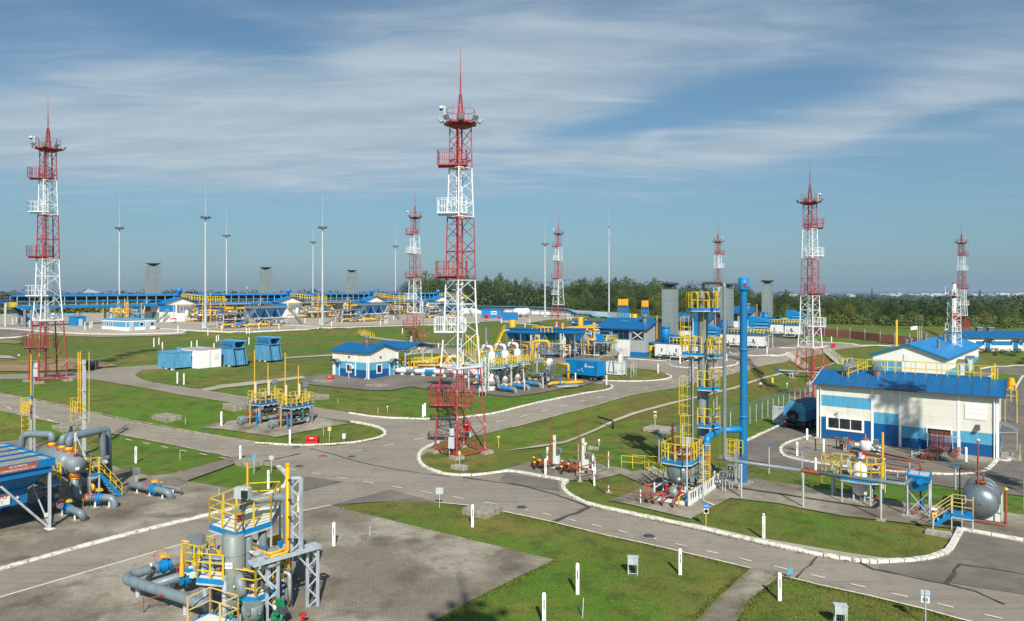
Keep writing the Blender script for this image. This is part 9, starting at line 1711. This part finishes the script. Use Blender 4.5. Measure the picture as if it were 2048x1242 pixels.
for px, py, lab in ((88, 652, 'pale blue pump box among the lawn at far left'), (108, 640, 'round white tank under the low cable bridge')): g = G(px, py); mb = MB('white'); mb.lathe([(.1, .2), (.9, .6), (1.1, 1.4), (.9, 2.2), (0, 2.6)], n=14) if px > 100 else mb.bb(-1, 1, -.6, .6, 0, 1.2); ob = obj('round_tank' if px > 100 else 'pump_box', mb); ob.location = g; tag(ob, lab if px > 100 else 'small white box on the lawn at far left', 'tank' if px > 100 else 'box')
# ---------------- right background buildings
D0 = 117.0; o = Vector(((1889.5-CXP)/FPX*D0, D0, -.6)); T = thing('gabled_store', 'white building with plain blue gable roof behind the big process building', 'building', o, radians(49)); LX, LY, EH, RH = 37, 11.0, 4.2, 6.3
mb = MB('white_clean'); mb.prism([(0, 0), (LY, 0), (LY, EH), (LY/2, RH-.1), (0, EH)], 0, LX, 'x'); obj('wall', mb, T); mb = MB('sky_blue'); mb.bb(-.05, -.003, LY*.58, LY-.1, .9, 3.2); mb.use('white_clean').bb(-.08, -.051, LY*.78, LY*.79, .9, 3.2); mb.use('deep_blue').bb(-.05, -.003, .1, LY-.1, .1, .85); mb.use('sky_blue').bb(.5, LX-.5, -.05, -.003, .3, 1.9); obj('panels', mb, T)
mb = MB('valve_blue'); gable_roof(mb, 0, LX, 0, LY, EH, RH, .5, 2, 'valve_blue'); mb.use('blue').bar((-.52, -.5, EH-.1), (-.52, LY/2, RH), .05, .25); mb.bar((-.52, LY+.5, EH-.1), (-.52, LY/2, RH), .05, .25); rf = obj('roof', mb, T)
for x, y, h in ((9, 2.4, 1.6), (13, 5.2, 1.3), (22, 3.6, 1.5), (24, 3.4, 1.3), (15, 8.8, 1.2), (20, 9, 1.2)): mb = MB('galv'); z = RH-abs(y-LY/2)*(RH-EH)/(LY/2); mb.tube((x, y, z-.2), (x, y, z+h), .28, n=12); mb.tube((x, y, z+h-.5), (x, y, z+h), .36, n=12); obj('vent', mb, rf)
mb = MB('white_clean'); mb.bb(-.12, -.02, 5.2, 6.1, 3.4, 4.6); obj('gable_hatch', mb, T)
for x in (12, 21): canopy(T, x, -.02, 2.7, 3.2, 1.3); mb = MB('white'); [mb.bar((x+q, -.8, 0), (x+q, -.8, 2.6), .2) for q in (-1.4, 0, 1.4)]; obj('canopy_posts', mb, T)
for k, px in enumerate((1800, 1812, 1838, 1850, 1872)): g = Vector(((px-CXP)/FPX*95, 95+k*.1, H((px-CXP)/FPX*95, 95)+1.1)); mb = MB('cream'); mb.bb(-.55, .55, -.35, .35, 0, 1.3); mb.use('black').lathe([(.36, -.36), (.36, -.37), (0, -.37)], (0, 0, .65), 'y', 14); mb.use('light_grey').bb(-.5, .5, -.3, .3, -1.2, 0); ob = obj('cooling_unit', mb); ob.location = g; tag(ob, f'{["leftmost", "second", "middle", "fourth", "rightmost"][k]} of the five cream cooling units between the two right buildings', 'cooling unit', 'cooling units behind the big building')
o = G(1933, 702); T = thing('long_low_building', 'long low white building with blue band and arched door canopies at right', 'building', o, radians(-3)); LX, LY, EH, RH = 32, 8, 3.1, 4.2; mb = MB('cream'); mb.prism([(0, 0), (LY, 0), (LY, EH), (LY/2, RH-.1), (0, EH)], 0, LX, 'x'); obj('wall', mb, T); mb = MB('blue'); mb.bb(2, LX, -.05, -.003, 1.3, 2.2); obj('band', mb, T); mb = MB('roof_blue'); gable_roof(mb, 0, LX, 0, LY, EH, RH, .5, 20); rf = obj('roof', mb, T)
for x in (5.5, 8): mb = MB('brick_red'); mb.bb(x-.5, x+.5, 4.5, 5.3, 3.8, 4.8); mb.use('sky_blue').bb(x-.65, x+.65, 4.3, 5.5, 4.8, 5.0); obj('chimney', mb, rf)
for x in (4.5, 10.4, 12.6): door(T, x, 0, 1.1, 2.2, 'blue'); canopy(T, x, -.03, 2.35, 1.8, 1.0)
g = at(1908, 136); T = thing('red_white_chimney', 'short red and white striped chimney inside a white guard frame', 'chimney', g, 0); h = CAMZ+15/FPX*136-g.z; mb = MB('chimney_paint'); mb.tube((0, 0, 0), (0, 0, h), .36, n=18); obj('shaft', mb, T); mb = MB('white'); mb.lattice((0, 0, 0), (0, 0, h-3.2), 1.9, 1.5, .1, .06, 1.0); obj('guard_frame', mb, T)
for z in (h-2.4, h-9.4): P_ = [(1.1*cos(a), 1.1*sin(a), z) for a in [radians(45*i+20) for i in range(8)]]; mb = MB('white'); mb.prism([(x, y) for x, y, _ in P_], z-.1, z); mb.rail(P_, 1.1, .5, .04, 2, True); mb.box((-1.6, 0, z+.3), (.5, .3, .2)); mb.tube((-1.7, 0, z), (-1.7, 0, z+1.6), .05); obj('platform', mb, T)
for k, px in enumerate((1835, 1839, 1843)): g = at(px, 140); mb = MB('light_grey'); mb.tube((0, 0, 0), (0, 0, 7.6), .09, .05, 8); T = thing('flag_pole', f'{["left", "middle", "right"][k]} white flag pole behind the gabled store', 'flag pole', g, 0); obj('pole', mb, T)
mb = MB('white'); mb.add([(-.05, 0, 7.5), (-.7, -.1, 7.45), (-1.3, .1, 7.3), (-1.3, .1, 6.6), (-.7, -.1, 6.75), (-.05, 0, 6.8)], [(0, 1, 4, 5), (1, 2, 3, 4)]); obj('flag', mb, bpy.data.objects['flag_pole'])
g = at(1793, 160); mb = MB('yellow'); mb.tube((0, 0, 0), (0, 0, 6.2), .28, .22, 12); ob = obj('yellow_pole', mb); ob.location = g; tag(ob, 'thick yellow pole in front of the wood at right', 'pole')
# pipe bridge and bank stairs beside the right lattice tower
o = G(1590, 756); T = thing('small_pipe_bridge', 'low blue grey pipe bridge leaving the bank at the right lattice tower', 'pipe bridge', o, 0); D = o.y; a = Vector(((1546-CXP)/FPX*D, D, CAMZ-(740-HZ)/FPX*D))-o; b = Vector(((1650-CXP)/FPX*D, D, CAMZ-(746-HZ)/FPX*D))-o; mb = MB('insul'); mb.tube(a, b, .22, n=12); mb.tube(a+Vector((0, .6, 0)), b+Vector((0, .6, 0)), .15, n=10); obj('pipe_run', mb, T); mb = MB('dark_grey'); mb.box(a, (1.6, 1.4, .9)); obj('outlet', mb, T)
for f in (.35, .8): p = a.lerp(b, f); mb = MB('light_grey'); mb.bar((p.x-.3, p.y, 0), (p.x-.2, p.y, p.z-.2), .12); mb.bar((p.x+.3, p.y, 0), (p.x+.2, p.y, p.z-.2), .12); mb.use('concrete').box((p.x, p.y, .05), (1.4, .8, .2)); obj('support', mb, T)
for (x0, y0), (x1, y1), lab in (((1576, 716), (1616, 742), 'cream railed stairs down the bank left of the right lattice tower'), ((1652, 704), (1680, 728), 'cream railed stairs down the bank right of the right lattice tower'), ((722, 667), (744, 676), 'short yellow railed stairs on the left yard bank')):
 a, b = G(x0, y0), G(x1, y1); T = thing('bank_stairs', lab, 'stairs', a, 0); d = b-a; d2 = Vector((d.x, d.y, 0)); q = Vector((-d.y, d.x, 0)).normalized()*.6; m_ = 'cream' if x0 > 1000 else 'yellow'
 for s in (-1, 1): mb = MB(m_); mb.rail([q*s, d+q*s], 1.1, 1.2, .045, 1); obj('railing', mb, T)
 mb = MB('concrete'); k = 12
 for i in range(k+1): p = d*(i/k); mb.box(p+Vector((0, 0, .02)), (d2.length/k*.95, 1.2, .2), atan2(d.y, d.x))
 obj('steps', mb, T)
for px, py, lab in ((1592, 722, 'red fire sign at the top of the left bank stairs'), (1666, 699, 'red fire sign on the far road corner')): small_post(px, py, 12, 'fire_sign', lab, 'sign', head=('red', .9, .9))
for k, (px, py, s) in enumerate(((1958, 706, 1.0), (1972, 705, .9), (1990, 706, 1.1), (2006, 707, .8), (2020, 712, 1.3), (2036, 705, .9), (2044, 728, 1.2), (1990, 711, .5))):
 g = G(px, py); r = random.Random(k); mb = MB('leaf'); crown(mb, r, [(0, 0, .5*s, .8*s), (.6*s, .1, .4*s, .6*s)], 220, .14, ['leaf', 'leaf_dark', 'leaf_olive'][k % 3], .6); ob = obj('shrub', mb); ob.location = g; tag(ob, ['round low shrub left of the first arched door', 'dark shrub under the first arched door', 'olive shrub before the long low building', 'green shrub right of the stone bed', 'dark large shrub at the lawn corner', 'olive shrub by the right arched doors', 'green large shrub at the right edge lawn', 'small dark shrub in the flower bed'][k], 'shrub', 'garden shrubs before the long low building')
# ---------------- tufts of longer grass and weeds in the near lawns and paving joints
def in_poly(x, y, P):
 c = False
 for (a, b), (d, e) in zip(P, P[1:]+P[:1]):
  if (b > y) != (e > y) and x < (d-a)*(y-b)/(e-b)+a: c = not c
 return c
def tufts(name, label, polys, n, h, mats, seed, edge=False):
 r = random.Random(seed); mb = MB(mats[0]); got = 0
 PW = [[tuple(G(*p)[:2]) for p in P] for P in polys]
 for k in range(n):
  P = PW[k % len(PW)]
  if edge:
   i = r.randrange(len(P)-1); a, b = P[i], P[i+1]; f = r.random(); x, y = a[0]+(b[0]-a[0])*f+r.gauss(0, .12), a[1]+(b[1]-a[1])*f+r.gauss(0, .12)
  else:
   x, y = r.uniform(min(p[0] for p in P), max(p[0] for p in P)), r.uniform(min(p[1] for p in P), max(p[1] for p in P))
   if not in_poly(x, y, P): continue
  z = H(x, y)+.02; hh = h*r.uniform(.4, 1.2); mb.use(r.choice(mats))
  for j in range(5): q = r.uniform(0, 6.3); w_ = .025; dx, dy = cos(q), sin(q); l = hh*r.uniform(.2, .9); ox, oy = r.gauss(0, .09), r.gauss(0, .09); mb.add([(x+ox-dy*w_, y+oy+dx*w_, z), (x+ox+dy*w_, y+oy-dx*w_, z), (x+ox+dx*l, y+oy+dy*l, z+hh)], [(0, 1, 2)])
 tag(obj(name, mb), label, 'grass', None, 'stuff')
for nm_, cols in (('blade', [(74, 96, 34), (92, 108, 44)]), ('dry_blade', [(128, 122, 70), (112, 106, 56)])): ground_mat(nm_, cols, [(2, .4, .6, .8)], bump=0)
L1 = [(665, 1012), (740, 1005), (869, 1008), (1009, 1027), (1287, 1090), (1412, 1119), (1500, 1140), (1440, 1193), (1390, 1250), (880, 1250), (1028, 1162), (1109, 1124), (800, 1049)]
L2 = [(1565, 1154), (1736, 1195), (1919, 1242), (1960, 1252), (1480, 1252), (1540, 1172)]; L3_ = [(1387, 1038), (1456, 1000), (1687, 1036), (1819, 1051), (1912, 1062), (1898, 1098), (1850, 1116), (1740, 1122), (1537, 1086), (1350, 1044)]
L4 = [(0, 830), (250, 876), (460, 918), (345, 946), (300, 951), (230, 933), (60, 880), (0, 883)]
tufts('lawn_tufts', 'short uneven tufts of mown grass in the near lawns', [L1, L1, L2, L3_, L4], 7000, .055, ('blade', 'blade', 'dry_blade'), 1)
tufts('edge_weeds', 'ragged grass growing over the edges of kerbs and paving', [[(661, 1013), (800, 1048), (1109, 1123), (1028, 1161), (940, 1206), (880, 1240)], [(869, 1008), (1009, 1027), (1287, 1090), (1503, 1141), (1562, 1155), (1736, 1196), (1919, 1243)], [(1178, 1013), (1350, 1050), (1537, 1092), (1696, 1123)], [(1503, 1140), (1440, 1195), (1395, 1242)], [(1562, 1152), (1500, 1200), (1470, 1240)], [(512, 889), (662, 892), (757, 879)], [(130, 901), (230, 936), (300, 954), (345, 948), (462, 917)]], 5000, .10, ('blade', 'dry_blade', 'blade'), 2, True)
tufts('paving_weeds', 'small weeds sprouting between the pavers', [[(661, 1014), (800, 1049), (1109, 1124), (1028, 1160), (860, 1248), (700, 1248), (700, 1060)]], 420, .07, ('blade',), 3)
# ---------------- haze: the air itself
mb = MB('grey'); mb.bb(-29500, 29500, -29500, 29500, -41, 64); hz = obj('haze', mb); hz['kind'] = 'stuff'; hm = bpy.data.materials.new('haze'); hm.use_nodes = True; t = hm.node_tree; t.nodes.clear(); ou = t.nodes.new('ShaderNodeOutputMaterial'); pv = t.nodes.new('ShaderNodeVolumePrincipled'); pv.inputs['Color'].default_value = (.62, .80, .98, 1); pv.inputs['Density'].default_value = 1.0e-4; pv.inputs['Anisotropy'].default_value = .2; t.links.new(pv.outputs[0], ou.inputs['Volume']); hz.data.materials.clear(); hz.data.materials.append(hm)
